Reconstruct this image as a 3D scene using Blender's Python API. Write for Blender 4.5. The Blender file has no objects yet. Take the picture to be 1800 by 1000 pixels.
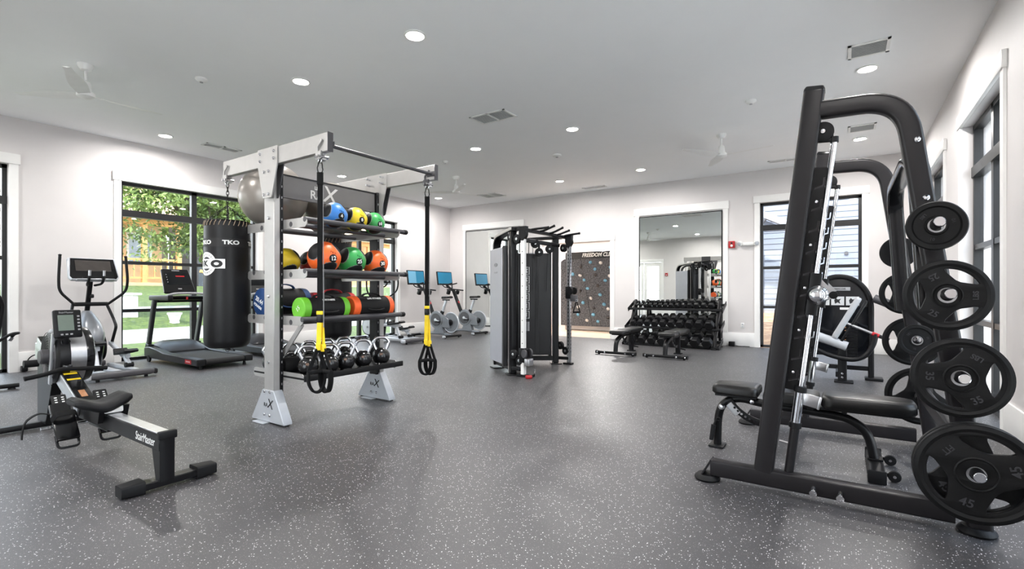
import bpy, bmesh, math, random
from mathutils import Vector, Matrix, Euler
random.seed(7)
S = bpy.context.scene
COL = S.collection
PI = math.pi
V = Vector

# ------------------------------------------------------------------ camera, sky, sun, exposure
CAM_H = 1.2
cam_d = bpy.data.cameras.new('camera')
cam_d.sensor_width = 36.0
cam_d.lens = 36.0 * 867.0 / 1800.0
cam_d.shift_y = 11.0 / 1800.0
cam_d.clip_start = 0.05
cam = bpy.data.objects.new('camera', cam_d)
COL.objects.link(cam)
cam.location = (0, 0, CAM_H)
cam.rotation_euler = (PI / 2, 0, math.radians(33.96))
S.camera = cam

world = bpy.data.worlds.new('sky')
S.world = world
world.use_nodes = True
wn = world.node_tree
bg = wn.nodes['Background']
wtc = wn.nodes.new('ShaderNodeTexCoord')
wsep = wn.nodes.new('ShaderNodeSeparateXYZ')
wramp = wn.nodes.new('ShaderNodeValToRGB')
wn.links.new(wtc.outputs['Generated'], wsep.inputs[0])
wn.links.new(wsep.outputs['Z'], wramp.inputs[0])
wramp.color_ramp.elements[0].position = 0.0
wramp.color_ramp.elements[0].color = (0.98, 0.99, 1.0, 1)
wramp.color_ramp.elements[1].position = 0.7
wramp.color_ramp.elements[1].color = (0.66, 0.80, 1.0, 1)
wn.links.new(wramp.outputs[0], bg.inputs[0])
bg.inputs[1].default_value = 5.2

sun_d = bpy.data.lights.new('sun', 'SUN')
sun_d.energy = 6.2
sun_d.angle = math.radians(2.0)
sun_d.color = (1.0, 0.95, 0.87)
sun = bpy.data.objects.new('sun', sun_d)
COL.objects.link(sun)
sun.rotation_euler = V((-0.10, 1.0, -1.25)).to_track_quat('-Z', 'Y').to_euler()

S.view_settings.view_transform = 'Standard'
S.view_settings.look = 'None'
S.view_settings.gamma = 1.0
S.view_settings.exposure = 0.68
S.view_settings.use_curve_mapping = False
LAMP_W = 35.0
S.cycles.max_bounces = 10
S.cycles.diffuse_bounces = 6
S.cycles.glossy_bounces = 5
S.cycles.transparent_max_bounces = 12
S.cycles.caustics_reflective = False
S.cycles.caustics_refractive = False
S.cycles.sample_clamp_indirect = 6.0

# ------------------------------------------------------------------ helpers: materials
def lin(c):
    out = []
    for v in c:
        v = v / 255.0
        out.append(v / 12.92 if v <= 0.04045 else ((v + 0.055) / 1.055) ** 2.4)
    return tuple(out) + (1.0,)

def mat(name, col, rough=0.5, metal=0.0, var=0.06, scale=12.0, bump=0.0, bscale=200.0, spec=0.5, coat=0.0, emit=0.0):
    m = bpy.data.materials.new(name)
    m.use_nodes = True
    nt = m.node_tree
    p = nt.nodes['Principled BSDF']
    tc = nt.nodes.new('ShaderNodeTexCoord')
    nz = nt.nodes.new('ShaderNodeTexNoise')
    nz.inputs['Scale'].default_value = scale
    nz.inputs['Detail'].default_value = 3
    nt.links.new(tc.outputs['Object'], nz.inputs['Vector'])
    rp = nt.nodes.new('ShaderNodeValToRGB')
    c = lin(col)
    rp.color_ramp.elements[0].position = 0.3
    rp.color_ramp.elements[1].position = 0.7
    rp.color_ramp.elements[0].color = tuple(x * (1 - var) for x in c[:3]) + (1,)
    rp.color_ramp.elements[1].color = tuple(min(1, x * (1 + var)) for x in c[:3]) + (1,)
    nt.links.new(nz.outputs['Fac'], rp.inputs[0])
    nt.links.new(rp.outputs[0], p.inputs['Base Color'])
    p.inputs['Roughness'].default_value = rough
    p.inputs['Metallic'].default_value = metal
    p.inputs['Specular IOR Level'].default_value = spec
    p.inputs['Coat Weight'].default_value = coat
    p.inputs['Coat Roughness'].default_value = 0.15
    if emit:
        nt.links.new(rp.outputs[0], p.inputs['Emission Color'])
        p.inputs['Emission Strength'].default_value = emit
    if bump:
        n2 = nt.nodes.new('ShaderNodeTexNoise')
        n2.inputs['Scale'].default_value = bscale
        n2.inputs['Detail'].default_value = 2
        nt.links.new(tc.outputs['Object'], n2.inputs['Vector'])
        b = nt.nodes.new('ShaderNodeBump')
        b.inputs['Strength'].default_value = bump
        b.inputs['Distance'].default_value = 0.002
        nt.links.new(n2.outputs['Fac'], b.inputs['Height'])
        nt.links.new(b.outputs[0], p.inputs['Normal'])
    return m

def glass_mat(name, tint=(0.96, 0.98, 0.98), refl=0.07):
    m = bpy.data.materials.new(name)
    m.use_nodes = True
    nt = m.node_tree
    nt.nodes.clear()
    o = nt.nodes.new('ShaderNodeOutputMaterial')
    t = nt.nodes.new('ShaderNodeBsdfTransparent')
    t.inputs[0].default_value = tint + (1,)
    g = nt.nodes.new('ShaderNodeBsdfGlossy')
    g.inputs['Roughness'].default_value = 0.01
    mx = nt.nodes.new('ShaderNodeMixShader')
    lw = nt.nodes.new('ShaderNodeLayerWeight')
    lw.inputs['Blend'].default_value = 0.12
    mt = nt.nodes.new('ShaderNodeMath')
    mt.operation = 'MULTIPLY_ADD'
    mt.inputs[1].default_value = 0.5
    mt.inputs[2].default_value = refl * 0.4
    nt.links.new(lw.outputs['Fresnel'], mt.inputs[0])
    nt.links.new(mt.outputs[0], mx.inputs[0])
    nt.links.new(t.outputs[0], mx.inputs[1])
    nt.links.new(g.outputs[0], mx.inputs[2])
    nt.links.new(mx.outputs[0], o.inputs[0])
    return m

# ------------------------------------------------------------------ helpers: mesh builder
def rsec(w, h, r=None, k=3):
    """rounded rectangle section (list of (a, b)), w along a, h along b"""
    r = min(w, h) * 0.2 if r is None else min(r, w * 0.499, h * 0.499)
    pts = []
    for cx, cy, a0 in ((w/2-r, h/2-r, 0), (-w/2+r, h/2-r, 90), (-w/2+r, -h/2+r, 180), (w/2-r, -h/2+r, 270)):
        for i in range(k + 1):
            a = math.radians(a0 + 90.0 * i / k)
            pts.append((cx + r * math.cos(a), cy + r * math.sin(a)))
    return pts

def csec(r, n=12, ry=None):
    ry = r if ry is None else ry
    return [(r * math.cos(2*PI*i/n), ry * math.sin(2*PI*i/n)) for i in range(n)]

def arc(c, r, a0, a1, n, plane='xz'):
    """points on an arc, degrees, in a coordinate plane through c"""
    out = []
    for i in range(n + 1):
        a = math.radians(a0 + (a1 - a0) * i / n)
        u, w = r * math.cos(a), r * math.sin(a)
        if plane == 'xz': out.append(V((c[0]+u, c[1], c[2]+w)))
        elif plane == 'xy': out.append(V((c[0]+u, c[1]+w, c[2])))
        else: out.append(V((c[0], c[1]+u, c[2]+w)))
    return out

def smooth_path(pts, n=6):
    """Catmull-Rom through pts"""
    P = [V(p) for p in pts]
    out = []
    for i in range(len(P) - 1):
        p0 = P[i-1] if i > 0 else P[i] * 2 - P[i+1]
        p1, p2 = P[i], P[i+1]
        p3 = P[i+2] if i + 2 < len(P) else P[i+1] * 2 - P[i]
        for j in range(n):
            t = j / n
            out.append(0.5 * ((2*p1) + (p2-p0)*t + (2*p0-5*p1+4*p2-p3)*t*t + (3*p1-p0-3*p2+p3)*t*t*t))
    out.append(P[-1])
    return out

def fillet(pts, r, n=5):
    """round the corners of a polyline with radius-like distance r"""
    P = [V(p) for p in pts]
    out = [P[0]]
    for i in range(1, len(P) - 1):
        a, b, c = P[i-1], P[i], P[i+1]
        d = min(r, (a-b).length * 0.49, (c-b).length * 0.49)
        q0 = b + (a-b).normalized() * d
        q1 = b + (c-b).normalized() * d
        for j in range(n + 1):
            t = j / n
            out.append(q0*(1-t)**2 + b*2*t*(1-t) + q1*t*t)
    out.append(P[-1])
    return out

class MB:
    def __init__(s):
        s.bm = bmesh.new()
    def faces_from(s, rings, close_ring=True, cap0=True, cap1=True, loop=False):
        bm = s.bm
        vr = [[bm.verts.new(p) for p in r] for r in rings]
        n = len(vr[0])
        R = len(vr)
        for i in range(R if loop else R - 1):
            a, b = vr[i], vr[(i+1) % R]
            for j in range(n if close_ring else n - 1):
                k = (j+1) % n
                try: bm.faces.new((a[j], a[k], b[k], b[j]))
                except ValueError: pass
        if not loop and close_ring:
            if cap0: bm.faces.new(vr[0][::-1])
            if cap1: bm.faces.new(vr[-1])
        return s
    def obox(s, c, size, rot=None, bev=0.0, seg=2):
        """box centred at c; rot = Euler tuple (deg) or Matrix"""
        t = bmesh.new()
        bmesh.ops.create_cube(t, size=1.0)
        bmesh.ops.scale(t, vec=V(size), verts=t.verts)
        if bev > 0:
            bmesh.ops.bevel(t, geom=list(t.edges), offset=min(bev, min(size)*0.49), segments=seg, profile=0.5, affect='EDGES')
        if rot is None: R = Matrix.Identity(4)
        elif isinstance(rot, Matrix): R = rot.to_4x4()
        else: R = Euler([math.radians(a) for a in rot]).to_matrix().to_4x4()
        s.merge(t, Matrix.Translation(V(c)) @ R)
        return s
    def box(s, x0, x1, y0, y1, z0, z1, bev=0.0, seg=2):
        return s.obox(((x0+x1)/2, (y0+y1)/2, (z0+z1)/2), (abs(x1-x0), abs(y1-y0), abs(z1-z0)), None, bev, seg)
    def merge(s, t, M=None):
        mp = {}
        for v in t.verts:
            mp[v.index if False else v] = s.bm.verts.new((M @ v.co) if M else v.co)
        for f in t.faces:
            try: s.bm.faces.new([mp[v] for v in f.verts])
            except ValueError: pass
        t.free()
        return s
    def sweep(s, pts, sec, side=None, closed=False, scales=None, caps=True):
        """sweep section sec along pts. side: fixed vector for section axis a (else parallel transport)"""
        P = [V(p) for p in pts]
        n = len(P)
        rings = []
        prevS = None
        for i in range(n):
            if closed: T = (P[(i+1) % n] - P[i-1])
            elif i == 0: T = P[1] - P[0]
            elif i == n-1: T = P[-1] - P[-2]
            else: T = (P[i+1]-P[i]).normalized() + (P[i]-P[i-1]).normalized()
            if T.length < 1e-9: T = P[min(i+1, n-1)] - P[max(0, i-1)]
            T.normalize()
            if side is not None:
                A = V(side) - T * V(side).dot(T)
                if A.length < 1e-6: A = T.orthogonal()
                A.normalize()
            elif prevS is None:
                ref = V((0, 0, 1)) if abs(T.z) < 0.9 else V((1, 0, 0))
                A = T.cross(ref).normalized()
            else:
                A = (prevS - T * prevS.dot(T)).normalized()
            prevS = A
            B = T.cross(A)
            k = 1.0
            if not closed and 0 < i < n-1:
                d = (P[i+1]-P[i]).normalized().dot((P[i]-P[i-1]).normalized())
                k = 1.0 / max(0.6, math.sqrt(max(0.0, (1 + d) / 2)))
            sc = scales[i] if scales else 1.0
            rings.append([P[i] + A * (a*sc) + B * (b*sc*(k if side is not None else 1)) for a, b in sec])
        s.faces_from(rings, True, caps, caps, closed)
        return s
    def tube(s, pts, r, n=10, closed=False, scales=None, caps=True):
        return s.sweep(pts, csec(r, n), None, closed, scales, caps)
    def cyl(s, p0, p1, r, r1=None, n=20, caps=True):
        p0, p1 = V(p0), V(p1)
        T = (p1-p0).normalized()
        ref = V((0, 0, 1)) if abs(T.z) < 0.9 else V((1, 0, 0))
        A = T.cross(ref).normalized(); B = T.cross(A)
        r1 = r if r1 is None else r1
        rings = [[p + A*(rr*math.cos(2*PI*i/n)) + B*(rr*math.sin(2*PI*i/n)) for i in range(n)] for p, rr in ((p0, r), (p1, r1))]
        return s.faces_from(rings, True, caps, caps)
    def lathe(s, prof, o=(0, 0, 0), axis=(0, 0, 1), n=24, cap=True, sx=1.0):
        """prof: (radius, height) along axis from o"""
        o = V(o); T = V(axis).normalized()
        ref = V((0, 0, 1)) if abs(T.z) < 0.9 else V((1, 0, 0))
        A = T.cross(ref).normalized(); B = T.cross(A)
        rings = [[o + T*h + A*(max(r, 1e-4)*math.cos(2*PI*i/n)*sx) + B*(max(r, 1e-4)*math.sin(2*PI*i/n)) for i in range(n)] for r, h in prof]
        return s.faces_from(rings, True, cap, cap)
    def torus(s, c, R, r, axis=(0, 0, 1), n=28, k=8, a0=0, a1=360):
        c = V(c); T = V(axis).normalized()
        ref = V((0, 0, 1)) if abs(T.z) < 0.9 else V((1, 0, 0))
        A = T.cross(ref).normalized(); B = T.cross(A)
        full = abs(a1-a0) >= 360
        pts = [c + A*(R*math.cos(math.radians(a0+(a1-a0)*i/n))) + B*(R*math.sin(math.radians(a0+(a1-a0)*i/n))) for i in range(n if full else n+1)]
        return s.sweep(pts, csec(r, k), T, full)
    def ball(s, c, r, sc=(1, 1, 1), u=20, v=12, rot=None):
        t = bmesh.new()
        bmesh.ops.create_uvsphere(t, u_segments=u, v_segments=v, radius=r)
        M = Matrix.Translation(V(c))
        if rot: M = M @ Euler([math.radians(a) for a in rot]).to_matrix().to_4x4()
        M = M @ Matrix.Diagonal((sc[0], sc[1], sc[2], 1))
        return s.merge(t, M)
    def prism(s, outline, axis, d0, d1, bev=0.0):
        """outline in the plane perpendicular to axis 'x','y','z'; extruded from d0 to d1"""
        def P(a, b, d):
            return {'x': (d, a, b), 'y': (a, d, b), 'z': (a, b, d)}[axis]
        if bev <= 0:
            return s.faces_from([[P(a, b, d) for a, b in outline] for d in (d0, d1)])
        cx = sum(a for a, b in outline)/len(outline); cy = sum(b for a, b in outline)/len(outline)
        n = len(outline); ins = []
        for i in range(n):
            p, q, r = V(outline[i-1]).to_3d(), V(outline[i]).to_3d(), V(outline[(i+1) % n]).to_3d()
            e1 = (q-p).normalized(); e2 = (r-q).normalized()
            nn = V((e1.y+e2.y, -(e1.x+e2.x), 0))
            if nn.length < 1e-6: nn = V((e1.y, -e1.x, 0))
            nn.normalize()
            if nn.dot(V((q.x-cx, q.y-cy, 0))) > 0 and True: pass
            ins.append(nn)
        area = sum(outline[i][0]*outline[(i+1) % n][1]-outline[(i+1) % n][0]*outline[i][1] for i in range(n))
        sg = -1.0 if area > 0 else 1.0
        small = [(outline[i][0]+sg*bev*ins[i].x, outline[i][1]+sg*bev*ins[i].y) for i in range(n)]
        dd = bev if d1 > d0 else -bev
        rings = [[P(a, b, d0) for a, b in small], [P(a, b, d0+dd) for a, b in outline],
                 [P(a, b, d1-dd) for a, b in outline], [P(a, b, d1) for a, b in small]]
        return s.faces_from(rings)
    def quad(s, pts):
        s.bm.faces.new([s.bm.verts.new(p) for p in pts])
        return s
    def xf(s, M):
        s.bm.transform(M)
        return s
    def mesh(s, name, material, ang=38.0):
        bmesh.ops.remove_doubles(s.bm, verts=s.bm.verts, dist=1e-6)
        bmesh.ops.recalc_face_normals(s.bm, faces=s.bm.faces)
        me = bpy.data.meshes.new(name)
        s.bm.to_mesh(me)
        s.bm.free()
        me.materials.append(material)
        for p in me.polygons: p.use_smooth = True
        me.set_sharp_from_angle(angle=math.radians(ang))
        return me
    def build(s, name, material, parent=None, label=None, loc=None, rot=None, ang=38.0, kind=None):
        o = bpy.data.objects.new(name, s.mesh(name, material, ang))
        COL.objects.link(o)
        if parent is not None: o.parent = parent
        if label: o['label'] = label
        if kind: o['kind'] = kind
        if loc is not None: o.location = loc
        if rot is not None: o.rotation_euler = [math.radians(a) for a in rot]
        return o

def thing(name, label, cat, loc=(0, 0, 0), rz=0.0, group=None):
    o = bpy.data.objects.new(name, None)
    o.empty_display_size = 0.1
    COL.objects.link(o)
    o.location = loc
    o.rotation_euler = (0, 0, math.radians(rz))
    return tag(o, label, cat, group)

def tag(o, label, cat, group=None):
    o['label'] = label
    o['category'] = cat
    if group: o['group'] = group
    return o

def struct(o, label=None):
    o['kind'] = 'structure'
    if label: o['label'] = label
    return o

def structure(name, label=None, loc=(0, 0, 0)):
    o = bpy.data.objects.new(name, None)
    o.empty_display_size = 0.1
    o.location = loc
    COL.objects.link(o)
    return struct(o, label)

def share(o, name, parent, loc=None, rot=None):
    c = o.copy()
    COL.objects.link(c)
    c.name = name
    c.parent = parent
    if loc is not None: c.location = loc
    if rot is not None: c.rotation_euler = rot
    return c

def dup(root, loc, rz=None, label=None):
    r = root.copy(); COL.objects.link(r)
    r.location = loc
    if rz is not None: r.rotation_euler = (0, 0, math.radians(rz))
    if label: r['label'] = label
    for ch in list(root.children):
        c = ch.copy(); COL.objects.link(c); c.parent = r
        for g in list(ch.children):
            d = g.copy(); COL.objects.link(d); d.parent = c
    return r

def curve_mesh(loops, depth, bev=0.0, res=1):
    """filled flat shape with holes -> bmesh, in XY, centred in z, total thickness depth"""
    cu = bpy.data.curves.new('shape', 'CURVE')
    cu.dimensions = '2D'
    cu.fill_mode = 'BOTH'
    cu.extrude = max(depth/2 - bev, 1e-4)
    cu.bevel_depth = bev
    cu.bevel_resolution = res
    for lp in loops:
        sp = cu.splines.new('POLY')
        sp.points.add(len(lp)-1)
        for i, (x, y) in enumerate(lp): sp.points[i].co = (x, y, 0, 1)
        sp.use_cyclic_u = True
    return _conv(cu)

def _conv(cu):
    ob = bpy.data.objects.new('tmp', cu)
    COL.objects.link(ob)
    dg = bpy.context.evaluated_depsgraph_get()
    me = bpy.data.meshes.new_from_object(ob.evaluated_get(dg))
    bpy.data.objects.remove(ob)
    bm = bmesh.new(); bm.from_mesh(me)
    bpy.data.meshes.remove(me)
    bpy.data.curves.remove(cu)
    return bm

def text_bm(txt, size, depth=0.002, shear=0.0, bold=0.0, align='CENTER', sx=1.0, space=1.0):
    cu = bpy.data.curves.new('txt', 'FONT')
    cu.body = txt
    cu.size = size
    cu.extrude = depth/2
    cu.shear = shear
    cu.offset = bold
    cu.align_x = align
    cu.align_y = 'CENTER'
    cu.space_character = space
    cu.resolution_u = 3
    b = _conv(cu)
    if sx != 1.0: bmesh.ops.scale(b, vec=V((sx, 1, 1)), verts=b.verts)
    return b

def frame(o, x, z):
    """4x4 matrix: local x axis -> x, local z axis -> z (facing), origin o"""
    x = V(x).normalized(); z = V(z).normalized(); y = z.cross(x).normalized(); x = y.cross(z)
    M = Matrix((x, y, z)).transposed().to_4x4()
    return Matrix.Translation(V(o)) @ M

def lettering(txt, size, M, material, parent, depth=0.002, name='lettering', **kw):
    m = MB()
    m.merge(text_bm(txt, size, depth, **kw), M)
    return m.build(name, material, parent)

# ------------------------------------------------------------------ shared materials
M = {}
M['wall'] = mat('white wall paint', (217, 213, 212), 0.6, var=0.015, scale=3, bump=0.05, bscale=300)
M['ceil'] = mat('white ceiling paint', (248, 249, 250), 0.85, var=0.012, scale=2)
M['trim'] = mat('white satin trim paint', (242, 241, 239), 0.42, var=0.01)
M['blackframe'] = mat('black window frame', (16, 16, 18), 0.35, var=0.1)
M['glass'] = glass_mat('window glass')
M['chrome'] = mat('polished chrome', (225, 226, 230), 0.09, 1.0, var=0.02)
M['steel'] = mat('brushed steel', (190, 190, 192), 0.3, 1.0, var=0.05, scale=40)
M['silver'] = mat('silver grey paint', (178, 176, 174), 0.42, 0.55, var=0.03, bump=0.03, bscale=400)
M['silver_lt'] = mat('light silver plastic', (188, 192, 198), 0.35, 0.3, var=0.03)
M['black'] = mat('black satin powder coat', (17, 17, 19), 0.36, 0.0, spec=0.25, var=0.08, bump=0.06, bscale=500)
M['blackgloss'] = mat('gloss black plastic', (16, 16, 18), 0.18, var=0.05)
M['char'] = mat('charcoal metallic paint', (31, 29, 31), 0.34, 0.0, var=0.05, bump=0.04, bscale=600, spec=0.28)
M['rubber'] = mat('black rubber', (18, 18, 20), 0.55, spec=0.25, var=0.12, bump=0.15, bscale=350)
M['rubber_dk'] = mat('worn black rubber plate', (17, 17, 18), 0.5, spec=0.22, var=0.15, bump=0.2, bscale=260)
M['vinyl'] = mat('black vinyl upholstery', (20, 19, 19), 0.34, spec=0.32, var=0.08, bump=0.12, bscale=420)
M['foam'] = mat('black foam grip', (18, 18, 19), 0.8, spec=0.2, var=0.1, bump=0.3, bscale=300)
M['strap'] = mat('black woven strap', (14, 14, 15), 0.8, spec=0.2, var=0.2, bump=0.4, bscale=600)
M['white_pl'] = mat('white plastic', (235, 235, 233), 0.35, var=0.02)
M['white_pr'] = mat('white print', (232, 232, 230), 0.5, var=0.02)
M['grey_pr'] = mat('grey print', (150, 150, 152), 0.5, var=0.03)
M['red'] = mat('red plastic', (178, 30, 36), 0.35, var=0.05)
M['yellow'] = mat('yellow webbing', (240, 206, 30), 0.6, var=0.08, bump=0.2, bscale=500)
M['screen'] = mat('dark glass screen', (14, 16, 20), 0.08, var=0.1)
M['mirror'] = mat('silvered mirror', (238, 242, 240), 0.0, 1.0, var=0.0)
# ------------------------------------------------------------------ room shell
XL, XR, YB, YF, ZC = -10.13, 1.12, 11.6, -1.25, 3.75
WT = 0.28

def floor_mat():
    m = bpy.data.materials.new('speckled rubber floor')
    m.use_nodes = True
    nt = m.node_tree
    p = nt.nodes['Principled BSDF']
    tc = nt.nodes.new('ShaderNodeTexCoord')
    def voro(scale, lo, hi, rnd):
        v = nt.nodes.new('ShaderNodeTexVoronoi')
        v.inputs['Scale'].default_value = scale
        nt.links.new(tc.outputs['Object'], v.inputs['Vector'])
        r = nt.nodes.new('ShaderNodeValToRGB')
        r.color_ramp.elements[0].position = lo; r.color_ramp.elements[0].color = (1, 1, 1, 1)
        r.color_ramp.elements[1].position = hi; r.color_ramp.elements[1].color = (0, 0, 0, 1)
        nt.links.new(v.outputs['Distance'], r.inputs[0])
        sp = nt.nodes.new('ShaderNodeSeparateColor')
        nt.links.new(v.outputs['Color'], sp.inputs[0])
        g = nt.nodes.new('ShaderNodeMath'); g.operation = 'LESS_THAN'; g.inputs[1].default_value = rnd
        nt.links.new(sp.outputs[0], g.inputs[0])
        mu = nt.nodes.new('ShaderNodeMath'); mu.operation = 'MULTIPLY'
        nt.links.new(r.outputs[0], mu.inputs[0]); nt.links.new(g.outputs[0], mu.inputs[1])
        return mu.outputs[0]
    big = voro(112.0, 0.24, 0.36, 0.15)
    sml = voro(190.0, 0.2, 0.4, 0.22)
    nz = nt.nodes.new('ShaderNodeTexNoise'); nz.inputs['Scale'].default_value = 380; nz.inputs['Detail'].default_value = 2
    nt.links.new(tc.outputs['Object'], nz.inputs['Vector'])
    rp = nt.nodes.new('ShaderNodeValToRGB')
    rp.color_ramp.elements[0].position = 0.3; rp.color_ramp.elements[0].color = lin((52, 51, 53))
    rp.color_ramp.elements[1].position = 0.75; rp.color_ramp.elements[1].color = lin((76, 75, 77))
    nt.links.new(nz.outputs['Fac'], rp.inputs[0])
    m1 = nt.nodes.new('ShaderNodeMix'); m1.data_type = 'RGBA'
    m1.inputs[7].default_value = lin((124, 118, 117))
    nt.links.new(sml, m1.inputs[0]); nt.links.new(rp.outputs[0], m1.inputs[6])
    m2 = nt.nodes.new('ShaderNodeMix'); m2.data_type = 'RGBA'
    m2.inputs[7].default_value = lin((222, 221, 221))
    nt.links.new(big, m2.inputs[0]); nt.links.new(m1.outputs[2], m2.inputs[6])
    nt.links.new(m2.outputs[2], p.inputs['Base Color'])
    n3 = nt.nodes.new('ShaderNodeTexNoise'); n3.inputs['Scale'].default_value = 1.3; n3.inputs['Detail'].default_value = 4
    nt.links.new(tc.outputs['Object'], n3.inputs['Vector'])
    mr = nt.nodes.new('ShaderNodeMapRange')
    mr.inputs['To Min'].default_value = 0.40; mr.inputs['To Max'].default_value = 0.47
    nt.links.new(n3.outputs['Fac'], mr.inputs['Value']); nt.links.new(mr.outputs[0], p.inputs['Roughness'])
    p.inputs['Specular IOR Level'].default_value = 0.6
    b = nt.nodes.new('ShaderNodeBump'); b.inputs['Strength'].default_value = 0.05; b.inputs['Distance'].default_value = 0.001
    nt.links.new(nz.outputs['Fac'], b.inputs['Height']); nt.links.new(b.outputs[0], p.inputs['Normal'])
    return m
M['floor'] = floor_mat()

struct(MB().box(XL-WT, XR+WT, YF-WT, YB+0.02, -0.2, 0.0).build('floor', M['floor']), 'grey speckled rubber gym floor')
struct(MB().box(XL-WT, XR+WT, YF-WT, YB+WT, ZC, ZC+0.2).build('ceiling', M['ceil']), 'flat white ceiling')

def wall_with_openings(name, axis, pos, out, a0, a1, ops, label):
    """axis 'x' wall lies at x=pos (runs along y), 'y' wall at y=pos. out = outward sign. ops = (lo, hi, z0, z1)"""
    m = MB()
    d0, d1 = sorted((pos, pos + out*WT))
    def bx(l, h, z0, z1):
        if h-l < 1e-4 or z1-z0 < 1e-4: return
        if axis == 'x': m.box(d0, d1, l, h, z0, z1)
        else: m.box(l, h, d0, d1, z0, z1)
    cur = a0
    for lo, hi, z0, z1 in sorted(ops):
        bx(cur, lo, 0, ZC)
        bx(lo, hi, z1, ZC)
        bx(lo, hi, 0, z0)
        cur = hi
    bx(cur, a1, 0, ZC)
    return struct(m.build(name, M['wall'], ang=20), label)

LW = [(-0.50, 1.87), (3.22, 5.56), (7.08, 9.42)]
RW = [(5.80, 7.55), (8.71, 10.46), (2.89, 4.64), (-0.02, 1.73)]  # last two are out of view, added to let in more daylight
FW = [(-4.2, -1.86)]  # unseen opening added behind the camera to brighten the ceiling
BW = (-1.485, 0.283)
DOOR = (-6.85, -4.84)
FDOOR = (-9.3, -7.5)
ZW = 3.06
wall_with_openings('wall_left', 'x', XL, -1, YF-WT, YB+WT, [(a, b, 0.0, ZW) for a, b in LW], 'white wall with three tall black windows')
wall_with_openings('wall_right', 'x', XR, 1, YF-WT, YB+WT, [(a, b, 0.0, ZW) for a, b in RW], 'white wall with two tall black windows')
wall_with_openings('wall_back', 'y', YB, 1, XL, XR, [(BW[0], BW[1], 0.0, ZW), (DOOR[0], DOOR[1], 0.0, 2.46)], 'white wall with mirrors, doorway and window')
wall_with_openings('wall_front', 'y', YF, -1, XL, XR, [(FDOOR[0], FDOOR[1], 0.0, 2.62)] + [(a, b, 0.0, ZW) for a, b in FW], 'white wall with a glazed door')

def to_world(axis, pos, out):
    """maps (along, depth outward, z) on a wall to world"""
    if axis == 'x': return lambda a, d, z: (pos + out*d, a, z)
    return lambda a, d, z: (a, pos + out*d, z)

def wbox(m, f, a0, a1, d0, d1, z0, z1, bev=0.0):
    p, q = f(a0, d0, z0), f(a1, d1, z1)
    m.box(min(p[0], q[0]), max(p[0], q[0]), min(p[1], q[1]), max(p[1], q[1]), z0, z1, bev)

def casing(root, f, a0, a1, ztop, header=True, w=0.10):
    """flat white casing boards around an opening"""
    m = MB(); wbox(m, f, a0-w, a0, -0.022, 0.0, 0.0, ztop); m.build('casing_board', M['trim'], root)
    m = MB(); wbox(m, f, a1, a1+w, -0.022, 0.0, 0.0, ztop); m.build('casing_board', M['trim'], root)
    m = MB(); wbox(m, f, a0-w-0.02, a1+w+0.02, -0.036, 0.0, ztop, ztop+0.15, 0.003); m.build('header_board', M['trim'], root)

def window(idx, axis, pos, out, a0, a1, label, mull=True):
    f = to_world(axis, pos, out)
    root = structure('window_%d' % idx, label)
    casing(root, f, a0, a1, ZW)
    D0, D1 = 0.09, 0.17
    fw = 0.055
    m = MB()
    wbox(m, f, a0, a0+fw, D0, D1, 0, ZW); wbox(m, f, a1-fw, a1, D0, D1, 0, ZW)
    wbox(m, f, a0, a1, D0, D1, ZW-fw, ZW); wbox(m, f, a0, a1, D0, D1, 0.0, 0.05)
    m.build('frame', M['blackframe'], root, ang=20)
    mid = (a0+a1)/2
    m = MB(); wbox(m, f, a0, a1, D0-0.015, D1, 2.475, 2.59); m.build('transom_bar', M['blackframe'], root, ang=20)
    for z in (1.685, 0.855):
        m = MB(); wbox(m, f, a0, a1, D0+0.005, D1, z-0.028, z+0.028); m.build('glazing_bar', M['blackframe'], root, ang=20)
    if mull:
        m = MB(); wbox(m, f, mid-0.045, mid+0.045, D0, D1, 0, ZW); m.build('mullion', M['blackframe'], root, ang=20)
    xs = [(a0, mid), (mid, a1)] if mull else [(a0, a1)]
    for z0, z1 in ((0.05, 0.83), (0.883, 1.657), (1.713, 2.475), (2.59, ZW-fw)):
        for x0, x1 in xs:
            m = MB(); wbox(m, f, x0+0.02, x1-0.02, 0.128, 0.136, z0-0.004, z1+0.004); m.build('pane', M['glass'], root, ang=20)
    return root

WLAB = ['tall black-framed window at the very edge beside the recumbent bike',
        'wide black-framed window behind treadmill and punching bag, tree outside',
        'black-framed window on the tree side, behind the ball rack']
for i, (a, b) in enumerate(LW): window(i+1, 'x', XL, -1, a, b, WLAB[i])
window(4, 'y', YB, 1, BW[0], BW[1], 'back wall window looking onto grey house siding', mull=False)
window(5, 'x', XR, 1, RW[0][0], RW[0][1], 'window on the near side wall behind the weight plates')
window(6, 'x', XR, 1, RW[1][0], RW[1][1], 'far window on the wall behind the Smith machine')

window(7, 'x', XR, 1, RW[2][0], RW[2][1], 'added side window next to the camera, outside the frame, for daylight on the ceiling')  # unseen windows from here on, added to lift the ceiling brightness
window(8, 'x', XR, 1, RW[3][0], RW[3][1], 'added side window beside the camera, outside the frame, for daylight on the ceiling')
window(9, 'y', YF, -1, FW[0][0], FW[0][1], 'added front wall window behind the camera, for daylight on the ceiling')
struct(MB().box(-10.5, 1.5, YF-WT-2.7, YF-WT, 3.42, 3.55).build('ceiling_sun_block', M['trim']), 'added unseen canopy that keeps direct sun out of the front window')  # added out of view to stop sun patches falling on the floor

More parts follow.
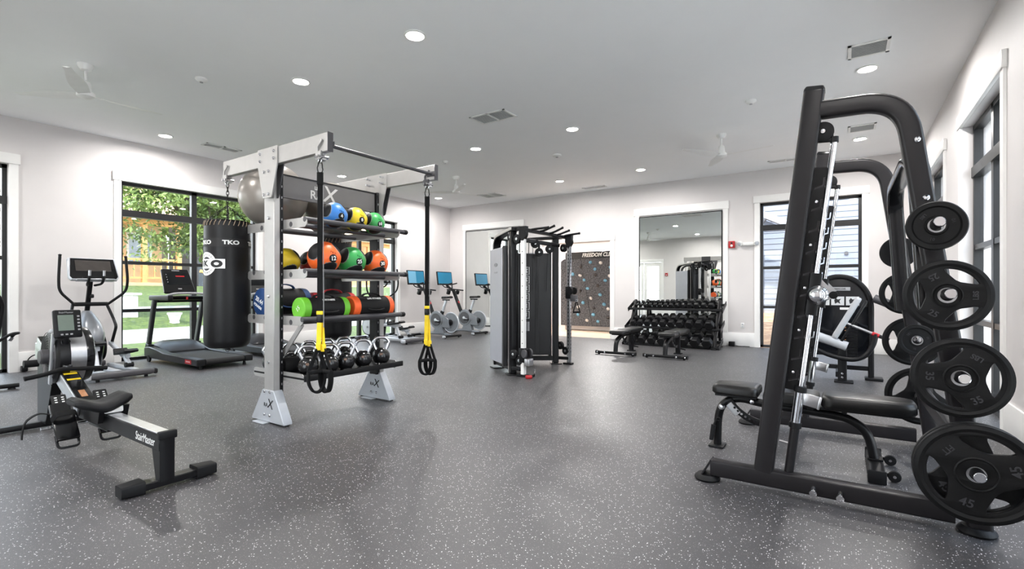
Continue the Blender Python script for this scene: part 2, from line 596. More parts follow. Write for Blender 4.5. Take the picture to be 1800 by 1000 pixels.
# doorway to the climbing room
fB = to_world('y', YB, 1)
d = structure('door_1', 'open cased doorway to the climbing room')
casing(d, fB, DOOR[0], DOOR[1], 2.46)
m = MB(); wbox(m, fB, DOOR[0], DOOR[0]+0.02, 0.0, WT, 0, 2.46); m.build('jamb', M['trim'], d)
m = MB(); wbox(m, fB, DOOR[1]-0.02, DOOR[1], 0.0, WT, 0, 2.46); m.build('jamb', M['trim'], d)

# glazed entry door in the wall behind the camera (seen in the mirror)
fF = to_world('y', YF, -1)
d = structure('door_2', 'glazed white entry doors reflected in the mirror')
casing(d, fF, FDOOR[0], FDOOR[1], 2.62)
m = MB()
for a0, a1 in ((FDOOR[0], (FDOOR[0]+FDOOR[1])/2), ((FDOOR[0]+FDOOR[1])/2, FDOOR[1])):
    wbox(m, fF, a0+0.01, a0+0.15, 0.05, 0.1, 0.0, 2.6); wbox(m, fF, a1-0.15, a1-0.01, 0.05, 0.1, 0.0, 2.6)
    wbox(m, fF, a0+0.15, a1-0.15, 0.05, 0.1, 0.0, 0.3); wbox(m, fF, a0+0.15, a1-0.15, 0.05, 0.1, 2.42, 2.6)
    wbox(m, fF, a0+0.15, a1-0.15, 0.055, 0.095, 1.2, 1.24)
m.build('door_leaf', M['trim'], d)
m = MB()
for a0, a1 in ((FDOOR[0], (FDOOR[0]+FDOOR[1])/2), ((FDOOR[0]+FDOOR[1])/2, FDOOR[1])):
    wbox(m, fF, a0+0.15, a1-0.15, 0.072, 0.078, 0.3, 2.42)
m.build('pane', M['glass'], d)

# baseboards (segments between the openings)
def baseboard(name, axis, pos, out, segs):
    f = to_world(axis, pos, out)
    m = MB()
    for a, b in segs: wbox(m, f, a, b, -0.02, 0.0, 0.0, 0.29, 0.004)
    struct(m.build(name, M['trim']), 'tall flat white baseboard')
g = 0.10
baseboard('baseboard_left', 'x', XL, -1, [(YF, LW[0][0]-g), (LW[0][1]+g, LW[1][0]-g), (LW[1][1]+g, LW[2][0]-g), (LW[2][1]+g, YB)])
baseboard('baseboard_right', 'x', XR, 1, [(YF, RW[3][0]-g), (RW[3][1]+g, RW[2][0]-g), (RW[2][1]+g, RW[0][0]-g), (RW[0][1]+g, RW[1][0]-g), (RW[1][1]+g, YB)])
baseboard('baseboard_back', 'y', YB, 1, [(XL, DOOR[0]-g), (DOOR[1]+g, BW[0]-g), (BW[1]+g, XR)])
baseboard('baseboard_front', 'y', YF, -1, [(XL, FDOOR[0]-g), (FDOOR[1]+g, FW[0][0]-g), (FW[0][1]+g, XR)])
# raised panel frame between the big mirror and the back window
m = MB()
wbox(m, fB, -1.95, -1.86, -0.012, 0.0, 0.29, 2.0)
def wall_mirror(a0, a1, z0, z1, label):
    t = thing('wall_mirror', label, 'mirror', (0, 0, 0), 0, 'tall framed wall mirrors')
    mm = MB(); wbox(mm, fB, a0, a1, -0.032, -0.021, z0, z1); mm.build('mirror_glass', M['mirror'], t, ang=20)
    mm = MB()
    for q in ((a0-0.022, a0, z0-0.022, z1+0.022), (a1, a1+0.022, z0-0.022, z1+0.022)): wbox(mm, fB, q[0], q[1], -0.036, -0.001, q[2], q[3])
    for q in ((a0, a1, z0-0.022, z0), (a0, a1, z1, z1+0.022)): wbox(mm, fB, q[0], q[1], -0.036, -0.001, q[2], q[3])
    mm.build('edge_frame', M['black'], t, ang=20)
    mm = MB()
    wbox(mm, fB, a0-0.13, a0-0.024, -0.022, 0.0, 0.29, z1+0.05); wbox(mm, fB, a1+0.024, a1+0.13, -0.022, 0.0, 0.29, z1+0.05)
    wbox(mm, fB, a0-0.15, a1+0.15, -0.036, 0.0, z1+0.05, z1+0.22, 0.003)
    mm.build('casing', M['trim'], t, ang=20)
    return t
wall_mirror(-9.46, -7.56, 0.18, 2.97, 'tall wall mirror behind the bikes, near the corner')
wall_mirror(-4.08, -2.24, 0.18, 2.95, 'tall wall mirror behind the dumbbell rack')

# climbing room beyond the doorway
M['wood'] = mat('pale oak boards', (190, 168, 146), 0.4, var=0.12, scale=5)
fl = structure('floor_1', 'pale wood floor of the climbing room')
pm = None
for i in range(16):
    x0 = -10.2 + i*0.42
    for j in range(3):
        mm = MB().box(0, 0.414, 0, 1.25, -0.02, 0.0)
        if pm is None: pm = mm.build('plank', M['wood'], fl, loc=(x0, YB+0.02+j*1.26, 0))
        else: mm.bm.free(); share(pm, 'plank', fl, (x0, YB+0.02+j*1.26, 0))
struct(MB().box(-10.5, -3.4, YB+0.02, 15.5, -0.2, -0.018).build('floor_2', M['wood']))
struct(MB().box(-10.5, -3.4, 15.2, 15.4, 0, 3.0).build('wall_climbing_room_back', M['wall']))
struct(MB().box(-10.5, -10.3, YB+WT, 15.2, 0, 3.0).build('wall_climbing_room_left', M['wall']))
struct(MB().box(-3.6, -3.4, YB+WT, 15.2, 0, 3.0).build('wall_climbing_room_right', M['wall']))
struct(MB().box(-10.5, -3.4, YB+WT, 15.4, 3.0, 3.2).build('ceiling_climbing_room', M['ceil']))

# ------------------------------------------------------------------ ceiling fittings
M['lamp'] = mat('lit lamp diffuser', (255, 250, 240), 0.5, var=0.0, emit=1.0)
M['lamp'].node_tree.nodes['Principled BSDF'].inputs['Emission Strength'].default_value = 40.0
def downlight(x, y, z, label, watts):
    t = thing('recessed_light', label, 'light', (x, y, z), 0, 'recessed ceiling lights')
    MB().lathe([(0.082, -0.001), (0.108, -0.004), (0.112, -0.012), (0.106, -0.016), (0.09, -0.014), (0.085, -0.006)], n=28, cap=False).build('trim_ring', M['white_pl'], t)
    MB().lathe([(0.0, -0.011), (0.055, -0.01), (0.084, -0.005), (0.084, -0.002), (0.0, -0.002)], n=24, cap=False).build('diffuser', M['lamp'], t)
    ld = bpy.data.lights.new('lamp_glow', 'AREA')
    ld.shape = 'DISK'; ld.size = 0.16; ld.energy = watts; ld.color = (1.0, 0.972, 0.95); ld.spread = math.radians(174)
    lo = bpy.data.objects.new('lamp_glow', ld); COL.objects.link(lo)
    lo.location = (0, 0, -0.02); lo.parent = t
    return t
rows = {3.54: 'nearest row', 6.97: 'middle row', 10.12: 'farthest row'}
cols = {-9.25: 'by the tree-side windows', -5.48: 'second column from the tree-side windows', -3.55: 'third column from the tree-side windows', 0.22: 'by the Smith-machine-side wall'}
for y in (0.1, 3.54, 6.97, 10.12):
    for x in (-9.25, -5.48, -3.55, 0.22):
        downlight(x, y, ZC, 'lit ceiling light %s, %s' % (rows.get(y, 'row behind the camera'), cols[x]), LAMP_W)
for x, w_ in ((-8.6, 'far'), (-6.0, 'near')): downlight(x, 13.6, 3.0, 'recessed light in the climbing room, %s end' % w_, 120)

def ceiling_fan(x, y, a0, label):
    t = thing('ceiling_fan', label, 'ceiling fan', (x, y, ZC), 0, 'white ceiling fans')
    MB().lathe([(0.075, 0.0), (0.075, -0.02), (0.05, -0.065), (0.018, -0.075)], n=24).build('canopy', M['white_pl'], t)
    MB().cyl((0, 0, -0.06), (0, 0, -0.22), 0.014, n=12).build('downrod', M['white_pl'], t)
    MB().lathe([(0.02, -0.18), (0.045, -0.2), (0.055, -0.30), (0.085, -0.32), (0.085, -0.36), (0.06, -0.375), (0.0, -0.38)], n=24).build('motor_housing', M['white_pl'], t)
    for k in range(3):
        a = math.radians(a0 + 120*k)
        m = MB()
        rings = []
        for i in range(8):
            s_ = i/7.0
            r = 0.07 + 0.70*s_
            w = 0.055 + 0.03*math.sin(PI*min(1, s_*1.2)) - 0.02*s_
            tw = math.radians(14 - 8*s_)
            cz = -0.345 + 0.02*s_
            rings.append([(r, u*w*math.cos(tw), cz + u*w*math.sin(tw) + dz) for u, dz in ((-1, 0), (0, 0.006), (1, 0), (0, -0.006))])
        m.faces_from(rings)
        m.xf(Matrix.Rotation(a, 4, 'Z'))
        m.build('blade', M['white_pl'], t)
    return t
ceiling_fan(-7.10, 1.93, 94, 'white three-blade ceiling fan nearest the camera')
ceiling_fan(-1.661, 8.574, -5, 'white three-blade ceiling fan above the dumbbell rack side')
ceiling_fan(-7.2, 8.45, 84, 'white three-blade ceiling fan above the bikes')

M['ventdark'] = mat('vent shadow grey', (168, 170, 172), 0.6)
def vent(x, y, rz, w, h, label, dark=True):
    t = thing('ceiling_vent', label, 'vent', (x, y, ZC), rz, 'ceiling vents')
    m = MB(); q = 0.03
    for a in ((-w/2, w/2, -h/2, -h/2+q), (-w/2, w/2, h/2-q, h/2), (-w/2, -w/2+q, -h/2, h/2), (w/2-q, w/2, -h/2, h/2), (-q/2, q/2, -h/2, h/2))[:5 if w > 0.4 else 4]:
        m.box(a[0], a[1], a[2], a[3], -0.012, -0.001)
    m.build('frame', M['white_pl'], t, ang=20)
    MB().box(-w/2+0.01, w/2-0.01, -h/2+0.01, h/2-0.01, -0.003, -0.001).build('backing', M['ventdark'], t, ang=20)
    n = int((h-2*q)/0.022)
    pm = None
    for i in range(n):
        yy = -h/2+q+(i+0.5)*(h-2*q)/n
        if pm is None: pm = MB().obox((0, 0, -0.008), (w-2*q, 0.012, 0.002), (28, 0, 0)).build('slat', M['white_pl'], t, loc=(0, yy, 0))
        else: share(pm, 'slat', t, (0, yy, 0))
vent(-4.264, 5.839, 0, 0.62, 0.36, 'double ceiling vent in front of the middle light row')
vent(0.214, 6.401, 0, 0.36, 0.36, 'square ceiling vent nearest, above the Smith machine')
vent(0.231, 9.45, 0, 0.36, 0.36, 'square ceiling vent at the far end above the Smith machine')
vent(-9.181, 4.394, 90, 0.6, 0.22, 'slim ceiling vent beside the tree-side wall')
vent(-5.101, 11.2, 0, 0.6, 0.16, 'slim double vent above the doorway')
vent(-7.801, 10.6, 0, 0.6, 0.5, 'wide grey return vent over the first mirror')
vent(-0.951, 10.95, 0, 0.6, 0.16, 'slim double vent above the back window')
def detector(x, y, label, r=0.065):
    t = thing('smoke_detector', label, 'smoke detector', (x, y, ZC), 0, 'ceiling detectors')
    MB().lathe([(r, 0), (r, -0.018), (r*0.82, -0.03), (r*0.3, -0.045), (0.0, -0.046)], n=24, cap=False).build('housing', M['white_pl'], t)
    MB().lathe([(r*0.3, -0.04), (r*0.3, -0.05), (0.0, -0.052)], n=16, cap=False).build('sensor_cap', M['grey_pr'], t)
detector(-6.407, 2.831, 'white ceiling smoke detector near the closest fan')
detector(-1.038, 7.281, 'white ceiling smoke detector near the fan over the dumbbells')
detector(-4.468, 8.143, 'flat ceiling disc detector between the middle lights', 0.085)
detector(-6.502, 7.312, 'small ceiling detector above the ball rack bar', 0.05)
# ------------------------------------------------------------------ weight plates (things)
def plate_loops(R, phase):
    """outline + three grip windows (rounded trapezoid openings) + hub hole"""
    n = 56
    out = [(R*math.cos(2*PI*i/n), R*math.sin(2*PI*i/n)) for i in range(n)]
    loops = [out, [(0.030*math.cos(2*PI*i/20), 0.030*math.sin(2*PI*i/20)) for i in range(20)]]
    for k in range(3):
        a = math.radians(phase + 120*k)
        r0, r1 = R*0.46, R*0.80
        h0, h1 = math.radians(17), math.radians(36)
        raw = []
        for i in range(9): raw.append((r1, -h1 + 2*h1*i/8))
        raw += [(R*0.70, h1*0.98), (R*0.52, h0*1.15), (r0, h0*0.5), (r0, -h0*0.5), (R*0.52, -h0*1.15), (R*0.70, -h1*0.98)]
        pts = [V((r*math.cos(b), r*math.sin(b), 0)) for r, b in raw]
        sm = fillet(pts + [pts[0]], R*0.045, 2)[1:]
        ca_, sa_ = math.cos(a), math.sin(a)
        loops.append([(p.x*ca_ - p.y*sa_, p.x*sa_ + p.y*ca_) for p in sm])
    return loops

M['emboss'] = mat('embossed dark rubber lettering', (52, 52, 56), 0.38, var=0.05)
def grip_plate(R, phase, txts, loc, facing, label, group, depth=0.034):
    """plate standing in the XZ plane; facing -1: front looks to -y"""
    t = thing('weight_plate', label, 'weight plate', loc, 0 if facing < 0 else 180, group)
    up = Matrix.Rotation(PI/2, 4, 'X')
    m = MB(); m.merge(curve_mesh(plate_loops(R, phase), depth*0.62, 0.004), up)
    # raised outer rim and inner step
    m.torus((0, 0, 0), R*0.925, depth*0.5, (0, 1, 0), 56, 8)
    m.build('body', M['rubber_dk'], t)
    m = MB().torus((0, -depth*0.31, 0), R*0.33, 0.006, (0, 1, 0), 36, 6)
    m.build('hub_step', M['rubber_dk'], t)
    MB().lathe([(0.0265, -0.014), (0.036, -0.014), (0.036, 0.014), (0.0265, 0.014), (0.0265, -0.014)], axis=(0, -1, 0), n=28, cap=False).build('hub_ring', M['steel'], t, 'bright steel hub ring')
    for k, s_ in enumerate(txts):
        if not s_: continue
        a = math.radians(phase + 60 + 120*k)
        rr = R*0.62
        o = (rr*math.cos(a), -depth*0.31-0.0012, rr*math.sin(a))
        tx = (-math.sin(a), 0, math.cos(a))
        lettering(s_, R*0.24 if len(s_) < 3 else R*0.17, frame(o, tx, (0, -1, 0)), M['emboss'], t, 0.003, bold=0.0006)
    return t

def solid_plate(R, loc, facing, label, group, depth=0.03):
    t = thing('weight_plate', label, 'weight plate', loc, 0 if facing < 0 else 180, group)
    d = depth/2
    MB().lathe([(0.03, -d*0.8), (R*0.36, -d*0.9), (R*0.4, -d*0.5), (R*0.74, -d*0.5), (R*0.80, -d), (R*0.96, -d), (R, -d*0.6), (R, d*0.6), (R*0.96, d), (0.03, d), (0.03, -d*0.8)], axis=(0, 1, 0), n=52, cap=False).build('body', M['rubber_dk'], t)
    MB().lathe([(0.0265, -d-0.002), (0.034, -d-0.002), (0.034, d), (0.0265, d), (0.0265, -d-0.002)], axis=(0, 1, 0), n=28, cap=False).build('hub_ring', M['steel'], t, 'bright steel hub ring')
    for k in range(3):
        lettering(('10', 'LBS', '10')[k], R*0.17, frame((R*0.57*math.cos(0.3+k*2.09), -d*0.5-0.001, R*0.57*math.sin(0.3+k*2.09)), (-math.sin(0.3+k*2.09), 0, math.cos(0.3+k*2.09)), (0, -1, 0)), M['emboss'], t, 0.003)
    return t

# ------------------------------------------------------------------ Smith machine
SM = V((-0.1, 4.1, 0))
sm = thing('smith_machine', 'large charcoal Smith machine with arched side frames and chrome guide rods', 'weight machine', SM)
def SB(m, name, material, label=None, parent=None, ang=38):
    m.xf(Matrix.Translation(-SM))
    return m.build(name, material, parent or sm, label, ang=ang)
YN, YFAR = 3.31, 4.90
bolt_pos = []
for side, Y in ((-1, YN), (1, YFAR)):
    inn = 1 if side < 0 else -1        # towards the middle of the machine
    # base rail and its feet
    SB(MB().sweep([(-0.70, Y, 0.085), (0.46, Y, 0.085)], rsec(0.08, 0.098, 0.012), (0, 1, 0)), 'base_rail', M['char'])
    m = MB()
    m.sweep([(-0.752, Y, 0.035), (-0.695, Y, 0.134)], rsec(0.08, 0.012, 0.003), (0, 1, 0))
    SB(m, 'rail_end_plate', M['char'])
    for fx in (-0.725, 0.545):
        SB(MB().lathe([(0.0, 0.0), (0.072, 0.0), (0.078, 0.012), (0.072, 0.024), (0.058, 0.036), (0.0, 0.036)], (fx, Y, 0), n=28, cap=False), 'rubber_foot', M['rubber'])
    # leaning front upright
    a, b = V((-0.402, Y, 0.12)), V((-0.142, Y, 2.335))
    SB(MB().sweep([a, b], rsec(0.082, 0.104, 0.016, 4), (0, 1, 0)), 'front_upright', M['char'])
    SB(MB().sweep([b, b + (b-a).normalized()*0.012, b + (b-a).normalized()*0.026], rsec(0.082, 0.104, 0.016, 4), (0, 1, 0), scales=[1.02, 1.0, 0.86]), 'end_cap', M['blackgloss'])
    # arched top tube running down into the rear upright
    path = fillet([(-0.115, Y, 2.227), (0.262, Y, 2.213), (0.50, Y, 0.50), (0.556, Y, 0.03)], 0.36, 12)
    SB(MB().sweep(path, rsec(0.078, 0.098, 0.02, 4), (0, 1, 0)), 'arched_tube', M['char'])
    # bolts on the outside face
    yo = Y - inn*0.041
    for bx, bz in ((0.311, 1.979), (0.347, 1.676)):
        SB(MB().lathe([(0.015, 0.0), (0.015, 0.004), (0.011, 0.009), (0.006, 0.006), (0.0, 0.006)], (bx, yo, bz), (0, -inn, 0), 18), 'bolt', M['chrome'])
    for bx in (-0.144, -0.018):
        SB(MB().cyl((bx, yo, 0.085), (bx, yo - inn*0.05, 0.072), 0.012, n=14).lathe([(0.019, 0), (0.019, 0.008), (0.0, 0.009)], (bx, yo - inn*0.05, 0.072), (0, -inn, -0.25), 16), 'band_peg', M['chrome'])
    # guide rod with sleeves, parallel to the upright
    def G(z): return V((-0.273 + (z-0.12)*0.1176, Y + inn*0.022, z))
    SB(MB().cyl(G(0.12), G(0.40), 0.025, n=20), 'rod_socket', M['char'])
    SB(MB().cyl(G(0.40), G(2.05), 0.0155, n=20), 'guide_rod', M['chrome'], 'polished chrome guide rod')
    SB(MB().cyl(G(0.43), G(0.62), 0.0255, n=20), 'stop_sleeve', M['chrome'], 'chrome safety stop sleeve')
    for z in (0.412, 0.625):
        SB(MB().lathe([(0.026, -0.018), (0.033, -0.014), (0.033, 0.014), (0.026, 0.018)], G(z), G(1)-G(0), 20), 'stop_collar', M['rubber'])
    g = G(0.575)
    SB(MB().obox((g.x+0.062, g.y, g.z-0.012), (0.085, 0.012, 0.07), (0, 12, 0), 0.004).obox((g.x+0.102, g.y, g.z-0.021), (0.012, 0.045, 0.07), (0, 12, 0), 0.003), 'safety_catch', M['steel'], 'brushed steel safety catch')
    g = G(0.30)
    SB(MB().tube([(g.x-0.07, g.y, g.z+0.008), (g.x-0.01, g.y, g.z)], 0.006, 8), 'tie_pin', M['steel'])
    g = G(2.05)
    SB(MB().sweep([(g.x-0.10, Y + inn*0.022, g.z+0.012), (g.x+0.012, Y + inn*0.022, g.z+0.004)], rsec(0.03, 0.022, 0.005), (0, 1, 0)).cyl(g+V((0, 0, -0.012)), g+V((0, 0, 0.02)), 0.021, n=16), 'rod_bracket', M['black'])
    # slotted hook plate along the upright
    loops = [[(0.0, 0.0), (0.075, 0.0), (0.085, 0.02), (0.085, 1.28), (0.06, 1.30), (0.0, 1.30)]]
    for k in range(10):
        z = 0.06 + k*0.125
        loops.append([(0.012, z), (0.05, z+0.016), (0.05, z+0.06), (0.058, z+0.06), (0.058, z+0.008), (0.012, z-0.012)])
    M4 = frame((-0.292, Y + inn*0.034, 0.62), (1, 0, -0.1176), (0, -1, 0))
    M4 = Matrix.Translation((-0.292, Y + inn*0.034, 0.62)) @ Matrix(((0.993, 0.1168, 0, 0), (0, 0, -1, 0), (-0.1168, 0.993, 0, 0), (0, 0, 0, 1)))
    m = MB(); m.merge(curve_mesh(loops, 0.006, 0.0), M4)
    SB(m, 'hook_plate', M['black'])
    m = MB()
    for k in range(5):
        c = M4 @ V((0.03, 0.125*k*2 + 0.105, 0.003))
        m.lathe([(0.008, 0.0), (0.008, 0.004), (0.0, 0.006)], c, (0, -1, 0), 12)
    SB(m, 'plate_screw', M['chrome'])
    m = MB().sweep([M4 @ V((-0.008, 0.0, 0)), M4 @ V((-0.008, 1.36, 0))], rsec(0.05, 0.006, 0.001), (0, 1, 0))
    SB(m, 'wear_strip', M['steel'], 'bright steel wear strip')
    # counterweight pulley and cable
    SB(MB().lathe([(0.012, -0.012), (0.05, -0.014), (0.054, -0.012), (0.048, 0), (0.054, 0.012), (0.05, 0.014), (0.012, 0.012)], (-0.10, Y + inn*0.012, 2.105), (0, 1, 0), 28), 'pulley', M['rubber'])
    SB(MB().lathe([(0.012, 0), (0.012, 0.02), (0.0, 0.022)], (-0.10, Y + inn*0.012, 2.105), (0, -1, 0), 14), 'pulley_axle', M['chrome'])
    SB(MB().tube([(-0.052, Y + inn*0.012, 2.10), (-0.056, Y + inn*0.012, 2.03), (-0.155, Y + inn*0.03, 1.26)], 0.004, 6).tube([(-0.148, Y + inn*0.012, 2.10), (-0.19, Y + inn*0.03, 1.75)], 0.004, 6), 'cable', M['rubber'])
    # carriage with the bar end and hook lever
    SB(MB().sweep([G(1.06), G(1.30)], rsec(0.062, 0.062, 0.012), (0, 1, 0)), 'carriage_block', M['black'])
    c = G(1.185)
    c = V((c.x + 0.022, Y, c.z - 0.01))
    s_ = -inn
    SB(MB().lathe([(0.0, -0.05), (0.052, -0.045), (0.054, -0.01), (0.044, 0.0), (0.044, 0.012), (0.036, 0.022), (0.03, 0.026), (0.026, 0.09), (0.02, 0.094), (0.0, 0.094)], c + V((0, s_*0.03, 0)), (0, s_, 0), 32), 'bar_sleeve', M['chrome'], 'polished chrome bar end')
    SB(MB().prism([(c.x-0.01, c.z+0.11), (c.x+0.01, c.z+0.10), (c.x+0.085, c.z+0.01), (c.x+0.07, c.z-0.02), (c.x, c.z-0.03)], 'y', Y + inn*0.035, Y + inn*0.045), 'hook_lever', M['steel'], 'grey steel hook lever')
    SB(MB().cyl((c.x+0.075, Y + inn*0.03, c.z+0.0), (c.x+0.075, Y + inn*0.085, c.z+0.0), 0.022, n=16), 'lever_grip', M['rubber'])
    # storage horns
    for hx, hz in ((0.366, 1.52), (0.405, 1.186), (0.452, 0.80), (0.503, 0.365)):
        yo = Y - inn*0.04
        SB(MB().lathe([(0.04, 0.0), (0.04, 0.008), (0.0255, 0.012), (0.0255, 0.265), (0.022, 0.275), (0.0, 0.275)], (hx, yo, hz), (0, -inn, 0), 24), 'storage_horn', M['black'])
        SB(MB().lathe([(0.0225, 0.274), (0.0225, 0.279), (0.020, 0.281), (0.0, 0.281)], (hx, yo, hz), (0, -inn, 0), 24), 'horn_cap', M['chrome'], 'chrome end cap of the storage horn')
# the barbell shaft between the carriages and cross members
SB(MB().cyl((-0.125, YN+0.03, 1.175), (-0.125, YFAR-0.03, 1.175), 0.0145, n=16), 'bar_shaft', M['chrome'], 'chrome bar between the carriages')
SB(MB().sweep(fillet([(0.375, YN+0.07, 1.05), (0.327, YN+0.07, 1.86), (0.315, YN+0.30, 1.95), (0.315, YFAR-0.30, 1.95), (0.327, YFAR-0.07, 1.86), (0.375, YFAR-0.07, 1.05)], 0.08, 4), rsec(0.10, 0.045, 0.012), (1, 0, 0.1)), 'cross_frame', M['blackgloss'])
SB(MB().sweep([(0.50, YN+0.03, 0.42), (0.50, YFAR-0.03, 0.42)], rsec(0.06, 0.09, 0.012), (1, 0, 0)), 'cross_member', M['char'])
SB(MB().lathe([(0.034, 0.0), (0.034, 0.008), (0.0245, 0.012), (0.0245, 0.22), (0.0, 0.22)], (0.443, YFAR-0.04, 0.843), (0, -1, 0), 22), 'storage_horn', M['black'])
SB(MB().lathe([(0.0225, 0.219), (0.0225, 0.224), (0.0, 0.226)], (0.443, YFAR-0.04, 0.843), (0, -1, 0), 22), 'horn_cap', M['chrome'])

gN = 'weight plates on the Smith machine near frame'
gF = 'weight plates on the Smith machine far frame'
solid_plate(0.117, (0.366, 3.10, 1.512), -1, 'small solid black plate with thick rim, topmost horn of near frame', gN)
grip_plate(0.163, 60, ['25', '25', 'LBS'], (0.405, 3.10, 1.178), -1, 'medium three-grip black plate on second horn from the top, near frame', gN)
grip_plate(0.182, 0, ['LBS', '35', '35'], (0.452, 3.09, 0.792), -1, 'larger three-grip black plate on third horn from the top, near frame', gN)
grip_plate(0.225, 76, ['FIT', '45', '45'], (0.503, 3.075, 0.357), -1, 'largest three-grip black plate, bottom horn, outermost', gN, 0.04)
grip_plate(0.225, 40, ['', '45', ''], (0.503, 3.118, 0.357), -1, 'largest three-grip black plate, bottom horn, behind the outermost', gN, 0.038)
solid_plate(0.125, (0.366, 5.10, 1.512), 1, 'small solid black plate on the top horn of far frame', gF)
grip_plate(0.163, 0, ['25', '', '25'], (0.405, 5.10, 1.178), 1, 'medium three-grip plate on second horn of far frame', gF)
grip_plate(0.19, 0, ['35', '', '35'], (0.452, 5.10, 0.792), 1, 'three-grip plate on third horn of far frame, half hidden', gF)
grip_plate(0.225, 30, ['45', '', '45'], (0.503, 5.10, 0.357), 1, 'largest three-grip plate on bottom horn of far frame', gF, 0.038)
solid_plate(0.115, (0.443, 4.66, 0.837), -1, 'small solid plate on the inner horn of far frame, hub facing forward', gF)

# ------------------------------------------------------------------ adjustable bench inside the Smith machine
def pad(m, x0, x1, w0, w1, yc, z0, z1, r=0.03, tilt=0.0):
    """upholstered pad: rounded plan, soft top edge; widths w0 at x0, w1 at x1"""
    n = 5
    outline = []
    for cx, cy, sx, sy, a0 in ((x1, w1/2, -1, -1, 0), (x0, w0/2, 1, -1, 90), (x0, -w0/2, 1, 1, 180), (x1, -w1/2, -1, 1, 270)):
        for i in range(n+1):
            a = math.radians(a0 + 90*i/n)
            outline.append((cx + sx*r + r*math.cos(a), yc + cy + sy*r + r*math.sin(a)))
    cxm, cym = (x0+x1)/2, yc
    h = z1-z0
    rings = []
    for ins, zz in ((0.012, z0), (0.0, z0+h*0.18), (0.0, z0+h*0.55), (0.004, z0+h*0.8), (0.014, z0+h*0.94), (0.035, z1)):
        rr = []
        for x, y in outline:
            dx, dy = x-cxm, y-cym
            L = math.hypot(dx, dy)
            rr.append((x - ins*(1 if dx > 0 else -1)*min(1, abs(dx)*2/(x1-x0)), y - ins*(1 if dy > 0 else -1)*min(1, abs(dy)*2/max(w0, w1)), zz))
        rings.append(rr)
    m.faces_from(rings)
    return m
BC = V((-0.2, 4.06, 0))
bn = thing('weight_bench', 'black adjustable weight bench inside the Smith machine frame', 'bench', BC)
def BB(m, name, material, label=None):
    m.xf(Matrix.Translation(-BC)); return m.build(name, material, bn, label)
BB(pad(MB(), -0.835, -0.515, 0.25, 0.30, 4.06, 0.425, 0.497, 0.045), 'seat_pad', M['vinyl'])
BB(pad(MB(), -0.485, -0.143, 0.30, 0.30, 4.06, 0.405, 0.487, 0.03), 'lower_back_pad', M['vinyl'])
BB(pad(MB(), -0.132, 0.385, 0.30, 0.25, 4.06, 0.405, 0.492, 0.07), 'upper_back_pad', M['vinyl'])
BB(MB().obox((-0.67, 4.06, 0.418), (0.28, 0.22, 0.014)).obox((-0.05, 4.06, 0.398), (0.82, 0.2, 0.016)), 'pad_board', M['black'])
BB(MB().sweep(smooth_path([(-0.815, 4.06, 0.015), (-0.805, 4.06, 0.24), (-0.755, 4.06, 0.345), (-0.65, 4.06, 0.385), (-0.48, 4.06, 0.365), (-0.1, 4.06, 0.345), (0.04, 4.06, 0.32), (0.13, 4.06, 0.235), (0.168, 4.06, 0.075)], 5), csec(0.029, 14), (0, 1, 0)), 'main_frame', M['black'])
BB(MB().obox((-0.815, 4.06, 0.008), (0.11, 0.13, 0.014), None, 0.005), 'foot_plate', M['rubber'])
BB(MB().sweep([(0.17, 3.80, 0.045), (0.17, 4.34, 0.045)], rsec(0.09, 0.075, 0.025, 4), (1, 0, 0)), 'rear_foot', M['black'])
for y in (3.795, 4.345):
    BB(MB().obox((0.17, y, 0.045), (0.096, 0.016, 0.082), None, 0.006), 'foot_cap', M['rubber'])
BB(MB().obox((0.17, 4.06, 0.088), (0.085, 0.085, 0.012), None, 0.003), 'weld_plate', M['black'])
for y in (3.90, 4.26):
    BB(MB().lathe([(0.012, -0.013), (0.032, -0.013), (0.035, -0.008), (0.035, 0.008), (0.032, 0.013), (0.012, 0.013)], (0.262, y, 0.036), (0, 1, 0), 24).obox((0.235, y, 0.04), (0.06, 0.012, 0.02)), 'transport_wheel', M['rubber'])
    BB(MB().cyl((0.262, y-0.016, 0.036), (0.262, y+0.016, 0.036), 0.009, n=12), 'wheel_bolt', M['chrome'])
lad = [(-0.725, 0.37), (-0.66, 0.30), (-0.58, 0.25), (-0.49, 0.225), (-0.40, 0.225)]
BB(MB().sweep(smooth_path([(x, 4.02, z) for x, z in lad], 5), rsec(0.012, 0.05, 0.003), (0, 1, 0)), 'adjuster_ladder', M['black'])
m = MB()
for p in smooth_path([(x, 4.012, z) for x, z in lad], 3)[2:-1]: m.cyl(p, p+V((0, -0.004, 0)), 0.009, n=12)
BB(m, 'ladder_hole', M['chrome'])
BB(MB().sweep([(-0.725, 4.015, 0.345), (-0.66, 4.015, 0.275)], rsec(0.014, 0.05, 0.003), (0, 1, 0)), 'ladder_stop', M['steel'])
BB(MB().lathe([(0.022, 0), (0.022, 0.02), (0.017, 0.03), (0.0, 0.033)], (-0.775, 4.03, 0.315), (-0.2, -1, 0), 20), 'release_knob', M['steel'], 'grey release knob')
BB(MB().lathe([(0.014, 0), (0.014, 0.02), (0.0, 0.022)], (-0.565, 4.03, 0.378), (0, -1, 0), 16), 'pivot_bolt', M['chrome'])
BB(MB().cyl((-0.815, 4.015, 0.21), (-0.83, 4.0, 0.17), 0.008, n=10).cyl((-0.83, 4.0, 0.175), (-0.845, 3.985, 0.06), 0.017, 0.015, n=14), 'handle', M['rubber'])
BB(MB().torus((-0.80, 4.02, 0.215), 0.012, 0.006, (0, 1, 0), 18, 6), 'pull_ring', M['rubber'])
BB(MB().cyl((0.0, 4.06, 0.345), (0.0, 4.06, 0.368), 0.016, n=14), 'rubber_stop', M['rubber'])
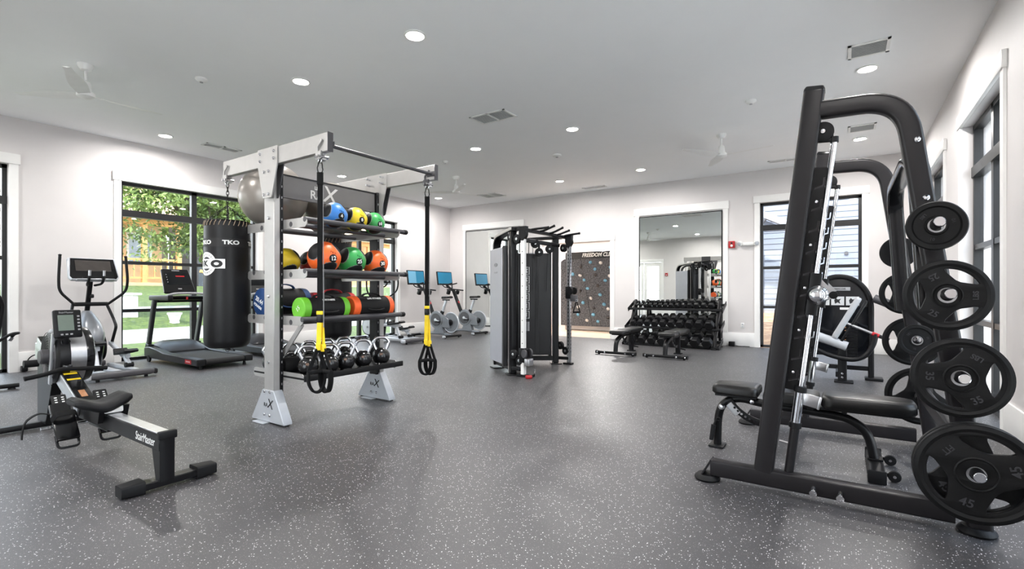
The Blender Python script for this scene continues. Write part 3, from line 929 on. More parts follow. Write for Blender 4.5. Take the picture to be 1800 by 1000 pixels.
BB(MB().sweep([(-0.42, 4.06, 0.39), (-0.44, 4.06, 0.24)], rsec(0.05, 0.03, 0.005), (0, 1, 0)), 'pad_strut', M['black'])
BB(MB().sweep([(-0.2, 4.06, 0.4), (-0.2, 4.06, 0.345)], rsec(0.05, 0.04, 0.005), (0, 1, 0)), 'pad_strut', M['black'])
# ------------------------------------------------------------------ storage rig
RG = V((-4.33, 3.13, 0))
rig = thing('storage_rig', 'silver and black storage rig with four shelf tiers and overhead beams', 'rack', RG)
def RB(m, name, material, label=None, parent=None, ang=38, kind=None):
    m.xf(Matrix.Translation(-RG)); return m.build(name, material, parent or rig, label, ang=ang, kind=kind)
M['sign'] = mat('grey sign panel', (88, 86, 86), 0.5, var=0.03)
M['tray'] = mat('black tray mat', (20, 20, 21), 0.55, spec=0.25, var=0.08, bump=0.1, bscale=250)
M['dkgrey'] = mat('dark grey powder coat', (70, 69, 72), 0.42, 0.2, var=0.05)
PX0, PX1 = -4.41, -4.25
for side, yo, yi in ((-1, 2.48, 2.54), (1, 3.76, 3.70)):      # yo outer face, yi inner face
    y0, y1 = min(yo, yi), max(yo, yi)
    o_ = -1 if side < 0 else 1
    RB(MB().box(PX0, PX1, y0, y1, 0.02, 2.33, 0.006, 1), 'post', M['silver'], 'brushed silver upright post')
    RB(MB().box(PX0+0.03, PX1-0.006, yi - o_*0.0, yi - o_*0.035, 0.28, 2.28, 0.003, 1), 'slotted_rail', M['black'], 'black slotted rail')
    m = MB()
    for k in range(19): m.box(PX1-0.007, PX1-0.0045, yi - o_*0.016, yi - o_*0.023, 0.34+k*0.1, 0.36+k*0.1)
    RB(m, 'rail_slot', M['grey_pr'], kind='stuff')
    # foot
    yf0, yf1 = (yo-0.012, yo+0.075) if side < 0 else (yo-0.075, yo+0.012)
    RB(MB().prism([(-4.597, 0.012), (-4.08, 0.012), (-4.08, 0.03), (-4.238, 0.30), (-4.42, 0.30), (-4.597, 0.03)], 'y', yf0, yf1, 0.005), 'foot', M['silver_lt'], 'light silver triangular foot')
    RB(MB().box(-4.50, -4.32, yf0-0.05, yf0+0.02, 0.0, 0.012, 0.003, 1), 'floor_plate', M['silver_lt'])
    for bx, bz in ((-4.375, 0.285), (-4.29, 0.285), (-4.375, 0.075), (-4.29, 0.075), (-4.33, 1.15), (-4.33, 1.86), (-4.33, 0.55)):
        yy = yf0 if bz < 0.3 else y0
        RB(MB().lathe([(0.014, 0.0), (0.014, 0.006), (0.009, 0.012), (0.0, 0.013)], (bx, yy, bz), (0, -1, 0), 14), 'bolt', M['chrome'])
    lx = frame((-4.315, yf0-0.0015, 0.175), (1, 0, 0), (0, -1, 0))
    lettering('X', 0.12, lx @ Matrix.Translation((0.03, 0, 0)) @ Matrix.Rotation(-0.15, 4, 'Z'), M['blackgloss'], rig, 0.002).matrix_basis = Matrix.Translation(-RG)
    lettering('RA', 0.05, lx @ Matrix.Translation((-0.045, -0.01, 0)), M['blackgloss'], rig, 0.002).matrix_basis = Matrix.Translation(-RG)
    for fx in (-4.58, -4.1):
        RB(MB().cyl((fx, (yf0+yf1)/2, 0), (fx, (yf0+yf1)/2, 0.014), 0.018, n=14), 'levelling_foot', M['rubber'])
    # overhead beam, gusset
    yb0, yb1 = (2.456, 2.506) if side < 0 else (3.70, 3.75)
    RB(MB().box(-5.11, -3.437, yb0, yb1, 2.325, 2.478, 0.005, 1), 'overhead_beam', M['silver'], 'silver overhead beam')
    RB(MB().box(-3.44, -3.434, yb0-0.002, yb1+0.002, 2.322, 2.481, 0.003, 1), 'beam_cap', M['dkgrey'])
    gy = (yb0-0.012, yb0-0.001) if side < 0 else (yb0-0.008, yb0-0.001)
    gus = [(-4.452, 2.482), (-4.138, 2.482), (-4.138, 2.33), (-4.222, 2.05), (-4.236, 2.035), (-4.36, 2.035), (-4.372, 2.05), (-4.452, 2.33)]
    RB(MB().prism(gus, 'y', gy[0], gy[1]), 'gusset_plate', M['silver'])
    gy2 = (yb1+0.001, yb1+0.01)
    RB(MB().prism(gus, 'y', gy2[0], gy2[1]), 'gusset_plate', M['dkgrey'], 'dark inner gusset plate')
    for bx, bz in ((-4.41, 2.44), (-4.41, 2.375), (-4.19, 2.44), (-4.19, 2.375), (-4.345, 2.27), (-4.27, 2.27), (-4.345, 2.065), (-4.27, 2.065)):
        if side > 0 and bz < 2.3: continue
        RB(MB().lathe([(0.013, 0.0), (0.013, 0.006), (0.008, 0.012 if side < 0 else 0.05), (0.0, 0.013 if side < 0 else 0.05)], (bx, gy[0], bz), (0, -1, 0), 14), 'bolt', M['chrome'])
    # swan-neck hanger brackets at both beam ends
    for hx in (-3.535, -5.04):
        yh = yb0 if side < 0 else yb0
        m = MB()
        m.sweep(smooth_path([(hx+0.035, yh-0.01, 2.425), (hx+0.012, yh-0.014, 2.395), (hx-0.018, yh-0.014, 2.37), (hx-0.022, yh-0.012, 2.33), (hx-0.022, yh-0.012, 2.30)], 4), rsec(0.012, 0.02, 0.004), (0, 1, 0))
        m.prism([(hx-0.045, 2.335), (hx+0.03, 2.335), (hx+0.022, 2.27), (hx-0.036, 2.27)], 'y', yh-0.016, yh-0.006)
        RB(m, 'hanger_bracket', M['silver'] if side < 0 else M['dkgrey'])
        for dx in (-0.03, 0.015):
            RB(MB().cyl((hx+dx, yh-0.028, 2.29), (hx+dx, yb1+0.01, 2.29), 0.012, n=12), 'hanger_pin', M['chrome'])
        RB(MB().torus((hx-0.008, (yb0+yb1)/2-0.02, 2.262), 0.02, 0.006, (0, 1, 0), 20, 6), 'hanger_ring', M['steel'])
        RB(MB().box(hx-0.05, hx+0.02, yb0+0.005, yb1-0.005, 2.262, 2.325, 0.004, 1), 'swivel_block', M['steel'])
    # shelf brackets on the inside of the posts
    yb = yi - o_*0.005
    for z, xf, xr in ((1.805, -3.90, -4.98), (1.35, -3.90, -4.87), (0.93, -3.96, -4.87), (0.42, -3.94, -4.76)):
        ya, yc = sorted((yi - o_*0.036, yi - o_*0.042))
        RB(MB().prism([(xr, z+0.025), (xr+0.02, z+0.042), (xf-0.03, z+0.042), (xf, z+0.018), (xf, z-0.018), (xf-0.03, z-0.042), (xr+0.02, z-0.042), (xr, z-0.025)], 'y', ya, yc), 'shelf_bracket', M['silver'])
# shelf tubes
TUBES = {1: [], 2: [], 3: []}
for z, xs in ((1.83, (-3.93, -4.14, -4.62, -4.93)), (1.375, (-3.93, -4.14, -4.56, -4.76)), (0.945, (-3.97, -4.14, -4.56, -4.76))):
    for x in xs:
        zz = z - (0.03 if x in (-4.14, -4.62) else 0.0)
        TUBES[{1.83: 1, 1.375: 2, 0.945: 3}[z]].append((x, zz))
        RB(MB().cyl((x, 2.575, zz), (x, 3.775, zz), 0.024, n=18), 'shelf_tube', M['dkgrey'])
        RB(MB().lathe([(0.0265, -0.03), (0.0265, 0.012), (0.02, 0.022), (0.0, 0.023)], (x, 3.775, zz), (0, 1, 0), 18), 'tube_cap', M['rubber'])
def rest(x, R, k):
    return max(zz + math.sqrt((R+0.0245)**2 - (x-tx)**2) for tx, zz in TUBES[k] if abs(x-tx) < R)
RB(MB().box(-4.76, -3.935, 2.575, 3.74, 0.405, 0.432, 0.006, 1), 'tray', M['tray'])
RB(MB().box(-3.95, -3.925, 2.575, 3.74, 0.395, 0.45, 0.008, 2), 'tray_lip', M['tray'])
RB(MB().box(-4.315, -4.295, 2.545, 3.695, 2.06, 2.272, 0.004, 1), 'sign_panel', M['sign'], 'grey sign panel with lettering')
M['signtxt'] = mat('pale sign print', (176, 174, 172), 0.5, var=0.03)
sx = frame((-4.2945, 3.0, 2.15), (0, 1, 0), (1, 0, 0))
for tx, sz, dx, dy, ro in (('LIFE', 0.045, -0.04, 0.052, 0), ('RA', 0.115, -0.055, -0.02, 0), ('X', 0.225, 0.10, 0.0, -0.12)):
    lettering(tx, sz, sx @ Matrix.Translation((dx, dy, 0)) @ Matrix.Rotation(ro, 4, 'Z'), M['signtxt'], rig, 0.002, bold=0.002).matrix_basis = Matrix.Translation(-RG)
RB(MB().box(-4.32, -4.29, 2.545, 3.695, 2.268, 2.278), 'sign_edge', M['black'])
RB(MB().cyl((-3.48, 2.50, 2.385), (-3.48, 3.70, 2.385), 0.0165, n=18), 'pull_up_bar', M['dkgrey'], 'dark pull-up bar between the beams')
for y, d in ((2.506, 1), (3.70, -1)):
    RB(MB().obox((-3.48, y+d*0.004, 2.385), (0.11, 0.008, 0.05), None, 0.003), 'bar_flange', M['dkgrey'])
# diagonal braces under the shelves
RB(MB().sweep([(-4.29, 2.60, 0.62), (-4.0, 2.60, 0.905)], rsec(0.05, 0.012, 0.003), (0, 0, 1)), 'shelf_brace', M['silver'])

# ------------------------------------------------------------------ helpers for things wrapped on spheres / cylinders
def on_sphere(bm_, c, R, n_, right, lift=1.0):
    n_ = V(n_).normalized(); e1 = V(right) - n_*V(right).dot(n_); e1.normalize(); e2 = n_.cross(e1)
    for v in bm_.verts:
        d = (n_ + e1*(v.co.x/R) + e2*(v.co.y/R)).normalized()
        v.co = V(c) + d*(R*lift + v.co.z)
    return bm_
def cap(m, c, R, n_, right, a, b, lift=1.008, rings=5, seg=24):
    """raised elliptical patch on a sphere, half-angles a, b (deg)"""
    n_ = V(n_).normalized(); e1 = V(right) - n_*V(right).dot(n_); e1.normalize(); e2 = n_.cross(e1)
    a, b = math.tan(math.radians(a)), math.tan(math.radians(b))
    rr = []
    for i in range(rings+1):
        s_ = (i+0.02)/rings
        if i == rings: s_ = 1.0
        lf = lift if i < rings-1 else (lift-0.002 if i == rings-1 else 0.992)
        rr.append([V(c) + (n_ + e1*(a*s_*math.cos(2*PI*k/seg)) + e2*(b*s_*math.sin(2*PI*k/seg))).normalized()*(R*lf) for k in range(seg)])
    return m.faces_from(rr, True, True, False)
def on_cyl(bm_, c, R, ang0, z0):
    """wrap flat XY mesh onto a vertical cylinder; ang0 = world angle of its middle"""
    for v in bm_.verts:
        a = ang0 + v.co.x/R
        r = R + v.co.z
        v.co = V((c[0] + r*math.cos(a), c[1] + r*math.sin(a), z0 + v.co.y))
    return bm_
RIGHT = V((math.cos(math.radians(33.96)), math.sin(math.radians(33.96)), 0))
UP = V((0, 0, 1))

BALLC = {'blue': (46, 116, 190), 'yellow': (226, 196, 28), 'green': (44, 150, 72), 'orange': (232, 98, 34), 'red': (150, 34, 36), 'olive': (196, 168, 26)}
for k, c in BALLC.items(): M['ball_'+k] = mat('%s rubber ball' % k, c, 0.42, var=0.05, bump=0.1, bscale=350)
M['ball_edge'] = mat('grey ball seam', (120, 124, 122), 0.5)
def med_ball(c, R, colour, num, label, group, dk=0.0):
    t = thing('medicine_ball', label, 'medicine ball', c, 0, group)
    d = V((0, 0, 1.2)) - V(c); d.normalize()
    MB().ball((0, 0, 0), R, u=32, v=20).build('body', M['ball_'+colour], t)
    P1 = d*0.72 - RIGHT*0.60 + UP*0.42
    P2 = d*0.55 + RIGHT*0.20 - UP*0.80
    P3 = -d*0.3 + RIGHT*0.9 + UP*0.5
    P4 = -d - RIGHT*0.5 - UP*0.3
    for p, a, b in ((P1, 33, 42), (P2, 42, 32), (P3, 26, 36), (P4, 45, 45)):
        g = cap(MB(), (0, 0, 0), R, p, RIGHT + UP*0.3, a+2.2, b+2.2, 1.004).build('seam', M['ball_edge'], t)
        cap(MB(), (0, 0, 0), R, p, RIGHT + UP*0.3, a, b, 1.010).build('black_panel', M['rubber'], t)
    if num:
        q = d*0.74 + RIGHT*0.66 - UP*0.06
        cap(MB(), (0, 0, 0), R, q, RIGHT, 16, 16, 1.012).build('number_disc', M['rubber'], t)
        m = MB(); m.merge(on_sphere(text_bm(num, R*0.36, 0.002, bold=0.0015), (0, 0, 0), R, q, RIGHT, 1.016)); m.build('number', M['white_pr'], t)
        m = MB(); m.merge(on_sphere(text_bm('TKO', R*0.16, 0.001, space=1.4), (0, 0, 0), R, q + UP*0.42, RIGHT, 1.006)); m.build('lettering', M['blackgloss'], t)
    return t
gt, gm = 'medicine balls on the top shelf', 'medicine balls on the middle shelf'
med_ball((-4.045, 2.965, rest(-4.045, 0.122, 1)), 0.122, 'blue', '4', 'blue and black medicine ball numbered 4 on the top shelf', gt)
med_ball((-4.045, 3.208, rest(-4.045, 0.117, 1)), 0.117, 'yellow', '8', 'yellow and black medicine ball numbered 8 on the top shelf', gt)
med_ball((-4.045, 3.443, rest(-4.045, 0.112, 1)), 0.112, 'green', '10', 'green and black medicine ball numbered 10 on the top shelf', gt)
med_ball((-4.04, 2.85, rest(-4.04, 0.150, 2)), 0.150, 'orange', '12', 'largest orange and black medicine ball numbered 12, middle shelf', gm)
med_ball((-4.04, 3.16, rest(-4.04, 0.138, 2)), 0.138, 'green', '25', 'green and black medicine ball numbered 25, middle shelf', gm)
med_ball((-4.04, 3.455, rest(-4.04, 0.133, 2)), 0.133, 'orange', '30', 'orange and black medicine ball numbered 30, end of the middle shelf', gm)
med_ball((-4.66, 2.85, rest(-4.66, 0.133, 2)), 0.133, 'olive', None, 'mustard yellow and black ball behind the post, middle shelf back row', gm)
med_ball((-4.66, 3.14, rest(-4.66, 0.130, 2)), 0.130, 'red', None, 'dark red and black ball half hidden behind the orange 12', gm)

M['ballgrey'] = mat('grey pearl stability ball', (140, 134, 128), 0.28, 0.35, var=0.03, scale=4)
def stab_ball(c, R, label):
    t = thing('stability_ball', label, 'exercise ball', c, 0, 'grey stability balls on the rig')
    m = MB()
    prof = []
    for i in range(41):
        a = -PI/2 + PI*i/40
        k = 1.0 - (0.006 if i % 2 and abs(a) < 1.2 else 0.0)
        prof.append((R*math.cos(a)*k, R*math.sin(a)*k))
    m.lathe(prof, (0, 0, 0), (0.35, 0.1, 1), 48)
    m.build('ball_skin', M['ballgrey'], t, ang=60)
    MB().lathe([(0.014, 0), (0.012, 0.004), (0.0, 0.005)], V((0.35, 0.1, 1)).normalized()*(R-0.001), (0.35, 0.1, 1), 14).build('valve_plug', M['white_pl'], t)
stab_ball((-4.80, 2.80, rest(-4.80, 0.325, 1)), 0.325, 'big grey stability ball behind the near post on the rig')
stab_ball((-4.75, 3.43, rest(-4.75, 0.30, 1)), 0.30, 'big grey stability ball farther along, behind the sign')

# ------------------------------------------------------------------ sandbags on the third tier
M['bag_green'] = mat('lime green vinyl', (106, 186, 48), 0.5, var=0.06)
M['bag_orange'] = mat('orange vinyl', (238, 96, 40), 0.5, var=0.06)
M['bag_blue'] = mat('navy blue vinyl', (28, 62, 112), 0.5, var=0.08)
M['bag_red'] = mat('red strap vinyl', (190, 36, 44), 0.5, var=0.08)
M['bag_black'] = mat('black bag nylon', (18, 18, 19), 0.6, spec=0.25, var=0.15, bump=0.4, bscale=90)
def sandbag(x, y0, y1, z, R, cm, num, label, handle=None, word=True, tiltz=0.0):
    t = thing('sandbag', label, 'sandbag', (x, y0, z), tiltz, 'power sandbags on the third tier')
    L = y1-y0
    prof = [(0.0, 0.0), (R*0.9, 0.0), (R*0.98, 0.008), (R, 0.03), (R*1.0, 0.07)]
    MB().lathe(prof, (0, 0, 0), (0, 1, 0), 28, cap=False).build('end_cap', M[cm], t)
    MB().lathe([(R*0.99, 0.07), (R*0.97, 0.12), (R*0.985, L*0.3), (R*0.96, L*0.5), (R*0.985, L*0.7), (R*0.97, L-0.11), (R*0.99, L-0.07)], (0, 0, 0), (0, 1, 0), 28, cap=False).build('body', M['bag_black'], t)
    MB().lathe([(R*1.0, L-0.07), (R, L-0.03), (R*0.98, L-0.008), (R*0.9, L), (0.0, L)], (0, 0, 0), (0, 1, 0), 28, cap=False).build('end_cap', M[cm], t)
    hm = M[handle] if handle else M['bag_black']
    m = MB()
    m.sweep(smooth_path([(0.02, L*0.28, R*0.96), (0.02, L*0.34, R*1.16), (0.02, L*0.5, R*1.26), (0.02, L*0.66, R*1.16), (0.02, L*0.72, R*0.96)], 4), rsec(0.035, 0.012, 0.004), (1, 0, 0))
    m.build('handle', hm, t)
    MB().sweep(smooth_path([(R*0.95, L*0.3, -R*0.2), (R*1.1, L*0.4, -R*0.32), (R*1.1, L*0.6, -R*0.32), (R*0.95, L*0.7, -R*0.2)], 3), rsec(0.012, 0.03, 0.004), (0, 0, 1)).build('side_handle', hm, t)
    if num: lettering(num, R*0.55, frame((0, -0.0015, 0), V((1, 0, 0.9)), (0, -1, 0)), M['white_pr'], t, 0.002, name='number')
    if word:
        bm_ = text_bm('LIFE FITNESS', R*0.30, 0.001, shear=0.25, bold=0.001)
        for v in bm_.verts:
            a = math.radians(48) + v.co.y/R
            v.co = V(((R*0.985+0.003+v.co.z)*math.cos(a), L*0.5 + v.co.x, (R*0.985+0.003+v.co.z)*math.sin(a)))
        m = MB(); m.merge(bm_); m.build('lettering', M['white_pr'], t)
    return t
sandbag(-4.06, 2.595, 3.09, rest(-4.06, 0.104, 3), 0.104, 'bag_green', '15', 'black sandbag with lime green ends on the third tier')
sandbag(-4.06, 3.14, 3.65, rest(-4.06, 0.107, 3), 0.107, 'bag_orange', None, 'black sandbag with orange ends on the third tier')
sandbag(-4.67, 2.59, 3.06, rest(-4.67, 0.142, 3), 0.142, 'bag_blue', None, 'blue ended sandbag marked 20.44 behind the near post', 'bag_blue', False)
sandbag(-4.67, 3.12, 3.645, rest(-4.67, 0.122, 3), 0.122, 'bag_red', None, 'sandbag with red handles on the back of the third tier', 'bag_red', False)
bt = [o for o in COL.objects if o.get('label', '').startswith('blue ended')][0]
lettering('20.44', 0.062, frame((-0.02, -0.0015, 0.02), V((1, 0, -0.45)), (0, -1, 0)), M['white_pr'], bt, 0.002, name='number', bold=0.001)
lettering('POUNDS', 0.035, frame((-0.045, -0.0015, -0.035), V((1, 0, -0.45)), (0, -1, 0)), M['white_pr'], bt, 0.002, bold=0.001)

# ------------------------------------------------------------------ kettlebells on the tray
M['kb'] = mat('black kettlebell vinyl', (20, 20, 21), 0.22, var=0.1)
M['kbtxt'] = mat('bronze kettlebell print', (112, 84, 66), 0.5)
def kettlebell(x, y, R, h, label, num, rz=50):
    z = 0.4325
    t = thing('kettlebell', label, 'kettlebell', (x, y, z), rz, 'kettlebells on the bottom tray')
    prof = [(0.0, 0.0), (R*0.62, 0.0), (R*0.72, R*0.08)]
    for i in range(15):
        a = math.radians(-48 + 118*i/14)
        prof.append((R*math.cos(a), R*0.92 + R*math.sin(a)))
    prof += [(R*0.3, R*1.9), (0.0, R*1.92)]
    MB().lathe(prof, (0, 0, 0), (0, 0, 1), 28, cap=False).build('bell', M['kb'], t)
    w = R*0.86
    hp = smooth_path([(-w*0.62, 0, R*1.62), (-w*0.92, 0, R*2.15), (-w*0.98, 0, h-0.045), (-w*0.62, 0, h-0.008), (0, 0, h), (w*0.62, 0, h-0.008), (w*0.98, 0, h-0.045), (w*0.92, 0, R*2.15), (w*0.62, 0, R*1.62)], 5)
    MB().sweep(hp, csec(0.0165, 12), (0, 1, 0)).build('handle', M['chrome'], t, 'polished chrome handle')
    if num:
        q = V((0.0, -1, 0.35))
        m = MB(); m.merge(on_sphere(text_bm(num, R*0.34, 0.001, bold=0.001), (0, 0, R*0.92), R, q, (1, 0, 0), 1.006)); m.build('number', M['kbtxt'], t)
    return t
kbs = [(-4.035, 2.68, 0.088, 0.265, 'nearest end of the front row', '30'), (-4.035, 2.905, 0.086, 0.26, 'second in the front row, behind the yellow straps', '35'),
       (-4.035, 3.085, 0.086, 0.265, 'third in the front row', '40'), (-4.035, 3.295, 0.087, 0.27, 'fourth in the front row', '45'), (-4.03, 3.525, 0.090, 0.28, 'far end of the front row', '50'),
       (-4.62, 2.67, 0.080, 0.24, 'back row, behind the near post', None), (-4.60, 2.86, 0.078, 0.24, 'back row, second from the near post', None),
       (-4.60, 3.07, 0.078, 0.24, 'back row, third from the near post', None), (-4.60, 3.28, 0.080, 0.25, 'back row, fourth from the near post', None), (-4.60, 3.50, 0.080, 0.25, 'back row, far end', None)]
for x, y, R, h, l, n_ in kbs: kettlebell(x, y, R, h, 'black kettlebell with chrome handle, ' + l, n_)
t = thing('foam_roller', 'short black foam roller lying on the tray behind the first kettlebell', 'foam roller', (-4.32, 2.60, 0.4325))
MB().lathe([(0.02, 0.0), (0.068, 0.0), (0.072, 0.006), (0.072, 0.33), (0.068, 0.336), (0.02, 0.336)], (0, 0, 0.072), (0, 1, 0), 26).build('roller', M['foam'], t)
MB().lathe([(0.0, 0.002), (0.02, 0.002), (0.02, -0.001), (0.0, -0.001)], (0, 0, 0.072), (0, 1, 0), 16).build('core', M['black'], t)

# ------------------------------------------------------------------ punching bags
M['bagskin'] = mat('black bag leatherette', (18, 18, 20), 0.42, spec=0.3, var=0.05, bump=0.12, bscale=160)
M['bagband'] = mat('black logo band', (14, 14, 15), 0.6)
M['lace'] = mat('pale lacing cord', (150, 132, 112), 0.7)
M['chain'] = mat('dark chain steel', (62, 60, 58), 0.35, 0.9)
def chain(m, a, b, n, r=0.003, w=0.0105):
    a, b = V(a), V(b); T = (b-a).normalized()
    s1 = T.orthogonal().normalized(); s2 = T.cross(s1)
    L = (b-a).length/n
    for i in range(n):
        c = a + T*(L*(i+0.5)); sd = s1 if i % 2 else s2
        m.tube([c + T*(L*0.68*math.cos(2*PI*k/10)) + sd*(w*math.sin(2*PI*k/10)) for k in range(10)], r, 5, closed=True)
    return m
def punch_bag(x, y, ztop, zbot, R, label, zhook, logo=True):
    t = thing('punching_bag', label, 'punching bag', (x, y, zbot), 0, 'hanging punching bags')
    H = ztop-zbot
    MB().lathe([(0.0, 0.0), (R*0.80, 0.004), (R*0.95, 0.03), (R, 0.075), (R*1.005, H*0.45), (R*0.985, H*0.93), (R*0.975, H-0.02), (R*0.97, H), (R*0.6, H+0.002), (0.0, H-0.02)], (0, 0, 0), (0, 0, 1), 44, cap=False).build('bag_body', M['bagskin'], t)
    MB().lathe([(R*0.995, H*0.80), (R*1.002, H*0.80), (R*0.998, H*0.865), (R*0.99, H*0.865)], (0, 0, 0), (0, 0, 1), 44, cap=False).build('logo_band', M['bagband'], t)
    m = MB()
    for k in range(30):
        a = 2*PI*k/30
        p = V((R*0.99*math.cos(a), R*0.99*math.sin(a), H-0.04)); q = V((R*0.95*math.cos(a+0.1), R*0.95*math.sin(a+0.1), H+0.012))
        m.tube([p, (p+q)/2 + V((math.cos(a), math.sin(a), 0))*0.006, q], 0.0042, 6)
    m.build('lacing', M['lace'], t, kind='stuff')
    MB().torus((0, 0, H+0.008), R*0.93, 0.009, (0, 0, 1), 40, 8).build('top_rim', M['rubber'], t)
    m = MB()
    zj = H + 0.17
    for k in range(4):
        a = math.radians(45 + 90*k + 20)
        chain(m, (R*0.93*math.cos(a), R*0.93*math.sin(a), H+0.005), (0, 0, zj), 9)
    chain(m, (0, 0, zj), (0, 0, zhook-zbot), max(4, int((zhook-zbot-zj)/0.035)), 0.0035, 0.012)
    m.build('chain', M['chain'], t, kind='stuff')
    MB().torus((0, 0, -0.022), 0.024, 0.0025, (1, 0.3, 0), 22, 6).build('bottom_ring', M['chain'], t)
    if logo:
        a0 = math.atan2(-y, -x)                         # towards the camera
        for dx in (-0.19, 0.06, 0.31, -0.44):
            m = MB(); m.merge(on_cyl(text_bm('TKO', 0.052, 0.002, bold=0.0022, sx=1.35), (0, 0), R*1.003, a0 + dx/R - 0.15, H*0.832)); m.build('lettering', M['white_pr'], t)
        # round emblem: ring, plate, oval
        ac = a0 - 1.02
        def wrap(loops, depth, dz, mt, nm, lift=0.0):
            b_ = curve_mesh(loops, depth)
            bmesh.ops.triangulate(b_, faces=b_.faces)
            for q in range(-15, 16): bmesh.ops.bisect_plane(b_, geom=list(b_.verts)+list(b_.edges)+list(b_.faces), plane_co=(q*0.0127, 0, 0), plane_no=(1, 0, 0), dist=1e-6)
            for v in b_.verts: v.co.z += lift
            m = MB(); m.merge(on_cyl(b_, (0, 0), R*1.004, ac, H*0.665 + dz)); m.build(nm, mt, t)
        circ = lambda r, sx=1.0, cx=0.0: [(cx + r*sx*math.cos(2*PI*i/40), r*math.sin(2*PI*i/40)) for i in range(40)]
        wrap([circ(0.112), circ(0.066)], 0.002, 0, M['white_pr'], 'emblem_ring')
        wrap([[(-0.19, -0.045), (0.19, -0.045), (0.19, 0.045), (-0.19, 0.045)]], 0.002, 0, M['white_pr'], 'emblem_plate', 0.0016)
        wrap([circ(0.036, 1.5, 0.115), circ(0.014, 1.7, 0.115)], 0.002, 0, M['bagband'], 'emblem_oval', 0.0032)
        m = MB(); m.merge(on_cyl(text_bm('TK', 0.075, 0.002, bold=0.003, sx=1.2), (0, 0), R*1.004+0.0032, ac-0.03/R, H*0.665)); m.build('lettering', M['bagband'], t)
        for s_, w_ in ((1, 'CLASSICAL'), (-1, 'EQUIPMENT')):
            m = MB()
            n = len(w_)
            for i, ch in enumerate(w_):
                an = math.radians(90 - (i-(n-1)/2)*15) if s_ > 0 else math.radians(-90 + (i-(n-1)/2)*15)
                b_ = text_bm(ch, 0.022, 0.001)
                ro = an - PI/2 if s_ > 0 else an + PI/2
                b_.transform(Matrix.Translation((0.089*math.cos(an), 0.089*math.sin(an), 0.002)) @ Matrix.Rotation(ro, 4, 'Z'))
                m.merge(on_cyl(b_, (0, 0), R*1.004, ac, H*0.665))
            m.build('lettering', M['bagband'], t)
    return t
punch_bag(-5.048, 2.47, 1.865, 0.645, 0.205, 'black hanging punching bag with white logo, in front of window', 2.255)
punch_bag(-5.048, 3.71, 1.80, 0.64, 0.19, 'second black punching bag hanging behind the shelves', 2.255, False)

# ------------------------------------------------------------------ suspension trainers
def suspension(x, y, zt, zy, zh, zb, label, rz, spread):
    t = thing('suspension_trainer', label, 'suspension trainer', (x, y, zt), rz, 'suspension trainers hanging from the rig')
    Z = lambda z: z - zt
    MB().tube([V((0.018*math.sin(a)*(1.0 if math.cos(a) > 0 else 1.25), 0, -0.06 + 0.055*math.cos(a))) for a in [2*PI*k/20 for k in range(20)]], 0.005, 8, closed=True).build('carabiner', M['black'], t)
    MB().sweep([(0, 0, -0.10), (0, 0, -0.2)], rsec(0.05, 0.018, 0.005), (1, 0, 0)).build('anchor_sleeve', M['strap'], t)
    MB().sweep([(0, 0, -0.19), (-0.004, 0, Z(zy)+0.02)], rsec(0.042, 0.005, 0.001), (1, 0, 0)).build('main_strap', M['strap'], t)
    MB().sweep([(0.018, 0.012, -0.19), (0.024, 0.012, Z(zy)-0.02)], rsec(0.008, 0.006, 0.002), (1, 0, 0)).build('adjuster_strap', M['grey_pr'], t)
    MB().obox((-0.002, 0, Z(zy)+0.06), (0.05, 0.02, 0.07), None, 0.006).build('buckle', M['black'], t)
    MB().obox((-0.002, -0.004, Z(zy)+0.10), (0.052, 0.014, 0.03), None, 0.004).build('yellow_tag', M['yellow'], t)
    for k, (dx, dy) in enumerate(((-0.012, 0.0), (0.022, 0.016))):
        MB().sweep([(dx*0.5, dy, Z(zy)+0.02), (dx, dy, Z(zh)+0.02)], rsec(0.038 if k == 0 else 0.026, 0.006, 0.001), (1, 0, 0)).build('yellow_strap', M['yellow'], t)
        MB().obox((dx, dy-0.004, Z(zh)+0.01 - 0.012*k), (0.04, 0.018, 0.06), None, 0.004).build('yellow_keeper', M['yellow'], t)
        sx = spread*(1 if k else -1)
        cx = dx + sx*0.35
        hz = Z(zh) - (zh-zb)*0.52
        w = 0.066
        dd = V((math.cos(math.radians(42 - 75*k)), math.sin(math.radians(42 - 75*k)), 0))
        for s_ in (-1, 1):
            MB().sweep([V((dx, dy, Z(zh)-0.01)) + dd*(s_*0.008), V((cx, dy, hz)) + dd*(s_*w)], rsec(0.03, 0.011, 0.003), dd).build('handle_web', M['strap'], t)
        MB().cyl(V((cx, dy, hz)) - dd*(w+0.008), V((cx, dy, hz)) + dd*(w+0.008), 0.017, n=16).build('grip', M['foam'], t)
        hb = hz - Z(zb)
        lp = smooth_path([V((cx, dy, hz-0.005)) - dd*w, V((cx, dy, hz-hb*0.5)) - dd*(w*0.93), V((cx, dy+0.01, Z(zb)+0.02)) - dd*(w*0.42), V((cx, dy+0.01, Z(zb)+0.02)) + dd*(w*0.42), V((cx, dy, hz-hb*0.5)) + dd*(w*0.93), V((cx, dy, hz-0.005)) + dd*w], 5)
        MB().sweep(lp, rsec(0.045, 0.018, 0.004), dd.cross(V((0, 0, 1)))).build('foot_cradle', M['strap'], t)
    return t
suspension(-3.543, 2.461, 2.265, 0.92, 0.735, 0.36, 'yellow and black suspension straps hanging nearest, in front of shelves', 34, 0.05)
suspension(-3.543, 3.705, 2.265, 0.93, 0.66, 0.33, 'yellow and black suspension straps hanging clear at far beam', 34, 0.02)
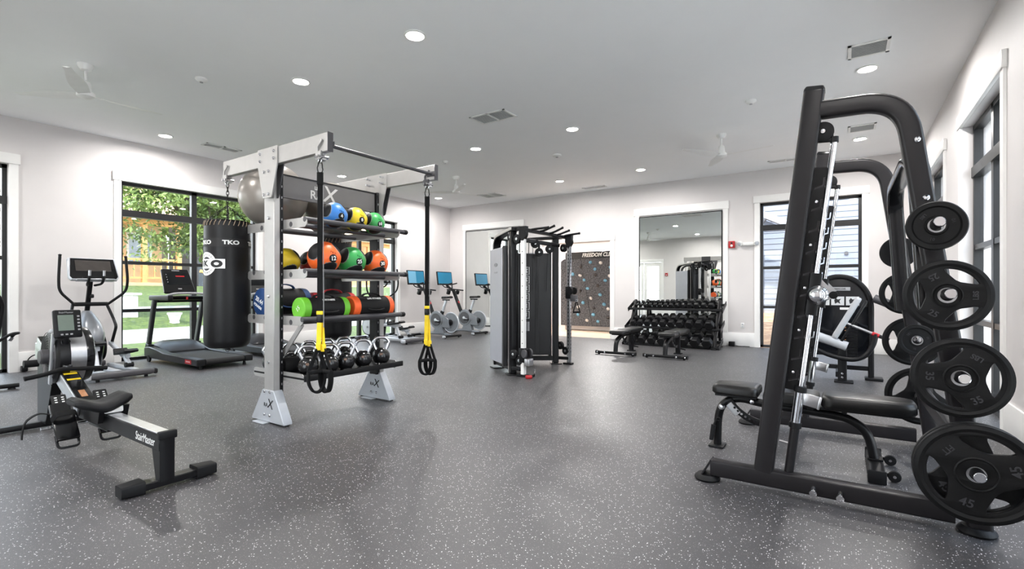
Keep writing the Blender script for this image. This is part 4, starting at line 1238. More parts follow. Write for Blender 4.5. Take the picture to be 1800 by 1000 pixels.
# ------------------------------------------------------------------ rowing machine
RO = V((-3.45, 1.31, 0))
row = thing('rowing_machine', 'black and silver air rowing machine nearest on the floor', 'rowing machine', RO)
def W(root, off):
    """builder in world coordinates for a thing standing at off"""
    def f(m, name, material, label=None, parent=None, ang=38, kind=None):
        m.xf(Matrix.Translation(-V(off)))
        return m.build(name, material, parent or root, label, ang=ang, kind=kind)
    return f
R_ = W(row, RO)
M['rail_al'] = mat('brushed aluminium rail', (196, 198, 202), 0.32, 0.85, var=0.04)
M['lcd'] = mat('grey green display', (104, 116, 106), 0.25, var=0.03)
M['wood_bit'] = mat('brown label', (150, 104, 70), 0.5)
yc = 1.31
R_(MB().box(-4.95, -3.395, yc-0.043, yc+0.043, 0.235, 0.335, 0.006, 1), 'seat_rail', M['black'])
R_(MB().box(-4.9, -3.42, yc-0.036, yc+0.036, 0.335, 0.341, 0.002, 1), 'rail_track', M['rail_al'], 'brushed aluminium track')
R_(MB().box(-3.415, -3.378, yc-0.05, yc+0.05, 0.305, 0.355, 0.008, 2), 'rail_end_cap', M['rubber'])
R_(MB().prism([(-3.395, 0.05), (-3.395, 0.335), (-3.51, 0.235), (-3.455, 0.05)], 'y', yc-0.04, yc+0.04, 0.004), 'rear_leg', M['black'])
R_(MB().box(-3.50, -3.41, 1.15, 1.54, 0.018, 0.062, 0.006, 1), 'rear_foot_bar', M['black'])
for y0, y1 in ((1.085, 1.20), (1.48, 1.60)):
    R_(MB().sweep([(-3.455, y0, 0.042), (-3.455, y1, 0.042)] if y0 < 1.3 else [(-3.455, y0, 0.042), (-3.455, y1, 0.042)], rsec(0.115, 0.078, 0.014, 3), (1, 0, 0), scales=[0.82, 1.0] if y0 < 1.3 else [1.0, 0.82]), 'foot_cap', M['rubber'])
lettering('StairMaster', 0.075, frame((-3.60, yc-0.0445, 0.282), (1, 0, 0), (0, -1, 0)), M['white_pr'], row, 0.001, shear=0.1, sx=0.82).matrix_basis = Matrix.Translation(-RO)
# seat
m = MB()
rings = []
for i in range(13):
    s_ = -1 + 2*i/12.0
    yy = yc - 0.05 + s_*0.160
    dz = 0.020*math.cos(s_*PI*1.0)*-1 + 0.012*abs(s_)
    hw = 0.125*(1-0.25*abs(s_)**4)
    e = 1.0 if abs(s_) < 0.95 else 0.6
    rings.append([(-4.34 + a*hw, yy, 0.412 + dz + b*e) for a, b in ((-1, -0.02), (-0.97, 0.012), (-0.8, 0.028), (-0.3, 0.024), (0.3, 0.024), (0.8, 0.026), (0.97, 0.01), (1, -0.02), (0.85, -0.036), (-0.85, -0.036))])
m.faces_from(rings)
R_(m, 'seat', M['rubber'], ang=60)
R_(MB().box(-4.44, -4.24, yc-0.055, yc+0.055, 0.345, 0.392, 0.01, 2), 'seat_carriage', M['white_pl'], 'white seat carriage')
R_(MB().prism([(-4.45, 0.392), (-4.23, 0.392), (-4.27, 0.30), (-4.41, 0.30)], 'y', yc+0.056, yc+0.085), 'carriage_side', M['black'])
R_(MB().prism([(-4.45, 0.392), (-4.23, 0.392), (-4.27, 0.28), (-4.41, 0.28)], 'y', yc-0.085, yc-0.056), 'carriage_side', M['black'])
for x in (-4.41, -4.27):
    R_(MB().cyl((x, yc-0.05, 0.36), (x, yc+0.05, 0.36), 0.02, n=14), 'seat_roller', M['rubber'])
# inclined main beam
A, B = V((-4.80, yc, 0.30)), V((-5.86, yc, 0.735))
R_(MB().sweep([A, B], rsec(0.11, 0.12, 0.008), (0, 1, 0)), 'main_beam', M['rail_al'], 'silver inclined beam')
T_ = (B-A).normalized(); N_ = V((0, 1, 0)).cross(T_); N_ = N_ if N_.z > 0 else -N_
R_(MB().sweep([A + N_*0.065, B + N_*0.065], rsec(0.105, 0.012, 0.003), (0, 1, 0)), 'beam_cover', M['blackgloss'])
for k, (t_, mt, l_) in enumerate(((0.30, 'yellow', 0.012), (0.38, 'yellow', 0.012), (0.10, 'wood_bit', 0.05))):
    p = A + T_*(B-A).length*t_ + N_*0.0715
    R_(MB().sweep([p - T_*l_, p + T_*l_], rsec(0.085 if k < 2 else 0.04, 0.002, 0.0005), (0, 1, 0)), 'sticker', M[mt])
p = A + T_*(B-A).length*0.34 + N_*0.072
R_(MB().sweep([p - T_*0.03, p + T_*0.03], rsec(0.085, 0.0015, 0.0005), (0, 1, 0)), 'sticker', M['black'])
p = A + T_*(B-A).length*0.2 + N_*0.09
R_(MB().cyl(p - N_*0.02, p + N_*0.03, 0.016, 0.012, n=14), 'damper_knob', M['rubber'])
R_(MB().prism([(-5.93, 0.74), (-5.70, 0.74), (-5.60, 0.62), (-5.93, 0.60)], 'y', yc-0.05, yc+0.05, 0.006), 'beam_head', M['rail_al'])
R_(MB().prism([(-5.925, 0.05), (-5.69, 0.05), (-5.52, 0.40), (-5.66, 0.55), (-5.925, 0.68)], 'y', yc-0.035, yc+0.035, 0.004), 'front_leg', M['black'])
R_(MB().box(-5.87, -5.79, 0.98, 1.66, 0.012, 0.06, 0.008, 2), 'front_foot_bar', M['black'])
for y in (0.99, 1.65):
    R_(MB().cyl((-5.83, y-0.012, 0.035), (-5.83, y+0.012, 0.035), 0.035, n=18), 'transport_wheel', M['rubber'])
# fan wheel in its cage
fc = V((-5.38, 0, 0.665))
R_(MB().lathe([(0.05, 0.0), (0.19, 0.004), (0.222, 0.02), (0.228, 0.05), (0.228, 0.085)], (fc.x, 1.225, fc.z), (0, 1, 0), 40, cap=True), 'fan_cage', M['black'])
R_(MB().lathe([(0.2295, 0.085), (0.2295, 0.185)], (fc.x, 1.225, fc.z), (0, 1, 0), 48, cap=False), 'fan_rim', M['steel'], 'perforated steel rim band')
R_(MB().lathe([(0.228, 0.185), (0.228, 0.215), (0.22, 0.238), (0.19, 0.25), (0.05, 0.252)], (fc.x, 1.225, fc.z), (0, 1, 0), 40, cap=True), 'fan_cage', M['blackgloss'])
R_(MB().lathe([(0.06, 0.0), (0.06, 0.05), (0.05, 0.06), (0.0, 0.06)], (fc.x, 1.226, fc.z), (0, -1, 0), 24), 'hub_cover', M['dkgrey'])
for k in range(7):
    R_(MB().torus((fc.x, 1.222, fc.z), 0.075 + 0.02*k, 0.003, (0, 1, 0), 36, 5), 'cage_ring', M['dkgrey'])
R_(MB().cyl((-5.55, 1.20, 0.60), (-5.55, 1.11, 0.60), 0.03, n=18), 'axle_stub', M['rubber'])
# monitor on its arm
R_(MB().sweep([(-5.30, 1.215, 0.45), (-5.22, 1.215, 0.86)], rsec(0.02, 0.035, 0.004), (0, 1, 0)), 'monitor_arm', M['rail_al'], 'silver monitor arm')
R_(MB().obox((-5.15, 1.285, 0.935), (0.035, 0.178, 0.225), (0, -10, 6), 0.012, 3), 'monitor', M['black'])
Mm = Matrix.Translation((-5.15, 1.285, 0.935)) @ Euler((0, math.radians(-10), math.radians(6))).to_matrix().to_4x4()
def mon(c, s_, nm, mt, lb=None):
    m = MB(); m.obox(c, s_, None, 0.001, 1); m.xf(Mm); return R_(m, nm, mt, lb)
mon((0.0185, -0.015, 0.008), (0.002, 0.10, 0.125), 'display', M['lcd'], 'grey green display')
for k in range(5): mon((0.0185, 0.066, -0.05+0.027*k), (0.004, 0.016, 0.012), 'button', M['grey_pr'])
for k in range(3): mon((0.0185, -0.045+0.03*k, -0.085), (0.004, 0.016, 0.012), 'button', M['grey_pr'])
lettering('StairMaster', 0.02, Mm @ frame((0.0185, -0.01, 0.09), (0, 1, 0), (1, 0, 0)), M['grey_pr'], row, 0.001).matrix_basis = Matrix.Translation(-RO)
R_(MB().cyl((-5.18, 1.285, 0.83), (-5.2, 1.285, 0.76), 0.02, n=14).torus((-5.19, 1.285, 0.785), 0.026, 0.006, (1, 0, 0.2), 18, 6), 'handle_hook', M['black'])
# pull handle
R_(MB().tube(smooth_path([(-5.05, 1.02, 0.545), (-5.05, 1.12, 0.56), (-5.06, 1.22, 0.585), (-5.06, 1.27, 0.585), (-5.06, 1.33, 0.58), (-5.05, 1.42, 0.575), (-5.05, 1.51, 0.565)], 4), 0.0165, 12), 'pull_handle', M['foam'])
R_(MB().obox((-5.09, 1.27, 0.60), (0.07, 0.05, 0.035), None, 0.008), 'handle_hub', M['blackgloss'])
R_(MB().cyl((-5.06, 1.015, 0.543), (-5.06, 1.028, 0.545), 0.018, n=14), 'handle_cap', M['rubber'])
# foot plates with straps
for y, s_ in ((1.175, -1), (1.425, 1)):
    m = MB()
    c = V((-4.78, y, 0.235))
    rot = Euler((0, math.radians(-42), 0)).to_matrix()
    m.obox(c, (0.03, 0.135, 0.31), rot, 0.01)
    R_(m, 'foot_plate', M['blackgloss'])
    m = MB().obox(c + rot @ V((0.0, 0, 0.185)), (0.022, 0.09, 0.10), rot, 0.02, 3)
    R_(m, 'heel_rest', M['rubber'])
    for q in range(6):
        R_(MB().obox(c + rot @ V((0.012, -0.02 if q % 2 else 0.02, 0.165 + 0.02*(q//2))), (0.004, 0.016, 0.008), rot, 0.002), 'adjuster_slot', M['white_pl'])
    R_(MB().sweep(smooth_path([c + rot @ V((0.02, -0.075, 0.01)), c + rot @ V((0.075, -0.05, 0.02)), c + rot @ V((0.085, 0.0, 0.02)), c + rot @ V((0.075, 0.05, 0.02)), c + rot @ V((0.02, 0.075, 0.01))], 4), rsec(0.045, 0.006, 0.002), rot @ V((0, 0, 1))), 'foot_strap', M['strap'])
    R_(MB().tube(fillet([c + rot @ V((-0.02, -0.06, -0.10)), c + rot @ V((-0.03, -0.06, -0.20)), c + rot @ V((-0.03, 0.06, -0.20)), c + rot @ V((-0.02, 0.06, -0.10))], 0.03, 4), 0.009, 8), 'plate_loop', M['black'])
R_(MB().cyl((-4.80, 1.05, 0.20), (-4.80, 1.55, 0.20), 0.01, n=12), 'foot_axle', M['chrome'])
R_(MB().sweep(smooth_path([(-4.78, 1.10, 0.30), (-4.80, 1.04, 0.315), (-4.84, 0.985, 0.27), (-4.85, 0.965, 0.20), (-4.845, 0.96, 0.14)], 5), rsec(0.034, 0.006, 0.002), (1, 0, 0)), 'loose_strap', M['strap'])
R_(MB().sweep([(-4.72, yc, 0.245), (-4.45, yc, 0.245)], rsec(0.05, 0.05, 0.006), (0, 1, 0)).cyl((-4.72, yc, 0.20), (-4.35, yc, 0.20), 0.008, n=10), 'lower_bracket', M['black'])

# ------------------------------------------------------------------ ellipticals
M['ellgrey'] = mat('silver grey plastic shroud', (138, 141, 146), 0.32, 0.35, var=0.04)
M['ellscreen'] = mat('reflective console glass', (70, 66, 64), 0.12, var=0.1)
def elliptical(y, label):
    o = V((-9.0, y, 0))
    t = thing('elliptical_trainer', label, 'elliptical trainer', o, 0, 'elliptical trainers facing the windows')
    E = W(t, (-9.0, 0, 0))            # local coordinates: x world, y centred on the machine
    # base
    E(MB().sweep([(-9.85, 0, 0.07), (-8.15, 0, 0.07)], rsec(0.10, 0.07, 0.015), (0, 1, 0)), 'base_rail', M['silver_lt'])
    for yy in (-0.19, 0.19):
        E(MB().sweep([(-9.2, yy, 0.085), (-8.15, yy, 0.085)], rsec(0.07, 0.06, 0.012), (0, 1, 0)), 'roller_track', M['silver_lt'], 'silver roller track')
    m = MB()
    m.sweep([(-8.12, -0.36, 0.075), (-8.12, -0.30, 0.075), (-8.12, 0.30, 0.075), (-8.12, 0.36, 0.075)], rsec(0.15, 0.085, 0.03, 4), (1, 0, 0), scales=[0.75, 1, 1, 0.75])
    E(m, 'rear_stabilizer', M['dkgrey'])
    for yy in (-0.37, 0.37):
        E(MB().obox((-8.12, yy, 0.07), (0.13, 0.05, 0.075), None, 0.02, 3), 'stabilizer_cap', M['silver_lt'] if yy < 0 else M['rubber'])
    E(MB().obox((-9.8, 0, 0.06), (0.14, 0.6, 0.08), None, 0.02), 'front_stabilizer', M['dkgrey'])
    for x in (-8.12, -9.8):
        for yy in (-0.27, 0.27): E(MB().cyl((x, yy, 0.0), (x, yy, 0.04), 0.022, n=14), 'levelling_foot', M['rubber'])
    # shroud: egg shaped upper body and black lower body
    rings = []
    for i in range(15):
        s_ = i/14.0
        z = 0.30 + 0.60*s_
        k = math.sin(PI*min(1, 0.22 + 0.70*s_))
        cx = -9.42 - 0.10*s_ + 0.0
        rx, ry = 0.30*k, 0.185*k
        rings.append([(cx + rx*math.cos(2*PI*j/28), ry*math.sin(2*PI*j/28), z) for j in range(28)])
    E(MB().faces_from(rings), 'shroud', M['ellgrey'], 'silver grey rounded shroud', ang=60)
    rings = []
    for i in range(8):
        s_ = i/7.0
        rings.append([(-9.42 + (0.26 + 0.04*s_)*math.cos(2*PI*j/24), (0.13 + 0.04*s_)*math.sin(2*PI*j/24), 0.08 + 0.30*s_) for j in range(24)])
    E(MB().faces_from(rings), 'lower_shroud', M['blackgloss'], ang=60)
    for yy in (-0.17, 0.17):
        E(MB().lathe([(0.0, 0.0), (0.18, 0.0), (0.195, 0.012), (0.195, 0.03), (0.18, 0.042), (0.0, 0.042)], (-9.52, yy*0.9, 0.34), (0, 1 if yy > 0 else -1, 0), 40, cap=False), 'crank_disc', M['silver_lt'])
        E(MB().torus((-9.52, yy*0.9 + (0.02 if yy > 0 else -0.02), 0.34), 0.20, 0.016, (0, 1, 0), 40, 8), 'disc_rim', M['rubber'])
        E(MB().cyl((-9.52, yy*0.9, 0.34), (-9.52, yy*1.4, 0.34), 0.03, n=16), 'crank_axle', M['steel'])
    # mast, cross tube, console
    E(MB().sweep([(-9.52, 0, 0.86), (-9.36, 0, 1.36)], rsec(0.06, 0.05, 0.015), (0, 1, 0)), 'mast', M['black'])
    E(MB().lathe([(0.045, -0.01), (0.05, 0.0), (0.042, 0.03)], (-9.52, 0, 0.86), (0.3, 0, 1), 20), 'mast_collar', M['rubber'])
    E(MB().cyl((-9.38, -0.21, 1.0), (-9.38, 0.21, 1.0), 0.030, n=18), 'cross_tube', M['rubber'])
    E(MB().obox((-9.43, 0.03, 1.12), (0.05, 0.06, 0.06), None, 0.015), 'mast_knob', M['black'])
    MC = Matrix.Translation((-9.33, 0.02, 1.52)) @ Euler((0, math.radians(-22), 0)).to_matrix().to_4x4()
    def con(m, nm, mt, lb=None): m.xf(MC); return E(m, nm, mt, lb)
    con(MB().prism([(-0.27, 0.17), (0.27, 0.17), (0.285, 0.15), (0.30, -0.14), (0.27, -0.185), (-0.27, -0.185), (-0.30, -0.14), (-0.285, 0.15)], 'x', -0.03, 0.03, 0.012), 'console', M['silver_lt'])
    con(MB().prism([(-0.255, 0.158), (0.255, 0.158), (0.285, -0.13), (0.26, -0.165), (-0.26, -0.165), (-0.285, -0.13)], 'x', 0.028, 0.034, 0.003), 'console_face', M['blackgloss'])
    con(MB().obox((0.0355, 0.0, 0.04), (0.003, 0.42, 0.17)), 'display', M['ellscreen'])
    con(MB().obox((0.045, 0.0, -0.195), (0.10, 0.44, 0.014), None, 0.005), 'tray', M['silver_lt'])
    for yy in (-0.07, 0.10):
        E(MB().tube(fillet([(-9.36, yy*0.5, 1.28), (-9.24, yy, 1.30), (-9.16, yy, 1.36), (-9.14, yy, 1.50)], 0.05, 4), 0.017, 10), 'fixed_handle', M['rubber'])
        E(MB().cyl((-9.146, yy, 1.42), (-9.14, yy, 1.50), 0.0185, n=12), 'pulse_grip', M['steel'])
    # swinging arms: one forward, one back
    for s_, dx in ((-1, -0.15), (1, 0.14)):
        E(MB().tube(fillet([(-9.32 + dx*0.25, s_*0.19, 1.0), (-9.22 + dx*0.8, s_*0.36, 1.19), (-9.20 + dx, s_*0.365, 1.36), (-9.22 + dx, s_*0.345, 1.72)], 0.08, 5), 0.0185, 12), 'swing_arm', M['rubber'])
        E(MB().lathe([(0.02, 0), (0.023, 0.012), (0.0, 0.022)], (-9.22 + dx, s_*0.345, 1.71), (0, 0, 1), 14), 'arm_cap', M['rubber'])
        E(MB().tube(fillet([(-9.38, s_*0.2, 1.0), (-9.28 - dx*0.4, s_*0.27, 0.78), (-9.1 - dx*0.8, s_*0.27, 0.66), (-9.22 - dx*0.8, s_*0.25, 0.40)], 0.05, 4), 0.02, 10), 'lower_arm', M['black'])
        # pedal link and pedal
        pz = 0.30 if s_ > 0 else 0.44
        px_ = -8.62 if s_ > 0 else -8.52
        E(MB().sweep([(-9.24 - dx*0.8, s_*0.24, 0.40), (px_-0.1, s_*0.2, pz-0.04), (px_+0.12, s_*0.19, pz-0.03)], rsec(0.05, 0.06, 0.012), (0, 1, 0)), 'pedal_link', M['silver_lt'])
        E(MB().sweep([(px_, s_*0.19, pz-0.05), (px_+0.15 if s_ > 0 else px_+0.1, s_*0.19, 0.15)], rsec(0.05, 0.055, 0.01), (0, 1, 0)), 'roller_arm', M['silver_lt'])
        E(MB().cyl((px_+0.14, s_*0.19-0.05, 0.145), (px_+0.14, s_*0.19+0.05, 0.145), 0.035, n=18), 'roller', M['rubber'])
        m = MB().prism([(-0.22, -0.01), (0.20, 0.0), (0.22, 0.02), (0.18, 0.05), (0.16, 0.03), (-0.16, 0.025), (-0.20, 0.085), (-0.225, 0.08)], 'y', -0.085, 0.085, 0.008)
        m.xf(Matrix.Translation((px_, s_*0.2, pz)) @ Euler((0, math.radians(-8), 0)).to_matrix().to_4x4())
        E(m, 'pedal', M['rubber'])
    return t
elliptical(2.60, 'silver and black elliptical trainer behind the rower, beside a window')
elliptical(8.10, 'second elliptical trainer, half hidden behind the storage rig')

# ------------------------------------------------------------------ treadmills
M['deck'] = mat('dark grey treadmill body', (38, 39, 42), 0.4, 0.0, spec=0.35, var=0.05)
M['belt'] = mat('running belt', (34, 34, 35), 0.7, spec=0.3, var=0.08, bump=0.3, bscale=300)
def treadmill(y, label):
    t = thing('treadmill', label, 'treadmill', (-9.0, y, 0), 0, 'treadmills facing the windows')
    E = W(t, (-9.0, 0, 0))
    for s_ in (-1, 1):
        E(MB().prism([(-9.93, 0.09), (-9.93, 0.23), (-9.75, 0.255), (-9.45, 0.225), (-9.2, 0.185), (-8.05, 0.165), (-8.03, 0.15), (-8.03, 0.065), (-9.6, 0.065)], 'y', s_*0.425, s_*0.30, 0.012), 'side_rail', M['deck'])
        E(MB().prism([(-9.93, 0.22), (-9.90, 0.30), (-9.78, 0.28), (-9.80, 0.22)], 'y', s_*0.415, s_*0.33, 0.008), 'upright_socket', M['deck'])
        E(MB().sweep([(-9.90, s_*0.375, 0.20), (-9.64, s_*0.375, 1.05)], rsec(0.055, 0.11, 0.02), (0, 1, 0)), 'upright', M['deck'])
        E(MB().sweep(fillet([(-9.78, s_*0.375, 1.08), (-9.05, s_*0.375, 1.085)], 0.1), rsec(0.065, 0.085, 0.02, 4), (0, 1, 0)), 'handrail', M['deck'])
        E(MB().obox((-9.04, s_*0.375, 1.083), (0.05, 0.072, 0.09), None, 0.02, 3), 'handrail_cap', M['rubber'])
        E(MB().cyl((-9.75, s_*0.40, 0.055), (-9.75, s_*0.43, 0.055), 0.055, n=20), 'front_wheel', M['rubber'])
        E(MB().cyl((-8.12, s_*0.33, 0.0), (-8.12, s_*0.33, 0.07), 0.028, 0.016, n=14), 'levelling_foot', M['rubber'])
        E(MB().box(-8.05, -8.02, s_*0.42, s_*0.30, 0.07, 0.165, 0.012, 2), 'end_cap', M['rubber'])
    # motor hood
    rings = []
    for x, z0, h in ((-9.93, 0.2, 0.02), (-9.90, 0.2, 0.12), (-9.80, 0.2, 0.145), (-9.60, 0.19, 0.13), (-9.45, 0.18, 0.08), (-9.36, 0.165, 0.02)):
        rings.append([(x, yy, z0 + h*(1 - abs(yy/0.33)**6*0.5)) for yy in [(-0.33 + 0.66*k/10) for k in range(11)]] + [(x, 0.33, 0.1), (x, -0.33, 0.1)])
    E(MB().faces_from(rings), 'motor_hood', M['deck'])
    E(MB().box(-9.45, -8.07, -0.285, 0.285, 0.135, 0.158, 0.004, 1), 'running_belt', M['belt'])
    E(MB().cyl((-8.075, -0.285, 0.113), (-8.075, 0.285, 0.113), 0.046, n=20), 'rear_roller', M['belt'])
    E(MB().box(-9.4, -8.10, -0.30, 0.30, 0.06, 0.10), 'deck_frame', M['black'])
    # console
    E(MB().sweep([(-9.66, -0.36, 1.03), (-9.66, 0.36, 1.03)], rsec(0.10, 0.06, 0.02), (1, 0, 0)), 'cross_bar', M['black'])
    E(MB().sweep(smooth_path([(-9.40, -0.34, 1.09), (-9.32, -0.25, 1.14), (-9.30, -0.12, 1.155), (-9.30, 0.12, 1.155), (-9.32, 0.25, 1.14), (-9.40, 0.34, 1.09)], 4), csec(0.02, 10), (0, 0, 1)), 'hand_grip', M['grey_pr'])
    E(MB().prism([(-9.72, 1.02), (-9.45, 1.05), (-9.42, 1.10), (-9.66, 1.12)], 'y', -0.33, 0.33, 0.012), 'control_tray', M['black'])
    MC = Matrix.Translation((-9.72, 0.0, 1.365)) @ Euler((0, math.radians(-30), 0)).to_matrix().to_4x4()
    def con(m, nm, mt, lb=None): m.xf(MC); return E(m, nm, mt, lb)
    con(MB().prism([(-0.215, 0.225), (-0.195, 0.245), (0.195, 0.245), (0.215, 0.225), (0.245, -0.22), (0.225, -0.24), (-0.225, -0.24), (-0.245, -0.22)], 'x', -0.03, 0.02, 0.012), 'console', M['black'])
    con(MB().obox((0.022, 0, 0.04), (0.003, 0.37, 0.24)), 'display', M['screen'])
    con(MB().obox((0.0245, 0.05, 0.09), (0.001, 0.14, 0.02)), 'display_banner', M['red'])
    for k in range(4): con(MB().obox((0.0245, -0.16, 0.12 - 0.05*k), (0.001, 0.012, 0.012)), 'display_icon', M['grey_pr'])
    con(MB().obox((0.0235, 0, 0.205), (0.002, 0.12, 0.015)), 'badge', M['grey_pr'])
    con(MB().obox((0.0235, 0, -0.165), (0.004, 0.06, 0.02), None, 0.001), 'stop_button', M['grey_pr'])
    E(MB().obox((-9.40, 0.02, 1.07), (0.02, 0.03, 0.05), None, 0.006), 'safety_clip', M['red'])
    E(MB().obox((-8.30, -0.4265, 0.115), (0.20, 0.003, 0.06)), 'side_badge', M['red'], 'red side badge')
    lettering('STAR TRAC', 0.026, frame((-8.30, -0.4285, 0.115), (1, 0, 0), (0, -1, 0)), M['white_pr'], t, 0.001).matrix_basis = Matrix.Translation((9.0, 0, 0))
    return t
treadmill(3.905, 'dark grey treadmill in front of the window, left of the punching bag')
treadmill(5.28, 'second treadmill, mostly hidden behind the bag and rig')

# ------------------------------------------------------------------ recumbent bike at the picture edge
t = thing('recumbent_bike', 'black recumbent exercise bike cut off by the frame edge', 'exercise bike', (-8.9, 1.30, 0))
E = W(t, (-8.9, 0, 0))
E(MB().sweep([(-8.42, -0.34, 0.045), (-8.42, 0.34, 0.045)], rsec(0.09, 0.05, 0.015), (1, 0, 0)), 'rear_stabilizer', M['black'])
for yy in (-0.28, 0.28): E(MB().cyl((-8.42, yy, 0.0), (-8.42, yy, 0.025), 0.04, 0.03, n=16), 'levelling_foot', M['rubber'])
E(MB().sweep(fillet([(-8.42, 0, 0.06), (-8.75, 0, 0.22), (-9.5, 0, 0.22), (-9.85, 0, 0.10)], 0.12, 4), rsec(0.09, 0.10, 0.02), (0, 1, 0)), 'main_frame', M['black'])
E(MB().obox((-9.85, 0, 0.045), (0.10, 0.56, 0.06), None, 0.015), 'front_stabilizer', M['black'])
bt_ = Matrix.Translation((-8.62, 0, 0.85)) @ Euler((0, math.radians(14), 0)).to_matrix().to_4x4()
def bk(m, nm, mt): m.xf(bt_); return E(m, nm, mt)
bk(MB().sweep(fillet([(0, -0.2, -0.32), (0, -0.235, 0.2), (0, -0.17, 0.34), (0, 0.17, 0.34), (0, 0.235, 0.2), (0, 0.2, -0.32)], 0.09, 5), csec(0.02, 10), (1, 0, 0)), 'back_frame', M['rubber'])
m = MB(); m.merge(curve_mesh([[(-0.19, -0.30), (0.19, -0.30), (0.215, 0.2), (0.15, 0.32), (-0.15, 0.32), (-0.215, 0.2)]] + [[(cx-0.05, cz-0.012), (cx+0.05, cz-0.012), (cx+0.05, cz+0.012), (cx-0.05, cz+0.012)] for cx in (-0.1, 0.1) for cz in (-0.2, -0.1, 0.0, 0.1, 0.2)], 0.02, 0.003), Matrix(((0, 0, 1, 0), (1, 0, 0, 0), (0, 1, 0, 0), (0, 0, 0, 1))))
bk(m, 'backrest', M['blackgloss'])
E(pad(MB(), -9.06, -8.66, 0.30, 0.42, 0.0, 0.44, 0.53, 0.05), 'seat', M['vinyl'])
E(MB().sweep([(-8.78, 0, 0.24), (-8.80, 0, 0.45)], rsec(0.10, 0.12, 0.02), (0, 1, 0)), 'seat_post', M['black'])
for s_ in (-1, 1):
    E(MB().tube(fillet([(-8.70, s_*0.20, 0.56), (-8.66, s_*0.32, 0.66), (-8.70, s_*0.40, 0.665), (-8.92, s_*0.40, 0.64), (-8.97, s_*0.37, 0.58)], 0.05, 4), 0.018, 10), 'side_handle', M['rubber'])
    E(MB().cyl((-8.95, s_*0.385, 0.60), (-8.975, s_*0.365, 0.56), 0.024, n=12), 'pulse_grip', M['steel'])
    E(MB().cyl((-9.52, s_*0.10, 0.38), (-9.52 + s_*0.12, s_*0.17, 0.38 - s_*0.1), 0.018, n=12).obox((-9.52 + s_*0.12, s_*0.22, 0.38 - s_*0.1), (0.1, 0.09, 0.03), None, 0.01), 'pedal', M['rubber'])
E(MB().lathe([(0.05, 0), (0.22, 0.0), (0.25, 0.03), (0.25, 0.15), (0.22, 0.18), (0.05, 0.18)], (-9.55, -0.09, 0.40), (0, 1, 0), 36), 'drive_housing', M['ellgrey'])
E(MB().sweep(fillet([(-9.62, 0, 0.55), (-9.58, 0, 1.0), (-9.50, 0, 1.18)], 0.1, 4), rsec(0.07, 0.06, 0.015), (0, 1, 0)), 'mast', M['black'])
E(MB().obox((-9.47, 0, 1.32), (0.05, 0.50, 0.32), (0, -20, 0), 0.02, 3), 'console', M['blackgloss'])
t = thing('power_cord', 'black power cord looping from a floor plug to the baseboard', 'cord', (-10.07, 2.02, 0))
E = W(t, (-10.07, 2.02, 0))
E(MB().obox((-10.06, 2.02, 0.05), (0.09, 0.07, 0.08), None, 0.01), 'plug', M['black'])
E(MB().tube(smooth_path([(-10.04, 2.03, 0.08), (-10.03, 2.07, 0.2), (-10.02, 2.15, 0.245), (-10.0, 2.23, 0.2), (-9.95, 2.32, 0.03), (-9.85, 2.45, 0.012)], 6), 0.008, 8), 'cable', M['black'])
